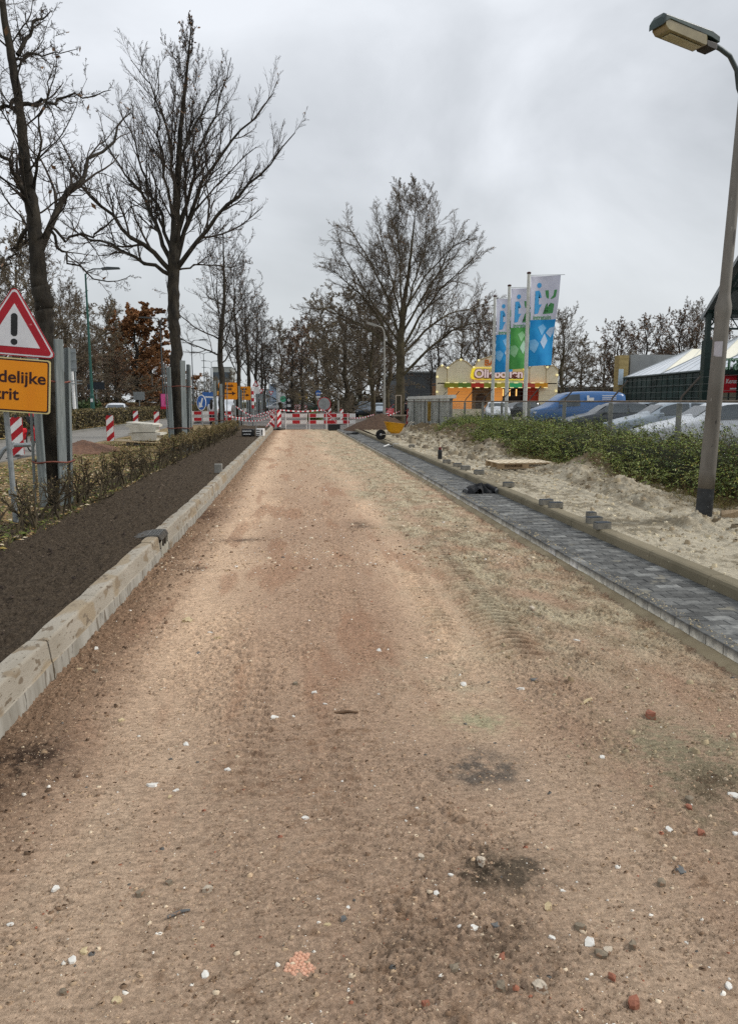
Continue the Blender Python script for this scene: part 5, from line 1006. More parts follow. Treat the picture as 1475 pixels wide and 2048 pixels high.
# ---- round sign back, blue signs, orange detour signs
def roundsign(px, py0, py1, Yd, rz, label, face, back, rim, name='road_sign', post=None, squash=1):
    a, b_ = P(px, py0, Yd), P(px, py1, Yd); r = (a.z-b_.z)/2; zc = (a.z+b_.z)/2; t = thing(name, label, 'road sign', (a.x, Yd, .02), rz)
    MB().prism(disc(r, 28, 0, zc), 0, .02).build('plate', rim, t); MB().prism(disc(r*.9, 28, 0, zc), -.003, 0).build('face', face, t); MB().tube([(0, .04, 0), (0, .04, a.z+.03)], .03, 8).build('post', M_galv, t); return t, zc, r
M_blue = mat('blue_sheet', S(22, 84, 160), S(30, 98, 178), 6, .4)
t, zc, r = roundsign(648, 795, 822, 43.3, R(5), 'back of a round grey no-entry sign behind the barrier', mat('sign_back', S(124, 130, 130), S(146, 150, 150), 5, .6), M_red, M_redw)
MB().box((0, -.02, zc), (.03, .02, r*1.9)).build('rail', M_galv, t)
t, zc, r = roundsign(402, 790, 822, 43.5, R(-48), 'round blue sign with white arrow pointing down left', M_blue, M_white, M_white)
arr = [(-.30, -.34), (.08, -.34), (-.04, -.2), (.3, .22), (.16, .36), (-.16, -.06), (-.30, .06)]
ar2 = [(x*1.25*r*1.05, z*1.25*r+zc) for x, z in [(-.42, -.5), (.28, -.42), (.08, -.24), (.36, .42), (.14, .5), (-.12, -.08), (-.34, .1)]]
MB().prism(ar2, -.008, -.003).build('arrow', M_white, t)
t, zc, r = roundsign(636, 781, 792, 62, 0, 'small round blue cycle path sign with a white plate under it', M_blue, M_white, M_blue); MB().prism([(-r*.8, zc-r*1.7), (r*.8, zc-r*1.7), (r*.8, zc-r*1.1), (-r*.8, zc-r*1.1)], -.01, .01).build('under_plate', M_white, t)
b = MB(); k = r*.3
for s in (-1, 1): b.prism(disc(k, 12, s*r*.42, zc-r*.2), -.007, -.003)
b.prism([(-r*.4, zc-r*.15), (0, zc+r*.3), (r*.4, zc-r*.15), (r*.3, zc-r*.15), (0, zc+r*.15), (-r*.3, zc-r*.15)], -.007, -.003); b.build('bicycle_symbol', M_white, t)
p = P(418, 795, 60); t = thing('direction_sign', 'blue rectangular sign partly behind the round arrow sign', 'road sign', (p.x, 60, 0)); MB().prism([(-.5, 1.25), (.55, 1.15), (.55, 2.3), (-.5, 2.35)], 0, .03).build('panel', mat('pale_blue_sheet', S(46, 92, 158), S(60, 108, 172), 6, .4), t); MB().tube([(0, .05, 0), (0, .05, 2.4)], .035, 8).build('post', M_galv, t); MB().prism([(-.3, 1.9), (.4, 1.86), (.4, 1.98), (-.3, 2.02)], -.004, 0).build('stripe', M_white, t)
def detour(px0, px1, y0, y1, Yd, label, l1, l2, rz=0, seed=0):
    a = P(px0, y1, Yd); c = P(px1, y0, Yd); w = c.x-a.x; h = c.z-a.z; t = thing('detour_sign', label, 'road sign', (a.x, Yd, .05), rz, 'orange detour signs')
    z0 = a.z-.05; MB().prism(rounded([(0, z0), (w, z0), (w, z0+h), (0, z0+h)], .06), 0, .03).build('panel', M_orw, t)
    b = MB(); zc = z0+h*.36; b.prism([(w*.1, zc-.025), (w*.72, zc-.025), (w*.72, zc-.10), (w*.92, zc+.0), (w*.72, zc+.10), (w*.72, zc+.025), (w*.1, zc+.025)], -.004, -.0); b.build('arrow', M_dkred, t)
    text(l1, h*.24, (w*.5, -.003, z0+h*.74), M_dkred, t, .001, bold=.008, sx=.78); text(l2, h*.24, (w*.5, -.003, z0+h*.55), M_dkred, t, .001, bold=.008, sx=.78)
    for x in (.12, .86): MB().tube([(w*x, .05, 0), (w*x, .05, z0+h+.02)], .03, 8).build('post', M_galv, t)
detour(438, 474, 765, 799, 38, 'orange detour sign with arrow pointing right beside the slim street tree', 'Intratuin', 'Praxis'); detour(470, 501, 773, 800, 50, 'farther orange detour sign half behind a tree guard', 'Intratuin', 'Praxis')
def trisign(px, yt, w_px, Yd, label, up=True, plate_=None):
    w = w_px/F*Yd; c = P(px, yt, Yd); t = thing('triangle_sign', label, 'road sign', (c.x, Yd, 0)); h = w*.866
    tr3 = [(-w/2, c.z-h), (w/2, c.z-h), (0, c.z)] if up else [(-w/2, c.z), (0, c.z-h), (w/2, c.z)]; cc = (0, c.z-h*(2/3 if up else 1/3)); MB().prism(tr3, 0, .02).build('plate', M_red, t); MB().prism(inset(tr3, .6, cc), -.004, 0).build('field', M_white, t); MB().tube([(0, .04, 0), (0, .04, c.z+.02)], .03, 8).build('post', M_galv, t)
    if plate_: MB().prism([(-w*.55, c.z-h-.5), (w*.55, c.z-h-.5), (w*.55, c.z-h-.04), (-w*.55, c.z-h-.04)], 0, .02).build('under_plate', M_white, t)
trisign(511, 761, 13, 52, 'small red triangle sign over a white plate at the tape', True, True); trisign(522, 778, 11, 62, 'give-way sign nearest the row of tree guards', False); trisign(542, 782, 10, 75, 'give-way sign in front of the pale banner flags', False)
p = P(500, 803, 44); t = thing('post', 'short post striped red and white at the second orange sign', 'marker post', (p.x+.15, 44, 0)); m = MB()
for i in range(6): m.tube([(0, 0, 1.2+i*.2), (0, 0, 1.4+i*.2)], .07, 8, i % 2)
m.tube([(0, 0, 0), (0, 0, 1.2)], .05, 8, 2); m.build('tube', [M_red, M_white, M_greymetal], t)
# left far signs
p = P(135, 722, 52); t = thing('road_sign', 'large grey sign seen from behind beside the trunk guard', 'road sign', (p.x, 52, .1)); zt = P(135, 700, 52).z; zb = P(135, 746, 52).z; MB().box((0, 0, (zt+zb)/2), (1.15, .05, zt-zb)).build('panel', mat('sign_back', S(124, 130, 130)), t)
m = MB(); [m.box((0, -.045, zb+(zt-zb)*f), (1.2, .04, .07)) for f in (.15, .5, .85)]; [m.box((x, -.03, (zt+zb)/2), (.03, .02, zt-zb)) for x in (-.3, 0, .3)]; m.build('rails', M_galv, t); [MB().tube([(x, .06, 0), (x, .06, zt)], .05, 8).build('post', M_galv, t) for x in (-.45, .45)]
p = P(146, 803, 55); t = thing('white_pole', 'slim white pole with short cross arms, leaning slightly', 'pole', (P(149, 803, 55).x, 55, .1)); q_ = P(142, 705, 55); MB().tube([(0, 0, 0), (q_.x-P(149, 803, 55).x, 0, q_.z)], [.13, .08], 10).build('shaft', M_white, t)
m = MB(); [m.box((.1, -.1, z), (1.1, .04, .06)) for z in (2.75, 2.95)]; m.build('cross_arms', M_galv, t)
p = P(192, 768, 70); t = thing('road_sign', 'dark rectangular sign right of the green lamp pole', 'road sign', (p.x, 70, .1)); MB().box((0, 0, p.z-.25), (1.5, .05, .65)).build('panel', mat('dark_panel', S(34, 40, 48), S(50, 56, 62)), t); MB().tube([(0, .05, 0), (0, .05, p.z)], .05, 8).build('post', M_greymetal, t)
p = P(278, 786, 82); t = thing('road_sign', 'plain grey sign back above the median hedge', 'road sign', (p.x, 82, .1)); MB().box((0, 0, p.z-.4), (1.15, .05, .85)).build('panel', mat('sign_back', S(124, 130, 130)), t); MB().tube([(0, .05, 0), (0, .05, p.z)], .05, 8).build('post', M_greymetal, t)
p = P(331, 787, 66); t = thing('poster_frame', 'pink poster in a dark frame hung on the median lamp', 'poster', (p.x, 66, .9)); MB().box((0, 0, .72), (.98, .12, 1.32), bev=.04).build('frame', mat('plum_frame', S(70, 20, 44), S(90, 28, 56)), t); MB().box((.02, -.066, .80), (.80, .008, 1.06)).build('poster', mat('pink_poster', S(226, 84, 150), S(232, 104, 162), 3, .4), t)
m = MB(); m.prism([(-.1, .45), (.1, .45), (.05, .7), (.03, 1.1), (.0, 1.2), (-.03, 1.1), (-.05, .7)], -.076, -.072); m.build('figure', mat('deep_pink', S(176, 34, 90)), t); MB().box((.02, -.068, .15), (.92, .01, .2)).build('banner', mat('crimson', S(206, 20, 60)), t); MB().tube([(0, .1, -.9), (0, .1, 1.4)], .06, 8).build('post', M_dlamp, t)
p = P(305, 778, 120); t = thing('road_sign', 'small dark sign on a tall pole left of the pink poster', 'road sign', (p.x, 120, 0)); MB().box((0, 0, p.z), (1.2, .1, .9)).build('panel', M_black, t); MB().tube([(0, .1, 0), (0, .1, p.z+2)], .06, 6).build('post', M_greymetal, t)
# ---- stack of white slabs
g = G(258, 902, .18); t0 = Vector((g.x, 24.6, .2)); M_slab = mat('pale_slab', S(186, 182, 168), S(210, 206, 194), 3, .75, bump=.3, speck=[(10, .66, S(150, 142, 122))])
sizes = [(1.05, .10, 'lowest white trough'), (1.0, .0, 'second white trough')]
for i, (w, z, dx, lab) in enumerate([(.98, .27, .06, 'lower of the two stacked white concrete troughs on the verge'), (.98, .53, -.03, 'upper of the two stacked white concrete troughs on the verge')]):
    m = MB(); q4 = [(w/2-.10, -.12), (w/2-.08, .04), (w/2+.02, .045), (w/2+.02, .12), (-w/2-.02, .12), (-w/2-.02, .045), (-w/2+.08, .04), (-w/2+.10, -.12)]; m.prism(q4, -.4, .4); o = m.build('trough', M_slab); o.location = t0+Vector((dx, 0, z+.02)); o.rotation_euler.z = R(-6+8*i); tag(o, lab, 'concrete trough', 'stacked white concrete troughs')
o = MB().box((0, 0, 0), (.9, .6, .05), bev=.01).build('slab', M_slab); o.location = t0+Vector((-.05, 0, .70)); o.rotation_euler = (0, R(4), R(-14)); tag(o, 'thin white slab lying tilted on top of the trough stack', 'slab')
o = MB().box((0, 0, 0), (1.5, .6, .04), bev=.005).build('board', mat('pale_wood', S(188, 166, 132), S(212, 194, 162), 5, .8, stretch=(.3, 6, 1))); o.location = t0+Vector((-.15, -.1, .125)); o.rotation_euler = (0, R(3), R(-6)); tag(o, 'pale wooden board under the white trough stack', 'board')
for dx, lab in ((-.35, 'left grey concrete block carrying the wooden board'), (.25, 'right grey concrete block carrying the wooden board')): o = MB().box((0, 0, 0), (.5, .5, .30), bev=.02).build('concrete_block', mat('grey_block', S(120, 120, 114), S(146, 144, 138), 4, .9, bump=.4)); o.location = t0+Vector((dx, .1, -.04)); tag(o, lab, 'concrete block')
# ---- drain in the kerb
t = thing('kerb_drain', 'black cast iron gully grate set in the left kerb', 'drain', (float(kx(7.83)), 7.83, 0)); M_iron = mat('cast_iron', S(58, 55, 50), S(100, 95, 86), 22, .5, metal=.5, bump=.4)
m = MB(); m.prism([(.003, .19), (-.022, .236), (-.16, .238), (-.24, .222), (-.36, .188), (-.36, .15), (-.03, .15)], -.215, .215)
m.v = [tuple(v) for v in m.v]; m.build('cover', M_iron, t)
m = MB()
for i in range(9): m.box((-.09, -.17+i*.0425, .240), (.12, .014, .007))
for i in range(5): m.box((-.04-i*.028, 0, .2395), (.010, .36, .005))
m.build('bars', mat('worn_iron', S(96, 94, 90), S(130, 128, 122), 40, .4, metal=.6), t)
m = MB(); m.box((-.02, 0, .03), (.035, .43, .16)); m.box((-.02, -.195, .15), (.04, .04, .09)); m.box((-.02, .195, .15), (.04, .04, .09)); m.build('frame', mat('drain_concrete', S(150, 146, 132), S(176, 172, 158), 8, .85, bump=.4), t)
m = MB(); m.box((-.10, 0, .15), (.10, .35, .09)); m.build('throat', mat('throat', S(12, 12, 12), S(20, 20, 20)), t); m = MB(); [m.box((-.012, y_, .15), (.02, .018, .09)) for y_ in (-.06, .06)]; m.build('mouth_bars', M_iron, t)
# ---- small things on the soil
g = G(437, 944, .23); t = tag(MB().box((0, 0, .07), (.15, .12, .18), bev=.008).build('paving_block', mat('grey_block', S(120, 120, 114))), 'single grey block standing upright in the soil bed', 'paving block'); t.location = g
g = G(508, 872, .23); t = thing('crate', 'black plastic crate with white markings at the far end of the soil bed', 'crate', (g.x, g.y, .23), R(-12)); m = MB(); m.box((-.22, 0, .14), (.5, .3, .28), bev=.02); m.build('box', M_black, t); m = MB(); m.box((.28, -.05, .15), (.3, .28, .3), bev=.02); m.build('canister', M_white, t); m = MB()
for i in range(3): m.box((.22+.0*i, -.193, .06+.09*i), (.14, .006, .035))
m.box((.38, -.193, .15), (.04, .006, .22)); m.build('markings', M_black, t); m = MB(); m.box((-.25, -.152, .2), (.38, .006, .04)); m.box((-.25, -.152, .08), (.3, .006, .03)); m.build('slots', M_white, t); MB().tube([(.1, 0, .1), (.1, 0, .95)], .012, 6).build('pole', M_greymetal, t)
g = G(666, 860, .0); t = thing('black_box', 'black ribbed plastic box at the foot of the barrier', 'crate', (g.x, 41.2, .02)); m = MB(); m.box((0, 0, .17), (.66, .4, .34), bev=.02); m.build('box', M_black, t); m = MB(); [m.box((x_, -.203, .17), (.02, .012, .3)) for x_ in (-.28, -.14, 0, .14, .28)]; m.box((0, -.203, .32), (.64, .012, .03)); m.build('ribs', mat('dark_rib', S(44, 50, 50)), t)
# ---- wheelbarrow
g = G(778, 888, .2); t = thing('wheelbarrow', 'yellow wheelbarrow parked on the sand in front of the soil heap', 'wheelbarrow', (3.62, 27.2, .2), R(0)); M_yel = mat('yellow_tub', S(206, 146, 16), S(222, 164, 28), 4, .45, speck=[(9, .66, S(150, 110, 40))])
def ringr(cx, cy, hx, hy, z, k=20, e=4): return [(cx+hx*math.copysign(abs(cos(a))**(2/e), cos(a)), cy+hy*math.copysign(abs(sin(a))**(2/e), sin(a)), z) for a in [2*pi*i/k for i in range(k)]]
k = 20; rings = [ringr(0.02, 0, .16, .14, .24), ringr(.01, 0, .27, .2, .34), ringr(-.0, 0, .38, .29, .62), ringr(-.0, 0, .41, .31, .63), ringr(-.0, 0, .36, .27, .615), ringr(.01, 0, .25, .18, .36), ringr(.02, 0, .14, .12, .27)]
vs = [v for r_ in rings for v in r_]; vs = [(x, y, z+(.05*(x/.4) if z > .5 else 0)*-1) for x, y, z in vs]; fs = [(i*k+j, i*k+(j+1) % k, (i+1)*k+(j+1) % k, (i+1)*k+j) for i in range(6) for j in range(k)]+[tuple(range(k))[::-1], tuple(6*k+j for j in range(k))]
m = MB(); m.add(vs, fs); m.build('tub', M_yel, t, smooth=True)
m = MB(); 
for s in (-1, 1): m.tube([(-.52, s*.06, .2), (-.2, s*.17, .20), (.22, s*.2, .22), (.42, s*.25, .36), (.60, s*.28, .62), (.70, s*.28, .66)], .016, 8); m.tube([(.2, s*.19, .2), (.30, s*.2, .0)], .014, 8); m.tube([(.34, s*.2, .28), (.42, s*.2, .0), (.30, s*.2, .0)], .014, 8)
m.build('frame', mat('pale_tube', S(160, 154, 140), S(184, 178, 166), 20, .5, metal=.4), t)
w = thing('wheel', None, None, (-.5, 0, .19)); del_ = [w.pop(k_, None) for k_ in ('label', 'category')]; w.parent = t
MB().lathe([(.12, -.045), (.17, -.045), (.19, -.02), (.19, .02), (.17, .045), (.12, .045)], k=20, T=RX(pi/2)).build('tyre', M_tyre, w, smooth=False); MB().lathe([(.02, -.05), (.125, -.03), (.125, .03), (.02, .05)], k=16, T=RX(pi/2)).build('rim', M_chrome, w)
# tools at wheelbarrow
g = G(775, 893, .12); t = thing('trowel', 'white handled tool lying on the pavers before the wheelbarrow', 'tool', g, R(60)); MB().tube([(-.35, 0, .02), (.1, 0, .06)], .022, 8).build('handle', M_white, t); MB().box((.22, 0, .02), (.25, .14, .012)).build('blade', M_greymetal, t)
g = G(790, 893, .12); t = tag(shard_mesh(.11, .8, 9, 8).build('cloth', mat('grey_cloth', S(150, 148, 140), S(176, 174, 166), 20)), 'crumpled pale cloth beside the white handled tool', 'cloth'); t.location = g+Vector((0, 0, .03))
g = G(705, 869, .1); t = thing('tool_heap', 'small heap of dark tools on the far pavers', 'tools', g); m = MB(); m.tube([(-.3, 0, .03), (.3, .05, .05)], .03, 6); m.tube([(-.1, .1, .03), (.25, -.1, .09)], .03, 6); m.box((.1, 0, .06), (.22, .12, .1), bev=.02); m.build('tools', M_black, t)
# ---- wooden frame and worker
p = P(797, 803, 47); t = thing('timber_frame', 'slim white timber frame standing on a plank by the large tree', 'frame', (p.x, 47, 0)); M_tim = mat('pale_timber', S(176, 158, 138), S(200, 184, 164), 6, .8)
m = MB(); zb, zt_ = P(797, 829, 47).z, P(797, 790, 47).z; m.box((-.18, 0, (zb+zt_)/2), (.05, .05, zt_-zb)); m.box((.16, 0, (zb+zt_)/2), (.05, .05, zt_-zb)); m.box((-.01, 0, zt_-.02), (.29, .045, .05)); m.build('uprights', M_tim, t); MB().box((.1, 0, zb-.06), (1.1, .2, .09)).build('plank', M_tim, t); m = MB(); [m.box((x_, 0, (zb-.1)/2), (.09, .09, zb-.1)) for x_ in (-.3, .4)]; m.build('blocks', M_conc, t)
# ---- loose pavers, bottle, pallet, jacket
M_blk = mat('block_face', S(108, 105, 97), S(138, 134, 124), 12, .9, bump=.4, bscale=120); M_blkt = mat('block_top', S(48, 54, 60), S(68, 74, 80), 20, .8)
def block(px, py, rz, label, z=.2, l=.175, w=.1, h=.08):
    g = G(px, py, z); m = MB(); m.box((0, 0, h*.44), (w, l, h*.88), 0, bev=.004); m.box((0, 0, h*.94), (w-.004, l-.004, h*.12), 1, bev=.004); o = m.build('paving_block', [M_blk, M_blkt]); o.location = (g.x, g.y, z-.004); o.rotation_euler = (0, 0, rz); tag(o, label, 'paving block', 'loose paving blocks along the raised kerb'); return o
block(1187, 1046, R(-75), 'loose block in the nearest pair, the one farther from the camera'); block(1203, 1057, R(-82), 'nearest loose block of all on the raised kerb'); block(1181, 1034, R(10), 'small grey block just behind the nearest pair', l=.1, h=.07)
block(1091, 1009, R(-80), 'left block of the middle pair on the kerb edge'); block(1110, 1015, R(-85), 'right block of the middle pair on the kerb edge'); block(1016, 973, R(-85), 'single loose block between jacket and middle pair')
block(957, 948, R(-80), 'lower block of the stack of two beside the jacket'); block(957, 948, R(-84), 'upper block of the stack of two beside the jacket', z=.28); block(931, 939, R(-80), 'lower block of the pair left of the stacked two'); block(930, 939, R(-75), 'upper block of the pair left of the stacked two', z=.28); block(914, 933, R(-85), 'flat pale block left of the stacked pairs'); block(893, 926, R(-80), 'dark loose block next to the thermos bottle'); block(823, 894, R(-80), 'farthest loose block, nearest to the wheelbarrow')
g = G(879, 918, .2); t = thing('thermos_bottle', 'dark thermos bottle with red cap standing on the raised kerb', 'bottle', g); MB().lathe([(.05, 0), (.055, .02), (.055, .19), (.045, .22), (.03, .23)], k=16).build('body', M_black, t, smooth=False); MB().lathe([(.033, .23), (.036, .24), (.036, .275), (.028, .29)], k=14).build('cap', mat('dark_red_cap', S(96, 26, 30)), t)
M_pal = mat('pallet_wood', S(204, 186, 156), S(230, 216, 190), 4, .85, stretch=(6, .5, 6), bump=.3, speck=[(9, .68, S(150, 122, 90))]); M_pal2 = mat('pallet_side', S(134, 112, 84), S(164, 140, 108), 5, .85)
g = G(1036, 936, .2); t = thing('pallet', 'wooden pallet lying on the sand strip', 'pallet', (g.x, g.y, .225), R(4)); m = MB()
for i in range(9): m.box((-.54+i*.135, 0, .115), (.092, .8, .018), bev=.003)
m.build('top_boards', M_pal, t); m = MB(); [m.box((0, y_, .096), (1.2, .1, .018)) for y_ in (-.35, 0, .35)]; [m.box((x_, y_, .055), (.14, .1, .062)) for x_ in (-.53, 0, .53) for y_ in (-.35, 0, .35)]; [m.box((0, y_, .012), (1.2, .1, .022)) for y_ in (-.35, 0, .35)]; m.build('skids', M_pal2, t)
g = G(958, 985, .1); t = thing('jacket', 'black work jacket dropped in folds on the pavers', 'jacket', (g.x, g.y-.0, .1), R(-10)); t.scale = (.82, .82, .9); xs_ = np.linspace(-.36, .36, 74); ys_ = np.linspace(-.26, .26, 54)
def jk(X, Y):
    d = (X/.34)**2+(Y/.24)**2; a = np.arctan2(Y, X); ed = 1+.28*np.sin(3*a+1)+.15*np.sin(7*a); f = np.clip(1-d/ed**2, 0, 1)
    return f**.45*(.10+.05*np.exp(-((X+.03)/.14)**2))*(1+.55*fbm(X*5+3, Y*5+X*4, 3))+f**.3*.030*np.sin((X*34+Y*22+5*fbm(X*5, Y*5, 2)))*.7-.02*(f <= 0)
V, Fq, X, Y = grid(xs_, ys_, jk); keep = (V[Fq].max(1)[:, 2] > -.001); link('body', npmesh('body', V, Fq[keep]), mat('black_fabric', S(26, 27, 29), S(46, 47, 50), 30, .9, bump=.4), t, smooth=True)
m = MB(); m.tube([(.05, .05, .1), (.16, .0, .12), (.27, -.06, .07), (.33, -.12, .045)], [.05, .055, .05, .04], 10); m.build('sleeve', mat('black_fabric', S(26, 27, 29)), t, smooth=True); m = MB(); m.tube([(-.12, .02, .1), (-.22, -.08, .07), (-.28, -.15, .045)], [.05, .055, .05], 10); m.build('sleeve', mat('black_fabric', S(26, 27, 29)), t, smooth=True)
m = MB(); m.tube([(.325, -.11, .05), (.345, -.14, .042)], [.043, .042], 10); m.tube([(-.275, -.14, .05), (-.29, -.165, .04)], [.052, .05], 10); m.build('cuff', mat('grey_lining', S(104, 106, 108)), t)
# ---- fence
FX = 7.03; ZR = 1.6
t = thing('chain_link_fence', 'chain-link fence on grey concrete posts with slanted barbed wire arms', 'fence', (FX, 4, .1)); M_fp = mat('fence_post', S(108, 110, 106), S(140, 140, 134), 5, .9, bump=.3); M_rail = mat('rusty_rail', S(92, 80, 68), S(122, 108, 94), 8, .7); M_wire = mat('grey_wire', S(92, 98, 96), S(120, 124, 122), 40, .5, metal=.4)
posts = [1.2, 4.15, 7.15, 10.15, 13.13, 16.13, 19.04, 22.04, 25, 27.62, 30.62, 33.34, 36.3, 40.3, 44, 48, 52]
for yy in posts:
    m = MB(); m.box((0, yy-4, .72), (.08, .08, 1.5), bev=.01); m.build('post', M_fp, t)
    m = MB(); m.tube([(0, yy-4, ZR-.12), (.03, yy-4, ZR-.02), (.34, yy-4-.06, ZR+.36)], .018, 6); m.build('arm', mat('dark_arm2', S(64, 58, 52), S(84, 76, 68)), t)
MB().tube([(0, -2.8, ZR-.1), (0, 9, ZR-.1), (0, 24, ZR-.1), (0, 48, ZR-.1)], .021, 8).build('top_rail', M_rail, t)
L1 = 45.; n = int(L1/.055); y0 = np.arange(n)*.055-2.8; hh = 1.4; A = []
for s in (1, -1):
    a = np.stack([np.full(n, .035+.002*s), y0, np.full(n, .05)], 1); b_ = a+np.array([0, s*hh*.62, hh]); A.append(np.stack([a, b_], 1))
A = np.concatenate(A); V, Fq = tubes(A, np.full((len(A), 2), .0012), 3); link('mesh', npmesh('mesh', V, Fq), M_wire, t)
m = MB(); [m.tube([(x_, -2.8, z_), (x_, 48, z_)], .0022, 4) for x_, z_ in ((.13, ZR+.08), (.23, ZR+.21), (.33, ZR+.34), (.036, .8), (.036, 1.25))]; m.build('barbed_wire', M_wire, t)
MB().tube([(0, 6.9-4+.0, ZR-.1), (0, 7.2-4, ZR-.1)], .028, 8).build('blue_tape', M_blue, t)
# ---- white concrete wall
t = thing('concrete_wall', 'dirty white concrete panel wall with sloping cap beside the snack stall', 'wall', (7.12, 33.2, .1)); M_pw = mat('dirty_white_panel', S(176, 178, 166), S(208, 208, 200), 1.4, .85, bump=.3, stretch=(1, 1, .4), speck=[(3.2, .62, S(150, 152, 128)), (9, .66, S(128, 130, 118))])
m = MB(); [m.box((0, 2.0+i*2.6, .85), (.1, 2.5, 1.6)) for i in range(5)]; m.build('panels', M_pw, t); m = MB(); m.box((0, 6.7, 1.72), (.2, 13.4, .16)); m.build('cap', mat('cap_concrete', S(190, 190, 182), S(212, 212, 204), 2), t); m = MB(); [m.box((0, .68+i*2.6, .8), (.14, .11, 1.7)) for i in range(6)]; m.build('post', M_fp, t); m = MB(); m.box((-.35, 6.4, .06), (.4, 13.6, .14)); m.build('footing', M_conc, t)
p = P(853, 803, 38.5); t = thing('marker_board', 'narrow weathered yellow-brown board beside the white concrete wall', 'board', (6.9, 38.2, .15)); MB().box((0, 0, .95), (.17, .03, 1.0)).build('panel', mat('yellow_brown', S(132, 104, 44), S(160, 130, 60), 6, .7, speck=[(14, .6, S(90, 70, 40))]), t); MB().box((0, .04, .7), (.05, .05, 1.4)).build('post', M_greymetal, t)
# ---- flagpoles and flags
M_pole = mat('white_pole', S(186, 186, 178), S(206, 206, 198), 4, .5); M_fw = mat('flag_white', S(198, 198, 212), S(208, 208, 220), 3, .8)
M_fb = mat('flag_blue', S(24, 136, 200), S(40, 154, 214), 2.5, .8); M_fg = mat('flag_green', S(70, 150, 70), S(92, 168, 84), 2.5, .8); M_flb = mat('flag_pale_blue', S(110, 178, 224), S(140, 196, 234), 3, .8); M_flg = mat('flag_pale_green', S(130, 190, 130), S(160, 208, 156), 3, .8); M_fpale = mat('flag_pale', S(172, 196, 222), S(188, 208, 230), 3, .8); M_ftxt = mat('flag_green_print', S(74, 140, 84), S(84, 150, 92), 3, .8); M_ftb = mat('flag_blue_print', S(66, 156, 210), S(76, 166, 218), 3, .8)
def flag(px, top_py, Yd, green, label, w=1.42, hgt=4.15):
    p = P(px, top_py, Yd); b = P(px, 803, Yd); t = thing('flagpole', label, 'flag', (p.x, Yd, 0), 0, 'banner flags on white poles'); h = p.z
    MB().tube([(0, 0, 0), (0, 0, h*.5), (0, 0, h)], [.105, .09, .075], 14).build('pole', M_pole, t); MB().lathe([(.085, h), (.10, h+.03), (.10, h+.07), (.05, h+.1)], k=14).build('cap', mat('dark_cap', S(70, 40, 36)), t); MB().tube([(.05, 0, h-.06), (w*1.22, 0, h-.0)], .012, 6).build('boom', M_greymetal, t)
    f = bpy.data.objects.new('flag', None)
    def wav(x, z): return (x*(1-.20*(-z/hgt)), .09*sin(x*3.2+z*.9)+.05*sin(z*2.1+1)*(x/w), z+.05*x)
    def sheet(nm, poly, y, m_, par, thick=.004):
        # triangulate & drape
        import bmesh
        bm = bmesh.new(); vv = [bm.verts.new((x, 0, z)) for x, z in poly]; fc = bm.faces.new(vv)
        bmesh.ops.triangulate(bm, faces=[fc])
        for _ in range(2): bmesh.ops.subdivide_edges(bm, edges=[e for e in bm.edges if e.calc_length() > .22], cuts=1, use_grid_fill=False); bmesh.ops.triangulate(bm, faces=bm.faces[:])
        for v in bm.verts: x, yy, z = wav(v.co.x, v.co.z); v.co = (x+.10, yy+y, z+h-.10)
        me = bpy.data.meshes.new(nm); bm.to_mesh(me); bm.free(); return link(nm, me, m_, par, smooth=True)
    def gridsheet(nm, x0, x1, z0, z1, y, m_, par=None):
        xs_ = np.linspace(x0, x1, 12); zs_ = np.linspace(z0, z1, 20); V = [(lambda q_: (q_[0]+.10, q_[1]+y, q_[2]+h-.10))(wav(x, z)) for z in zs_ for x in xs_]; nx = 12
        return link(nm, npmesh(nm, V, [(j*nx+i, j*nx+i+1, (j+1)*nx+i+1, (j+1)*nx+i) for j in range(19) for i in range(11)]), m_, par or t, smooth=True)
    fl = gridsheet('cloth', 0, w, -hgt*.485, 0, 0, M_fw); low = gridsheet('lower_cloth', 0, w, -hgt, -hgt*.485, 0, M_fg if green else M_fb)
    Y_ = -.008; c_i = M_ftb; c_g = M_ftxt
    dk = [(.50+.115*cos(a)-.05, -.42+.12*sin(a)) for a in [2*pi*i/16 for i in range(16)]]; sheet('dot', dk, Y_, c_i, fl)
    sheet('letter_stem', [(.24, -.68), (.46, -.66), (.54, -.80), (.60, -.98), (.42, -1.02), (.40, -1.18), (.44, -1.30), (.62, -1.30), (.50, -1.48), (.42, -1.72), (.20, -1.75), (.22, -1.66), (.30, -1.60), (.34, -.98), (.30, -.82), (.24, -.80)], Y_, c_i, fl)
    sheet('petal', [(.76, -.66), (.92, -.66), (.90, -.80), (.96, -1.05), (.84, -1.0), (.79, -.84)], Y_, c_g, fl); sheet('petal', [(1.18, -.66), (1.30, -.66), (1.27, -.98), (1.12, -1.06), (1.02, -1.07), (1.16, -.9)], Y_, c_g, fl)
    sheet('petal', [(.70, -1.75), (.78, -1.56), (.84, -1.30), (.93, -1.24), (.86, -1.42), (.90, -1.58), (1.04, -1.62), (1.16, -1.52), (1.16, -1.34), (1.06, -1.24), (1.24, -1.30), (1.22, -1.72)], Y_, c_g, fl)
    # wordmark
    cu = bpy.data.curves.new('w', 'FONT'); cu.body = 'intratuin'; cu.size = .30; cu.offset = .006; cu.align_x = 'CENTER'; to = bpy.data.objects.new('w', cu); COL.objects.link(to); bpy.context.view_layer.update(); me = bpy.data.meshes.new_from_object(to.evaluated_get(bpy.context.evaluated_depsgraph_get())); bpy.data.objects.remove(to)
    for v in me.vertices: x, yy, z = wav(v.co.x+.66, v.co.y-2.0); v.co = (x+.10, yy-.009, z+h-.10)
    me.materials.clear(); link('lettering', me, c_g, fl)
    la, lb = (M_flg, mat('flag_pale_green2', S(176, 212, 184))) if green else (M_flb, M_fpale)
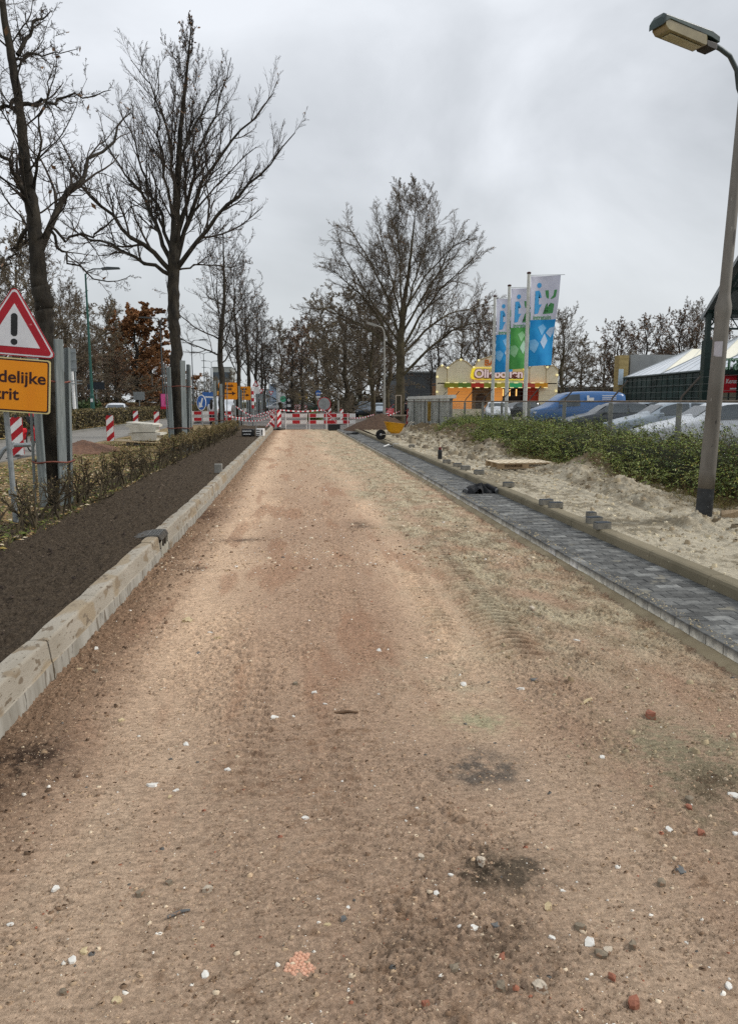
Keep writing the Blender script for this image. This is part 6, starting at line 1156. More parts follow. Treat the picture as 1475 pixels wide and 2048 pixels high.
    sheet('leaf_print', [(.95, -2.62), (1.25, -2.85), (1.38, -2.6), (1.40, -2.35), (1.15, -2.4)], Y_, lb, low); sheet('leaf_print', [(.62, -3.05), (.88, -2.65), (1.08, -3.0), (.86, -3.38)], Y_, lb, low); sheet('leaf_print', [(.02, -2.95), (.3, -2.9), (.55, -3.1), (.42, -3.4), (.3, -3.55), (.05, -3.35)], Y_, la, low); sheet('leaf_print', [(.45, -2.35), (.75, -2.2), (.95, -2.4), (.7, -2.75)], Y_, la, low)
flag(1057, 548, 35, False, 'nearest and tallest of the three banner flags, white over blue'); flag(1018, 573, 38.9, True, 'middle banner flag, white over green', w=1.3); flag(989, 594, 42.6, False, 'farthest banner flag, white over blue, left of the green one', w=1.3)
# ---- snack stall
X0, X1 = 13.3, 25.1; t = thing('snack_stall', 'cream fairground snack stall with scalloped top and orange lit counter', 'stall', (X0, 70, 0)); Wd = X1-X0; M_cream = mat('cream_panel', S(228, 214, 180), S(240, 228, 196), 1, .6)
def arc(x0, x1, z0, hh_, k=9): return [(x0+(x1-x0)*i/k, z0+hh_*sin(pi*i/k)) for i in range(k+1)]
top = [(0, 4.55)]+arc(0.05, 1.0, 4.6, .35)+arc(1.05, 3.5, 4.75, .75)+[(3.55, 4.75), (3.7, 5.0), (3.85, 5.35), (4.1, 5.5), (5.2, 5.85), (6.4, 6.05), (7.6, 5.85), (8.5, 5.5), (8.7, 5.35), (8.85, 5.0), (8.95, 4.75)]+arc(9.0, 10.6, 4.75, .8)+arc(10.65, Wd-.05, 4.6, .4)+[(Wd, 4.55)]
sc_ = .97
m = MB(); m.prism([(Wd, 3.05)]+[(0, 3.05)]+top, 0, .25); m.box((.55, .12, 1.5), (1.1, .25, 3.1)); m.box((Wd-.9, .12, 1.5), (1.8, .25, 3.1)); m.box((Wd/2, .05, .45), (Wd-2.9, .3, .9)); m.build('front', M_cream, t)
m = MB()
for a_, b_ in zip(top[:-1], top[1:]): m.tube([(a_[0], -.03, a_[1]), (b_[0], -.03, b_[1])], .05, 5)
[m.box((x_, -.02, 3.9), (.05, .04, 1.6)) for x_ in (1.02, 3.5, 9.0, 10.62)]; m.build('trim', mat('tan_trim', S(168, 150, 112), S(186, 168, 128)), t)
m = MB(); m.box((Wd/2, 2.6, 1.5), (Wd-.4, .1, 3.2)); m.box((Wd/2, 1.5, 3.3), (Wd-.2, 3, .1)); m.box((.15, 1.4, 1.5), (.1, 2.6, 3.2)); m.box((Wd-.15, 1.4, 1.5), (.1, 2.6, 3.2)); m.build('rear_box', mat('stall_inside', S(120, 84, 50), S(150, 104, 60), 1), t)
M_lit = mat('lit_orange_panel', S(214, 140, 70), S(226, 154, 84), .8, .7, emit=S(214, 140, 64), estr=.35); M_litr = mat('lit_red_panel', S(120, 44, 30), S(140, 54, 34), .8, .7, emit=S(150, 40, 20), estr=.15); M_bulb = mat('lit_bulb', S(250, 240, 170), None, emit=S(255, 240, 180), estr=.35); M_ybulb = mat('lit_yellow', S(250, 220, 60), None, emit=S(255, 225, 70), estr=1.1)
MB().box((2.35, .5, 1.9), (2.4, .06, 2.2)).build('lit_panel', M_lit, t); MB().box((6.1, .5, 1.9), (.9, .06, 2.2)).build('lit_panel', M_lit, t); m = MB(); m.box((9.6, .6, 1.95), (1.9, .06, 2.1)); m.build('lit_panel', M_litr, t)
m = MB(); m.box((4.6, .55, 1.9), (2.1, .05, 2.2)); m.build('door_panel', mat('brown_panel', S(120, 92, 62), S(140, 108, 74), 2), t); m = MB(); m.prism([(3.95, .9), (4.95, .9)]+[(4.45+.5*cos(a), 1.9+.45*sin(a)) for a in [pi*i/8 for i in range(9)]], .48, .53); m.build('door', mat('brown_door', S(66, 46, 30), S(82, 58, 38), 3), t)
m = MB(); m.box((7.4, .9, 2.0), (2.2, .05, 2.2)); m.build('serving_hatch', mat('hatch_dark', S(34, 26, 20), S(52, 38, 28)), t); m = MB(); [m.box((x_, .8, 2.45), (.10, .05, .65)) for x_ in (6.7, 7.35, 8.0)]; m.build('menu_lamp', mat('menu_lamp', S(250, 200, 120), None, emit=S(255, 190, 110), estr=1), t)
m = MB(); m.box((7.4, .45, 1.25), (2.5, .5, .7)); m.box((10.1, .5, 1.1), (.9, .3, .5)); m.build('counter', mat('steel_counter', S(96, 80, 70), S(130, 110, 96), 2, .5), t)
m = MB(); rr = random.Random(2)
[m.lathe([(.02, -.1), (.16, -.02), (.1, .14)], (1.25+rr.uniform(-.2, .2), .3, 1.7+rr.uniform(-.35, .35)), 6) for _ in range(7)]; m.build('ornament', mat('dark_red_ornament', S(90, 26, 24)), t)
m = MB(); aw = [S(150, 150, 40), S(110, 140, 50), S(200, 60, 40), S(150, 150, 50), S(210, 190, 70), S(70, 190, 120), S(200, 80, 60), S(230, 160, 40)]; na = 24
for i in range(na): m.box((.75+(Wd-1.9)*(i+.5)/na, -.25, 3.12), ((Wd-1.9)/na, .5, .42), (i*8//na))
m.build('awning', [mat('awning_%s' % n_, c_[0:3] if False else tuple(v*.9 for v in c_), None, emit=c_, estr=.02) for n_, c_ in zip(('olive', 'green', 'red', 'khaki', 'gold', 'mint', 'coral', 'amber'), aw)], t)
m = MB()
for i in range(na):
    if i % 2 == 0: m.box((.75+(Wd-1.9)*(i+.5)/na, -.52, 3.35), ((Wd-1.9)/na*.9, .06, .07)); 
    else: m.box((.75+(Wd-1.9)*(i+.5)/na, -.52, 2.9), ((Wd-1.9)/na*.9, .06, .07))
m.build('light_strip', M_bulb, t)
pts = rounded([(3.2, 3.68), (8.6, 3.62), (8.7, 4.75), (3.4, 4.78)], .3); m = MB(); m.prism(pts, -.12, -.0); m.build('sign_panel', mat('sign_back_yellow', S(250, 226, 60), None, emit=S(255, 226, 60), estr=.25), t); m = MB(); m.prism(inset(pts, .90), -.15, -.12); m.build('sign_field', mat('sign_brown', S(236, 214, 140), S(226, 200, 120), 2), t)
text('Oliebollen', 1.06, (5.95, -.19, 3.86), mat('pink_white_letters', S(216, 190, 186), S(226, 204, 200), 2, emit=S(216, 190, 186), estr=.25), t, .03, bold=.035, sx=1.06); text('Oliebollen', 1.06, (5.95, -.16, 3.84), mat('maroon_edge', S(110, 40, 34)), t, .008, bold=.085, sx=1.06)
text('BAKKERIJ', .78, (6.35, -.04, 4.98), mat('orange_letters', S(206, 110, 40), S(216, 126, 52), 3), t, .03, bold=.02, sx=1.1)
for x_, z_ in [(0.05, 3.9), (0.05, 2.5), (.5, 4.95), (1.05, 4.75), (2.3, 5.5), (3.55, 4.8), (4.0, 5.45), (8.75, 5.4), (9.5, 5.5), (10.7, 4.85), (11.7, 4.1), (11.65, 2.6), (7.0, 5.75)]: MB().box((x_, -.08, z_), (.2, .12, .17), bev=.03).build('bulb', M_bulb, t)
# ---- garden centre
M_slate = mat('dark_frame', S(22, 40, 36), S(34, 54, 48), 3, .5); M_gl = mat('glasshouse_glass', S(34, 46, 44), S(78, 98, 94), .35, .12, spec=.8, thr=(.4, .7)); M_roofw = mat('pale_roof', S(222, 228, 234), S(238, 242, 246), .6, .5); M_cr = mat('cream_roof', S(228, 224, 204), S(238, 234, 216), .6, .5); M_brick = mat('yellow_brick', S(140, 122, 78), S(168, 148, 100), 3, .9, stretch=(.4, .4, 3))
t = thing('glasshouse', 'garden centre glasshouse with dark glazed front and white pointed roofs', 'building', (33.5, 74, 0)); gx = lambda Y: -(74-Y)*.10
def gp(Y, z, x=0): return (gx(Y)+x, Y-74, z)
m = MB(); m.add([gp(74, 0), gp(30, 0), gp(30, 3.9), gp(74, 3.9), gp(74, 0, 12), gp(74, 3.9, 12)], [(0, 1, 2, 3), (0, 3, 5, 4)]); m.build('glazing', M_gl, t)
m = MB(); Yv = 74
while Yv > 30: m.box(gp(Yv, 1.95), (.10, .08, 3.9)); Yv -= 1.25
[m.tube([gp(74, z, -.03), gp(30, z, -.03)], r_, 4) for z, r_ in ((3.95, .12), (2.9, .035), (1.9, .03), (1.0, .03))]; m.build('mullions', M_slate, t)
# saw-tooth pointed roofs: each bay a pyramid-like hip over ~9 m
for i, (Ya, Yb_, hz) in enumerate([(74, 64.5, 2.6), (64.5, 55.5, 3.0), (55.5, 46.5, 3.0), (46.5, 38, 3.0)]):
    Ym = (Ya+Yb_)/2; A_, B_, C_ = gp(Ya, 4.0), gp(Yb_, 4.0), gp(Ym, 4.0+hz, 5.0); A2, B2, C2 = gp(Ya, 4.0, 16), gp(Yb_, 4.0, 16), gp(Ym, 4.0+hz, 14)
    MB().add([A_, B_, C_], [(0, 1, 2)]).build('roof_face', M_roofw, t); MB().add([B_, B2, C2, C_], [(0, 1, 2, 3)]).build('roof_side', M_cr, t); MB().add([A_, C_, C2, A2], [(0, 1, 2, 3)]).build('roof_side', M_roofw, t)
    m = MB(); [m.tube([Vector(B_).lerp(Vector(A_), f), Vector(C_).lerp(Vector(C_), f)], .03, 4) for f in (.2, .4, .6, .8)]; [m.tube([Vector(C_), Vector(X_)], .07, 4) for X_ in (A_, B_)]; [m.tube([Vector(B_).lerp(Vector(B2), f), Vector(C_).lerp(Vector(C2), f)], .03, 4) for f in (.1, .2, .3, .4)]; m.build('roof_ribs', mat('roof_rib', S(176, 180, 180)), t)
m = MB(); m.box((.2, 1.2, 3.15), (1.0, 1.2, 6.3)); m.build('brick_pillar', M_brick, t); m = MB(); m.box((4.3, 2.5, 3.1), (6.5, 3, 6.6)); m.build('grey_block', mat('grey_cladding', S(112, 114, 114), S(132, 134, 132), .4), t); MB().box((-.1, .55, 4.1), (.5, .08, 1.6)).build('poster', mat('pale_poster', S(180, 196, 206)), t)
# canopy
t = thing('canopy', 'dark green steel entrance canopy with a roof sloping up over a lattice girder', 'canopy', (28.5, 50, 0)); cz = 7.7; WX = 15.; DY = -10.; RZ_ = 8.6
for x_ in (0, 7.6, 15): m = MB(); m.box((x_, 0, cz/2), (.30, .30, cz)); m.box((x_, 0, 2.9), (.5, .5, 5.8)); m.build('column', M_slate, t)
for x_ in (7.6, 15): MB().box((x_, DY+1, (cz+RZ_*.9)/2), (.30, .30, cz+RZ_*.9)).build('column', M_slate, t)
m = MB()
for z in (cz-.15, cz-1.1): m.box((WX/2, 0, z), (WX, .12, .14))
for i in range(10): x_ = i*1.5; m.tube([(x_, 0, cz-.15), (x_+.75, 0, cz-1.1), (x_+1.5, 0, cz-.15)], .05, 5)
m.build('girder', M_slate, t)
def rp(x, f, dz=0): return Vector((x, DY*f, cz+RZ_*f+dz))
m = MB(); 
for f in (0.02, .17, .33, .5, .66, .83, .98): m.tube([rp(-.2, f, -.14), rp(WX, f, -.14)], .09, 4)
for x_ in (.25, 7.6, WX): m.tube([rp(x_, -.03, -.3), rp(x_, 1, -.3)], .13, 4); m.tube([rp(x_, -.0, -.85), rp(x_, 1, -.85)], .06, 4); [m.tube([rp(x_, f, -.3), rp(x_, f+.04, -.85)], .04, 4) for f in np.arange(0, .96, .08)]
m.build('purlins', M_slate, t)
m = MB(); a_ = [rp(-.22, -.04), rp(WX+.4, -.04), rp(WX+.4, 1.02), rp(-.22, 1.02)]; u_ = Vector((0, 0, .12)); m.add(a_+[v+u_ for v in a_], [(0, 1, 2, 3), (4, 7, 6, 5), (0, 4, 5, 1), (1, 5, 6, 2), (2, 6, 7, 3), (3, 7, 4, 0)]); m.build('roof', mat('canopy_roof', S(84, 88, 86), S(104, 108, 104), 1, .6), t)
m = MB(); m.tube([rp(-.25, -.05, .06), rp(-.25, 1.03, .06)], .10, 4); m.tube([rp(-.25, -.05, .06), rp(WX+.4, -.05, .06)], .09, 4); m.build('verge_board', mat('pale_verge', S(178, 184, 186), S(196, 200, 202)), t)
# letters and banners hang on the front beam between columns
t2 = thing('shop_sign', 'green standing letters on a dark beam above the entrance', 'shop sign', (28.7, 50.2, 0)); M_gr = mat('letter_green', S(56, 110, 74), S(70, 126, 86), 3, .5); MB().box((5, 0, 3.62), (10, .2, .3)).build('beam', M_slate, t2); text('intratuin', 1.75, (.35, -.05, 3.80), M_gr, t2, .08, 'LEFT', .01, sx=.62); text('intratuin', 1.75, (.35, -.16, 3.80), mat('letter_face', S(176, 204, 180), S(190, 214, 192)), t2, .01, 'LEFT', -.02, sx=.62)
t3 = thing('banner', 'green banner with small white print under the letters', 'banner', (28.4, 50.4, 0)); MB().box((.9, 0, 2.95), (1.75, .04, 1.0)).build('cloth', mat('green_banner', S(46, 118, 92), S(58, 132, 104), 2), t3); m = MB(); m.prism([(.3, 2.8), (.9, 3.1), (1.4, 3.2), (.95, 3.0)], -.03, -.022); m.build('print', M_white, t3)
t3 = thing('banner', 'red banner with white lettering next to the green one', 'banner', (30.15, 50.4, 0)); MB().box((.9, 0, 2.85), (1.8, .04, 1.25)).build('cloth', mat('red_banner', S(184, 24, 36), S(196, 34, 46), 2), t3); text('Kerstshow', .42, (.95, -.025, 2.88), M_white, t3, .002, bold=.01, sx=.85); MB().box((1.1, -.024, 2.5), (1.2, .006, .1)).build('line', M_white, t3)
t = thing('clad_building', 'wall of tan horizontal cladding with a green sign board, right of the near lamp post', 'building', (32.3, 47, 0)); m = MB(); m.box((4, 1.5, 3.05), (8, 3, 6.1)); m.build('wall', mat('tan_cladding', S(150, 132, 78), S(172, 152, 96), 2), t)
m = MB(); [m.box((4.0, -.02, .3+i*.31), (8.04, .05, .05)) for i in range(19)]; m.build('boards_joint', mat('dark_joint', S(66, 56, 36)), t); MB().box((4, -.1, 3.95), (8.2, .12, .85)).build('sign_board', mat('green_board', S(22, 104, 78), S(30, 116, 88), 2), t); MB().box((-.06, -.05, 4.5), (.12, .2, 4.2)).build('corner_trim', M_white, t)
text('Tuincentrum', .5, (2.4, -.17, 3.8), mat('letter_face', S(176, 204, 180)), t, .005, sx=.9); MB().lathe([(.1, 6.2), (.6, 6.35), (.75, 6.9), (.5, 7.4), (.1, 7.6)], (.85, 0, 0), 14).build('ball', mat('green_ball', S(14, 84, 68), S(20, 96, 78)), t)
# ---- far buildings
def building(name, label, px0, px1, ytop, Yd, dep, wall, bands, band_m, top_m=None):
    a, b_ = P(px0, ytop, Yd), P(px1, ytop, Yd); w = b_.x-a.x; t = thing(name, label, 'building', (a.x, Yd, 0)); MB().box((w/2, dep/2, a.z/2), (w, dep, a.z)).build('walls', wall, t)
    for (z0, z1) in bands: MB().box((w/2, -.02, a.z*(z0+z1)/2), (w*.96, .12, a.z*(z1-z0))).build('window_band', band_m, t)
    MB().box((w/2, dep/2, a.z+.1), (w+.3, dep+.3, .25)).build('roof', top_m or M_greymetal, t); return t, w, a.z
M_bandg = mat('window_band', S(52, 60, 68), S(80, 90, 98), .3, .15)
building('office_block', 'grey flat-roofed office block far behind the slim street tree', 425, 462, 735, 260, 20, mat('grey_wall', S(150, 152, 150), S(168, 170, 168), .2), [(.1, .28), (.4, .58), (.7, .88)], M_bandg)
building('office_block', 'pale blue-grey shop building behind the give-way signs', 532, 576, 780, 170, 18, mat('bluegrey_wall', S(132, 146, 158), S(152, 164, 174), .2), [(.35, .5)], M_bandg)
building('shed', 'low building with a yellow stripe seen between the trees', 570, 616, 784, 190, 15, mat('beige_wall', S(140, 140, 128), S(156, 154, 142), .2), [(.55, .95)], mat('yellow_band', S(196, 158, 40), S(206, 168, 52), .2))
building('warehouse', 'dark grey corrugated warehouse behind the largest tree', 806, 884, 746, 105, 25, mat('dark_corrugated', S(72, 76, 78), S(92, 96, 98), 1, .7, stretch=(8, 8, .2)), [(.1, .3)], M_bandg)
building('warehouse', 'long dark shed behind the car park', 1112, 1250, 776, 135, 15, mat('dark_shed', S(44, 44, 42), S(60, 60, 56), .5), [(.2, .4)], M_bandg)
p = P(577, 779, 100); t = thing('totem_sign', 'tall black totem sign with white symbols beyond the barrier', 'totem sign', (p.x, 100, 0)); MB().box((0, 0, p.z/2), (.75, .25, p.z), bev=.04).build('slab', M_black, t); m = MB(); [m.prism(disc(.2, 12, 0, z), -.135, -.126) for z in (p.z-.6, p.z-1.4)]; m.box((0, -.13, p.z-2.1), (.5, .01, .35)); m.build('symbols', M_white, t)
for (px, yt, w, Yd, m_, lab, sy) in ((544, 768, 1.4, 110, M_fpale, 'pale blue banner flag behind the give-way sign', False), (561, 766, 1.5, 100, M_white, 'white banner flag with dark marks left of the black totem', True)):
    p = P(px, yt, Yd); t = thing('flagpole', lab, 'flag', (p.x-.5, Yd, 0)); MB().tube([(0, 0, 0), (0, 0, p.z+.1)], .06, 8).build('pole', M_pole, t); MB().box((w*.55, 0, p.z-1.25), (w*.95, .02, 2.5)).build('cloth', m_, t)
    if sy: m = MB(); m.prism([(.4, p.z-1), (.8, p.z-.6), (.7, p.z-1.1), (1.1, p.z-1.2), (.75, p.z-1.3), (.7, p.z-1.6), (.55, p.z-1.2)], -.02, -.012); m.build('marks', M_black, t); MB().prism(disc(.42, 14, .8, p.z-2.1), -.02, -.012).build('green_mark', mat('mint', S(90, 190, 150)), t)
# ================================================================ VEHICLES
CP = [ # x from nose, z bottom, z belt, z top, half width belt, half width roof
 (0.0, .42, .60, .62, .60, .58), (.12, .25, .66, .70, .78, .72), (.5, .22, .74, .84, .86, .78), (1.05, .22, .86, .95, .88, .76), (1.25, .22, .90, 1.0, .885, .72), (1.75, .22, .93, 1.34, .89, .64), (2.1, .22, .94, 1.44, .89, .61), (2.8, .22, .95, 1.46, .89, .60), (3.4, .22, .97, 1.40, .885, .60), (3.85, .25, .98, 1.18, .87, .64), (4.1, .3, .94, 1.0, .84, .70), (4.25, .45, .80, .84, .76, .70)]
VANP = [(0, .5, .7, .8, .7, .64), (.15, .3, .9, 1.02, .86, .76), (.6, .25, 1.05, 1.15, .92, .80), (.95, .25, 1.1, 1.25, .94, .80), (1.5, .25, 1.12, 1.72, .95, .76), (1.85, .25, 1.12, 1.88, .95, .76), (2.6, .25, 1.14, 1.95, .95, .78), (3.8, .25, 1.14, 1.95, .95, .79), (4.75, .28, 1.14, 1.92, .95, .80), (4.9, .45, 1.1, 1.75, .93, .82)]
def car(label, loc, rz, paint, prof=CP, sc=1., glass_to=None, name='parked_car', cat='car', group=None, zs=1.):
    t = thing(name, label, cat, loc, rz, group); n = len(prof); B = MB(); ring = []
    for (x, zb, zbt, zt, w, wr) in prof:
        zt *= zs; zbt *= zs; zm = (zb+zbt)/2; r_ = [(-w*.93, zb), (-w*1.0, zm), (-w*.985, zbt), (-(w*.4+wr*.6) if zt-zbt > .2 else -w*.93, zbt+(zt-zbt)*.5), (-wr, zt-.03), (-wr*.6, zt), (wr*.6, zt), (wr, zt-.03), ((w*.4+wr*.6) if zt-zbt > .2 else w*.93, zbt+(zt-zbt)*.5), (w*.985, zbt), (w, zm), (w*.93, zb)]; ring.append([(x*sc-2.1*sc, y*sc, z*sc) for y, z in r_])
    k = 12; vs = [v for r_ in ring for v in r_]; fs = [(i*k+j, i*k+(j+1) % k, (i+1)*k+(j+1) % k, (i+1)*k+j) for i in range(n-1) for j in range(k)]+[tuple(range(k))[::-1], tuple((n-1)*k+j for j in range(k))]
    B.add(vs, fs); B.build('body', paint, t, smooth=True, sub=1)
    van = prof is VANP
    def pt(i, j, out=.012): v = Vector(ring[i][j]); return v+Vector((0, math.copysign(out, v.y), 0))
    # side windows between belt (2) and shoulder (4)
    gi = ([3, 5, 6] if van else [4, 5, 7, 9])
    def lerpx(x, j):
        for i in range(n-1):
            a, b_ = ring[i][j], ring[i+1][j]
            if a[0] <= x <= b_[0]: f = (x-a[0])/(b_[0]-a[0]+1e-9); return Vector(a).lerp(Vector(b_), f)
        return Vector(ring[-1][j])
    wins = [(1.25, 2.35)] if van else [(1.55, 2.55), (2.62, 3.35), (3.42, 3.85)]
    for s in (0, 1):
        for (xa, xb) in wins:
            m = MB(); N_ = 6; vs = []
            for i in range(N_+1):
                x = (xa+(xb-xa)*i/N_-2.1)*sc; jl, jh = (2, 4) if s == 0 else (9, 7); lo = lerpx(x, jl); hi = lerpx(x, jh); md = lerpx(x, 3 if s == 0 else 8); o_ = Vector((0, (-.014 if s == 0 else .014), 0))
                hi2 = md.lerp(hi, .72); lo2 = lo.lerp(md, .16); vs += [lo2+o_, md+o_, hi2+o_]
            m.add(vs, [(i*3+j, i*3+j+1, (i+1)*3+j+1, (i+1)*3+j) for i in range(N_) for j in range(2)]); m.build('side_window', M_cglass, t)
    for (i0, i1, nm) in (((4, 5, 'windscreen') if not van else (3, 5, 'windscreen')),)+((() if van else ((8, 10, 'rear_window'),))):
        a4 = [Vector(ring[i0][4]), Vector(ring[i0][7]), Vector(ring[i1][7]), Vector(ring[i1][4])]; c = sum(a4, Vector())/4; a4 = [c+(v-c)*.86 for v in a4]; nn = (a4[1]-a4[0]).cross(a4[3]-a4[0]).normalized(); nn = nn if nn.z > 0 else -nn; m = MB(); m.add([v+nn*.03 for v in a4], [(0, 1, 2, 3)]); m.build(nm, M_cglass, t)
    xw = (.82, 3.42) if not van else (.85, 3.95)
    for s in (-1, 1):
        for x in xw:
            w = bpy.data.objects.new('wheel', None); COL.objects.link(w); w.parent = t; w.location = ((x-2.1)*sc, s*.82*sc, .31*sc); w.rotation_euler.x = pi/2; MB().lathe([(.2, -.1), (.30, -.1), (.32, -.06), (.32, .06), (.30, .1), (.2, .1)], k=20).build('tyre', M_tyre, w); MB().lathe([(.04, -.08), (.2, -.105), (.21, .0), (.2, .105), (.04, .08)], k=14).build('rim', M_chrome, w)
        m = MB(); xf = 1.52 if not van else 1.3; m.box(((xf-2.1)*sc, s*.99*sc, .98*sc*zs if not van else 1.2), (.10, .2, .13), bev=.03); m.build('mirror', paint, t)
        z_ = .62 if not van else .85; m = MB(); m.box(((.13-2.1)*sc, s*.60*sc, z_*sc), (.16, .28, .12), bev=.04); m.build('headlight', mat('headlight', S(200, 204, 206), S(216, 220, 222), 4, .15), t)
        xe = prof[-1][0]; m = MB(); m.box(((xe-.12-2.1)*sc, s*.66*sc, (.82 if not van else 1.1)*sc), (.14, .2, .16), bev=.03); m.build('tail_light', mat('tail_light', S(180, 24, 36), S(200, 40, 50), 4, .2), t)
    m = MB(); m.box(((.03-2.1)*sc, 0, .42), (.08, .9, .16), bev=.02); m.build('grille', M_black, t); return t
def paint(nm, c): return mat(nm, c, tuple(v*1.06 for v in c), .6, .22, spec=.6)
PW, PG, PB, PS, PK = paint('white_car_paint', S(206, 210, 214)), paint('graphite_paint', S(48, 54, 62)), paint('blue_van_paint', S(50, 98, 152)), paint('silver_paint', S(148, 160, 170)), paint('black_paint', S(26, 28, 32))
gC = 'cars in the car park behind the fence'; gD = 'cars beyond the barriers'; gE = 'vehicles on the road across the verge'
def cpos(px, Yd): return P(px, 803, Yd).x
car('graphite grey hatchback parked behind the fence in front of the van', (cpos(1222, 31), 31, .18), R(-5), PG, sc=.97)
t = car('bright blue panel van with small white print parked beyond the grey car', (cpos(1143, 37), 37.5, .18), R(2), PB, VANP, name='parked_van', cat='van'); m = MB(); m.box((.75, -.985, 1.52), (.36, .01, .18)); m.box((.62, -.985, 1.66), (.12, .01, .12)); [m.box((1.75, -.975, 1.45+i*.09), (.75, .01, .035)) for i in range(4)]; m.build('print', M_white, t)
car('silver-white car parked in the middle, its nose pointing left', (cpos(1350, 24.5), 25.0, .18), R(-6), PS, group=gC)
car('white car nearest the fence at the right edge of the picture', (cpos(1440, 18.5), 18.6, .18), R(-8), PW, group=gC)
car('white car seen from the front before the snack stall', (cpos(993, 52), 52, .18), R(78), PW, group=gC); car('black car standing between the flagpoles and the stall', (cpos(1035, 56), 56, .18), R(15), PK, group=gC)
car('silver car behind the blue van', (cpos(1290, 40), 40, .18), R(0), PS, group=gC); car('white car at the far end of the glasshouse front', (cpos(1330, 50), 50, .18), R(4), PW, group=gC)
car('dark green car parked beyond the chevron beacons', (cpos(621, 115), 115, .02), R(185), paint('green_paint', S(44, 66, 58)), group=gD); car('dark jeep-like car with pale roof rack left of the lamp post', (cpos(730, 74), 74, .02), R(82), paint('navy_paint', S(44, 56, 66)), group=gD, zs=1.12); car('pale silver car beside the dark jeep-like one', (cpos(757, 82), 82, .02), R(88), PS, group=gD); car('red car half hidden behind the white timber frame', (cpos(800, 60), 60, .02), R(70), paint('red_car_paint', S(150, 24, 32)), group=gD)
car('white van-like car at the far left junction under the pale flags', (cpos(552, 120), 120, .02), R(0), PW, group=gD)
car('white car driving towards the camera behind the median hedge', (cpos(232, 57), 57, .05), R(100), PW, name='car', group=gE); 
for px, Yd, pt_, lab in ((305, 120, PW, 'small white car far away left of the pink poster'), (375, 130, paint('red_car_paint', S(150, 24, 32)), 'distant red and white vehicle between trunk guard and arrow sign')): car(lab, (cpos(px, Yd), Yd, .05), R(95), pt_, name='car', group=gE)
t = car('white service car with an orange beacon, half hidden by the slim street tree', (cpos(447, 56), 56, .05), R(95), PW, VANP, name='car', group=gE); MB().box((.3, 0, 2.15), (.3, .9, .3), bev=.04).build('beacon_bar', mat('amber_lamp', S(196, 130, 30), S(210, 150, 40), 3, .4), t)
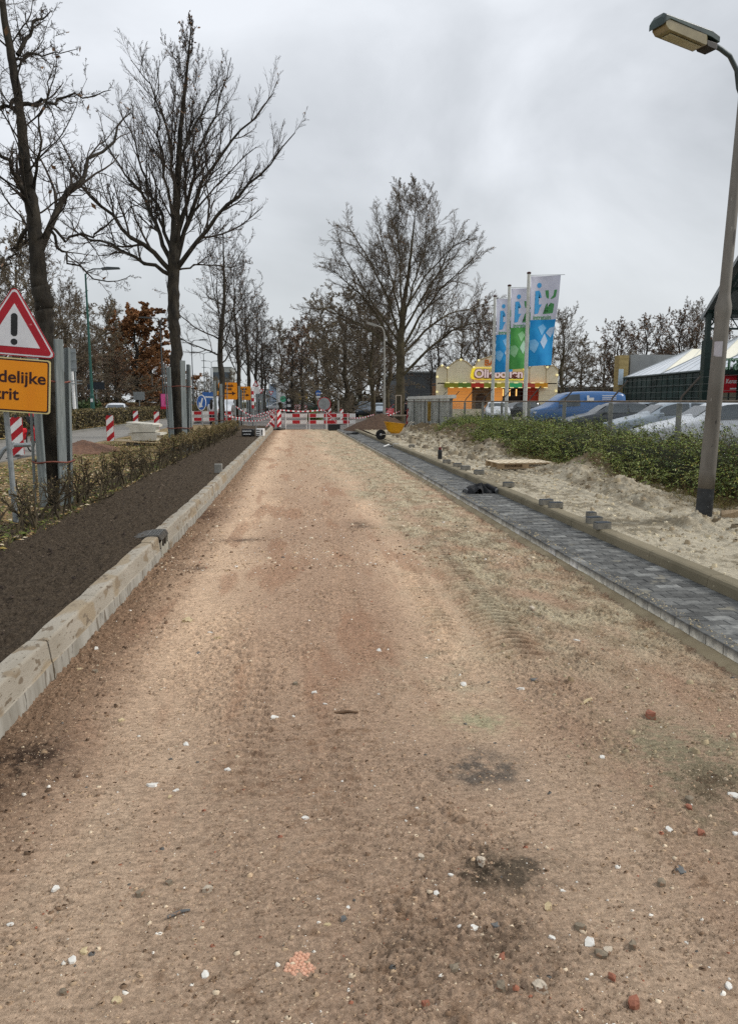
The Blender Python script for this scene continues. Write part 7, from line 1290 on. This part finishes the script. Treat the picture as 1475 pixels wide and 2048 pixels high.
# ================================================================ PEOPLE
def skinned(name, joints, edges, m, parent, sub=2):
    me = bpy.data.meshes.new(name); me.from_pydata([j[0] for j in joints], edges, []); o = bpy.data.objects.new(name, me); COL.objects.link(o); me.materials.append(m); o.parent = parent
    md = o.modifiers.new('skin', 'SKIN'); md.use_smooth_shade = True
    if not me.skin_vertices: bpy.context.view_layer.objects.active = o
    sv = me.skin_vertices[0].data if me.skin_vertices else None
    for i, j in enumerate(joints):
        sv[i].radius = (j[1], j[2] if len(j) > 2 else j[1])
    sv[0].use_root = True; s = o.modifiers.new('s', 'SUBSURF'); s.levels = sub; s.render_levels = sub; return o
def person(label, loc, rz, top, legs, hair, pose='stand', hat=None, longhair=False, sc=1., name='person', bagm=None):
    t = thing(name, label, 'person', loc, rz); t.scale = (sc,)*3
    if pose == 'stand':
        hip, kn, an, toe = (.09, 0, .92), (.10, -.03, .50), (.10, .02, .07), (.11, -.15, .03); sh, el, wr = (.19, 0, 1.42), (.24, .03, 1.14), (.24, -.06, .90); pel = (0, 0, .97); chest = (0, 0, 1.32); neck = (0, -.01, 1.50); head = (0, -.02, 1.62)
        J = {'pel': pel, 'chest': chest, 'neck': neck, 'head': head, 'hipL': hip, 'knL': kn, 'anL': an, 'toL': toe, 'hipR': (-.09, 0, .92), 'knR': (-.10, -.06, .50), 'anR': (-.10, .06, .08), 'toR': (-.11, -.10, .03), 'shL': sh, 'elL': el, 'wrL': wr, 'shR': (-.19, 0, 1.42), 'elR': (-.24, .02, 1.14), 'wrR': (-.22, -.12, .92)}
    else:   # riding: faces -y, hands forward
        J = {'pel': (0, .1, .98), 'chest': (0, -.10, 1.34), 'neck': (0, -.17, 1.52), 'head': (0, -.22, 1.64), 'hipL': (.09, .08, .95), 'knL': (.12, -.26, .72), 'anL': (.11, -.12, .30), 'toL': (.11, -.26, .26), 'hipR': (-.09, .08, .95), 'knR': (-.12, -.18, .58), 'anR': (-.11, -.10, .16), 'toR': (-.11, -.24, .12), 'shL': (.2, -.14, 1.44), 'elL': (.28, -.34, 1.22), 'wrL': (.26, -.56, 1.10), 'shR': (-.2, -.14, 1.44), 'elR': (-.28, -.34, 1.22), 'wrR': (-.26, -.56, 1.10)}
    def mk(keys, rad, ed, nm, m_, grow_=1.):
        idx = {k_: i for i, k_ in enumerate(keys)}; return skinned(nm, [(J[k_], rad[k_][0]*grow_, rad[k_][1]*grow_) for k_ in keys], [(idx[a_], idx[b_]) for a_, b_ in ed], m_, t)
    rad = {'pel': (.13, .10), 'chest': (.15, .11), 'neck': (.05, .05), 'head': (.075, .09), 'hipL': (.085, .085), 'knL': (.055, .055), 'anL': (.04, .04), 'toL': (.04, .025), 'hipR': (.085, .085), 'knR': (.055, .055), 'anR': (.04, .04), 'toR': (.04, .025), 'shL': (.055, .055), 'elL': (.042, .042), 'wrL': (.032, .03), 'shR': (.055, .055), 'elR': (.042, .042), 'wrR': (.032, .03)}
    J['hdt'] = tuple(Vector(J['head'])+Vector((0, 0, .09))); rad['hdt'] = (.055, .07)
    for s_, x_ in (('L', 1), ('R', -1)):
        w_ = Vector(J['wr'+s_]); d_ = (w_-Vector(J['el'+s_])).normalized(); J['pm'+s_] = tuple(w_+d_*.07); rad['pm'+s_] = (.035, .018)
        for f_ in range(4): J['f%d%s' % (f_, s_)] = tuple(w_+d_*(.14+.012*(1-abs(f_-1.5)))+Vector((0, (f_-1.5)*.02, -.012))); rad['f%d%s' % (f_, s_)] = (.009, .009)
        J['th'+s_] = tuple(w_+d_*.06+Vector((0, -.05, .0))); rad['th'+s_] = (.011, .011)
    keys = ['pel', 'chest', 'neck', 'head', 'hdt']+[a_+s_ for s_ in 'LR' for a_ in ('hip', 'kn', 'an', 'to', 'sh', 'el', 'wr', 'pm', 'f0', 'f1', 'f2', 'f3', 'th')]
    ed = [('pel', 'chest'), ('chest', 'neck'), ('neck', 'head'), ('head', 'hdt')]
    for s_ in 'LR': ed += [('pel', 'hip'+s_), ('hip'+s_, 'kn'+s_), ('kn'+s_, 'an'+s_), ('an'+s_, 'to'+s_), ('chest', 'sh'+s_), ('sh'+s_, 'el'+s_), ('el'+s_, 'wr'+s_), ('wr'+s_, 'pm'+s_), ('wr'+s_, 'th'+s_)]+[('pm'+s_, 'f%d%s' % (f_, s_)) for f_ in range(4)]
    mk(keys, rad, ed, 'body', M_skin)
    kt = ['pel', 'chest']+[a_+s_ for s_ in 'LR' for a_ in ('sh', 'el', 'wr')]; et = [('pel', 'chest')]+[e_ for s_ in 'LR' for e_ in (('chest', 'sh'+s_), ('sh'+s_, 'el'+s_), ('el'+s_, 'wr'+s_))]; mk(kt, rad, et, 'jacket', top, 1.30)
    J2 = dict(J); kl = ['pel']+[a_+s_ for s_ in 'LR' for a_ in ('hip', 'kn', 'an')]; el_ = [e_ for s_ in 'LR' for e_ in (('pel', 'hip'+s_), ('hip'+s_, 'kn'+s_), ('kn'+s_, 'an'+s_))]; mk(kl, rad, el_, 'trousers', legs, 1.22)
    for s_ in 'LR': a_, b_ = Vector(J['an'+s_]), Vector(J['to'+s_]); MB().box(((a_+b_)/2+Vector((0, 0, -.02))), (.10, .28, .09), bev=.03).build('shoe', M_black, t)
    hd = Vector(J['head']); m = MB(); hv = [(.05, -.05), (.10, -.02), (.115, .05), (.10, .12), (.05, .16), (.01, .165)]; m.lathe(hv, tuple(hd+Vector((0, .025, 0))), 14)
    if longhair: m.tube([hd+Vector((0, .06, .05)), hd+Vector((0, .1, -.1)), hd+Vector((.0, .12, -.32)), hd+Vector((0, .11, -.5))], [.09, .11, .10, .05], 10)
    m.build('hair', hair, t, smooth=True)
    m = MB(); fy = hd.y-.085; m.add([(hd.x-.012, fy, hd.z-.02), (hd.x+.012, fy, hd.z-.02), (hd.x, fy-.022, hd.z-.025), (hd.x, fy, hd.z+.02)], [(0, 1, 2), (1, 3, 2), (3, 0, 2)]); m.build('nose', M_skin, t)
    m = MB(); [m.lathe([(.004, -.004), (.01, 0), (.004, .004)], (hd.x+s*.032, fy+.0, hd.z+.022), 8) for s in (-1, 1)]; m.build('eye', M_black, t); MB().box((hd.x, fy+.004, hd.z-.055), (.045, .008, .008)).build('mouth', mat('lips', S(150, 84, 76)), t)
    if hat: m = MB(); m.lathe([(.13, .03), (.125, .07), (.11, .13), (.06, .175), (.01, .185)], tuple(hd), 14); m.build('hat', hat, t, smooth=True)
    return t, J
M_jr = mat('bright_red_jacket', S(214, 10, 40), S(228, 22, 52), 3, .7); M_dk = mat('dark_trousers', S(24, 26, 30), S(36, 38, 42), 6, .9); M_hairk = mat('dark_hair', S(22, 18, 16), S(34, 28, 24), 20, .6)
cx_, cy_ = P(68, 803, 24.6).x, 24.6
person('cyclist in a bright red jacket riding away, mostly behind the warning sign', (cx_, cy_, .06), R(180), M_jr, M_dk, M_hairk, 'ride', hat=M_black, sc=1.02)
t = thing('bicycle', 'red bicycle with red side bags ridden by the cyclist', 'bicycle', (cx_, cy_, .05), R(180)); M_bred = mat('bicycle_red', S(170, 18, 28), S(190, 30, 40), 6, .35)
for y_ in (-.55, .52):
    w = bpy.data.objects.new('wheel', None); COL.objects.link(w); w.parent = t; w.location = (0, y_, .35); w.rotation_euler = (0, pi/2, 0); b = MB(); b.tube([(.335*cos(a), .335*sin(a), 0) for a in [2*pi*i/28 for i in range(29)]], .02, 6, cap=False); b.build('tyre', M_tyre, w); b = MB(); b.tube([(.31*cos(a), .31*sin(a), 0) for a in [2*pi*i/28 for i in range(29)]], .01, 5, cap=False); [b.tube([(0, 0, 0), (.31*cos(a), .31*sin(a), 0)], .0015, 3) for a in [2*pi*i/16 for i in range(16)]]; b.build('rim', M_chrome, w)
b = MB(); b.tube([(0, -.55, .35), (0, -.42, .82), (0, -.40, 1.0)], .018, 6); b.tube([(0, -.42, .80), (0, .05, .32), (0, .52, .35), (0, .14, .80), (0, .05, .32)], .018, 6); b.tube([(0, -.42, .78), (0, .14, .76)], .018, 6); b.build('frame', M_bred, t); b = MB(); b.tube([(-.27, -.52, 1.08), (-.1, -.42, 1.04), (.1, -.42, 1.04), (.27, -.52, 1.08)], .014, 6); b.build('handlebar', M_black, t); MB().box((0, .17, .90), (.18, .26, .07), bev=.03).build('saddle', M_black, t)
for s in (-1, 1): MB().box((s*.2, .55, .55), (.15, .36, .36), bev=.04).build('side_bag', mat('bag_red', S(186, 22, 34), S(204, 40, 50), 6, .6), t)
b = MB(); b.tube([(-.15, .05, .22), (-.08, .05, .3), (.08, .05, .36), (.15, .05, .42)], .015, 6); b.build('crank', M_greymetal, t)
M_cw = mat('white_coat', S(206, 206, 208), S(222, 222, 224), 4, .8); M_cg = mat('grey_coat', S(150, 146, 142), S(172, 168, 164), 6, .85)
person('person in a white coat with long dark hair behind the barrier board', (cpos(423, 47.5), 47.5, .02), R(170), M_cw, M_dk, M_hairk, longhair=True, sc=.96); person('person in light grey clothes and dark hat right of the leaning beacon', (cpos(470, 45), 45, .02), R(150), M_cg, M_cg, M_hairk, hat=M_dk, sc=.94)
person('worker in dark jacket and white helmet left of the concrete wall', (cpos(813, 48), 48, .02), R(140), mat('navy_jacket', S(34, 36, 52), S(52, 44, 58), 5, .8), M_dk, M_hairk, hat=M_white, sc=.98)
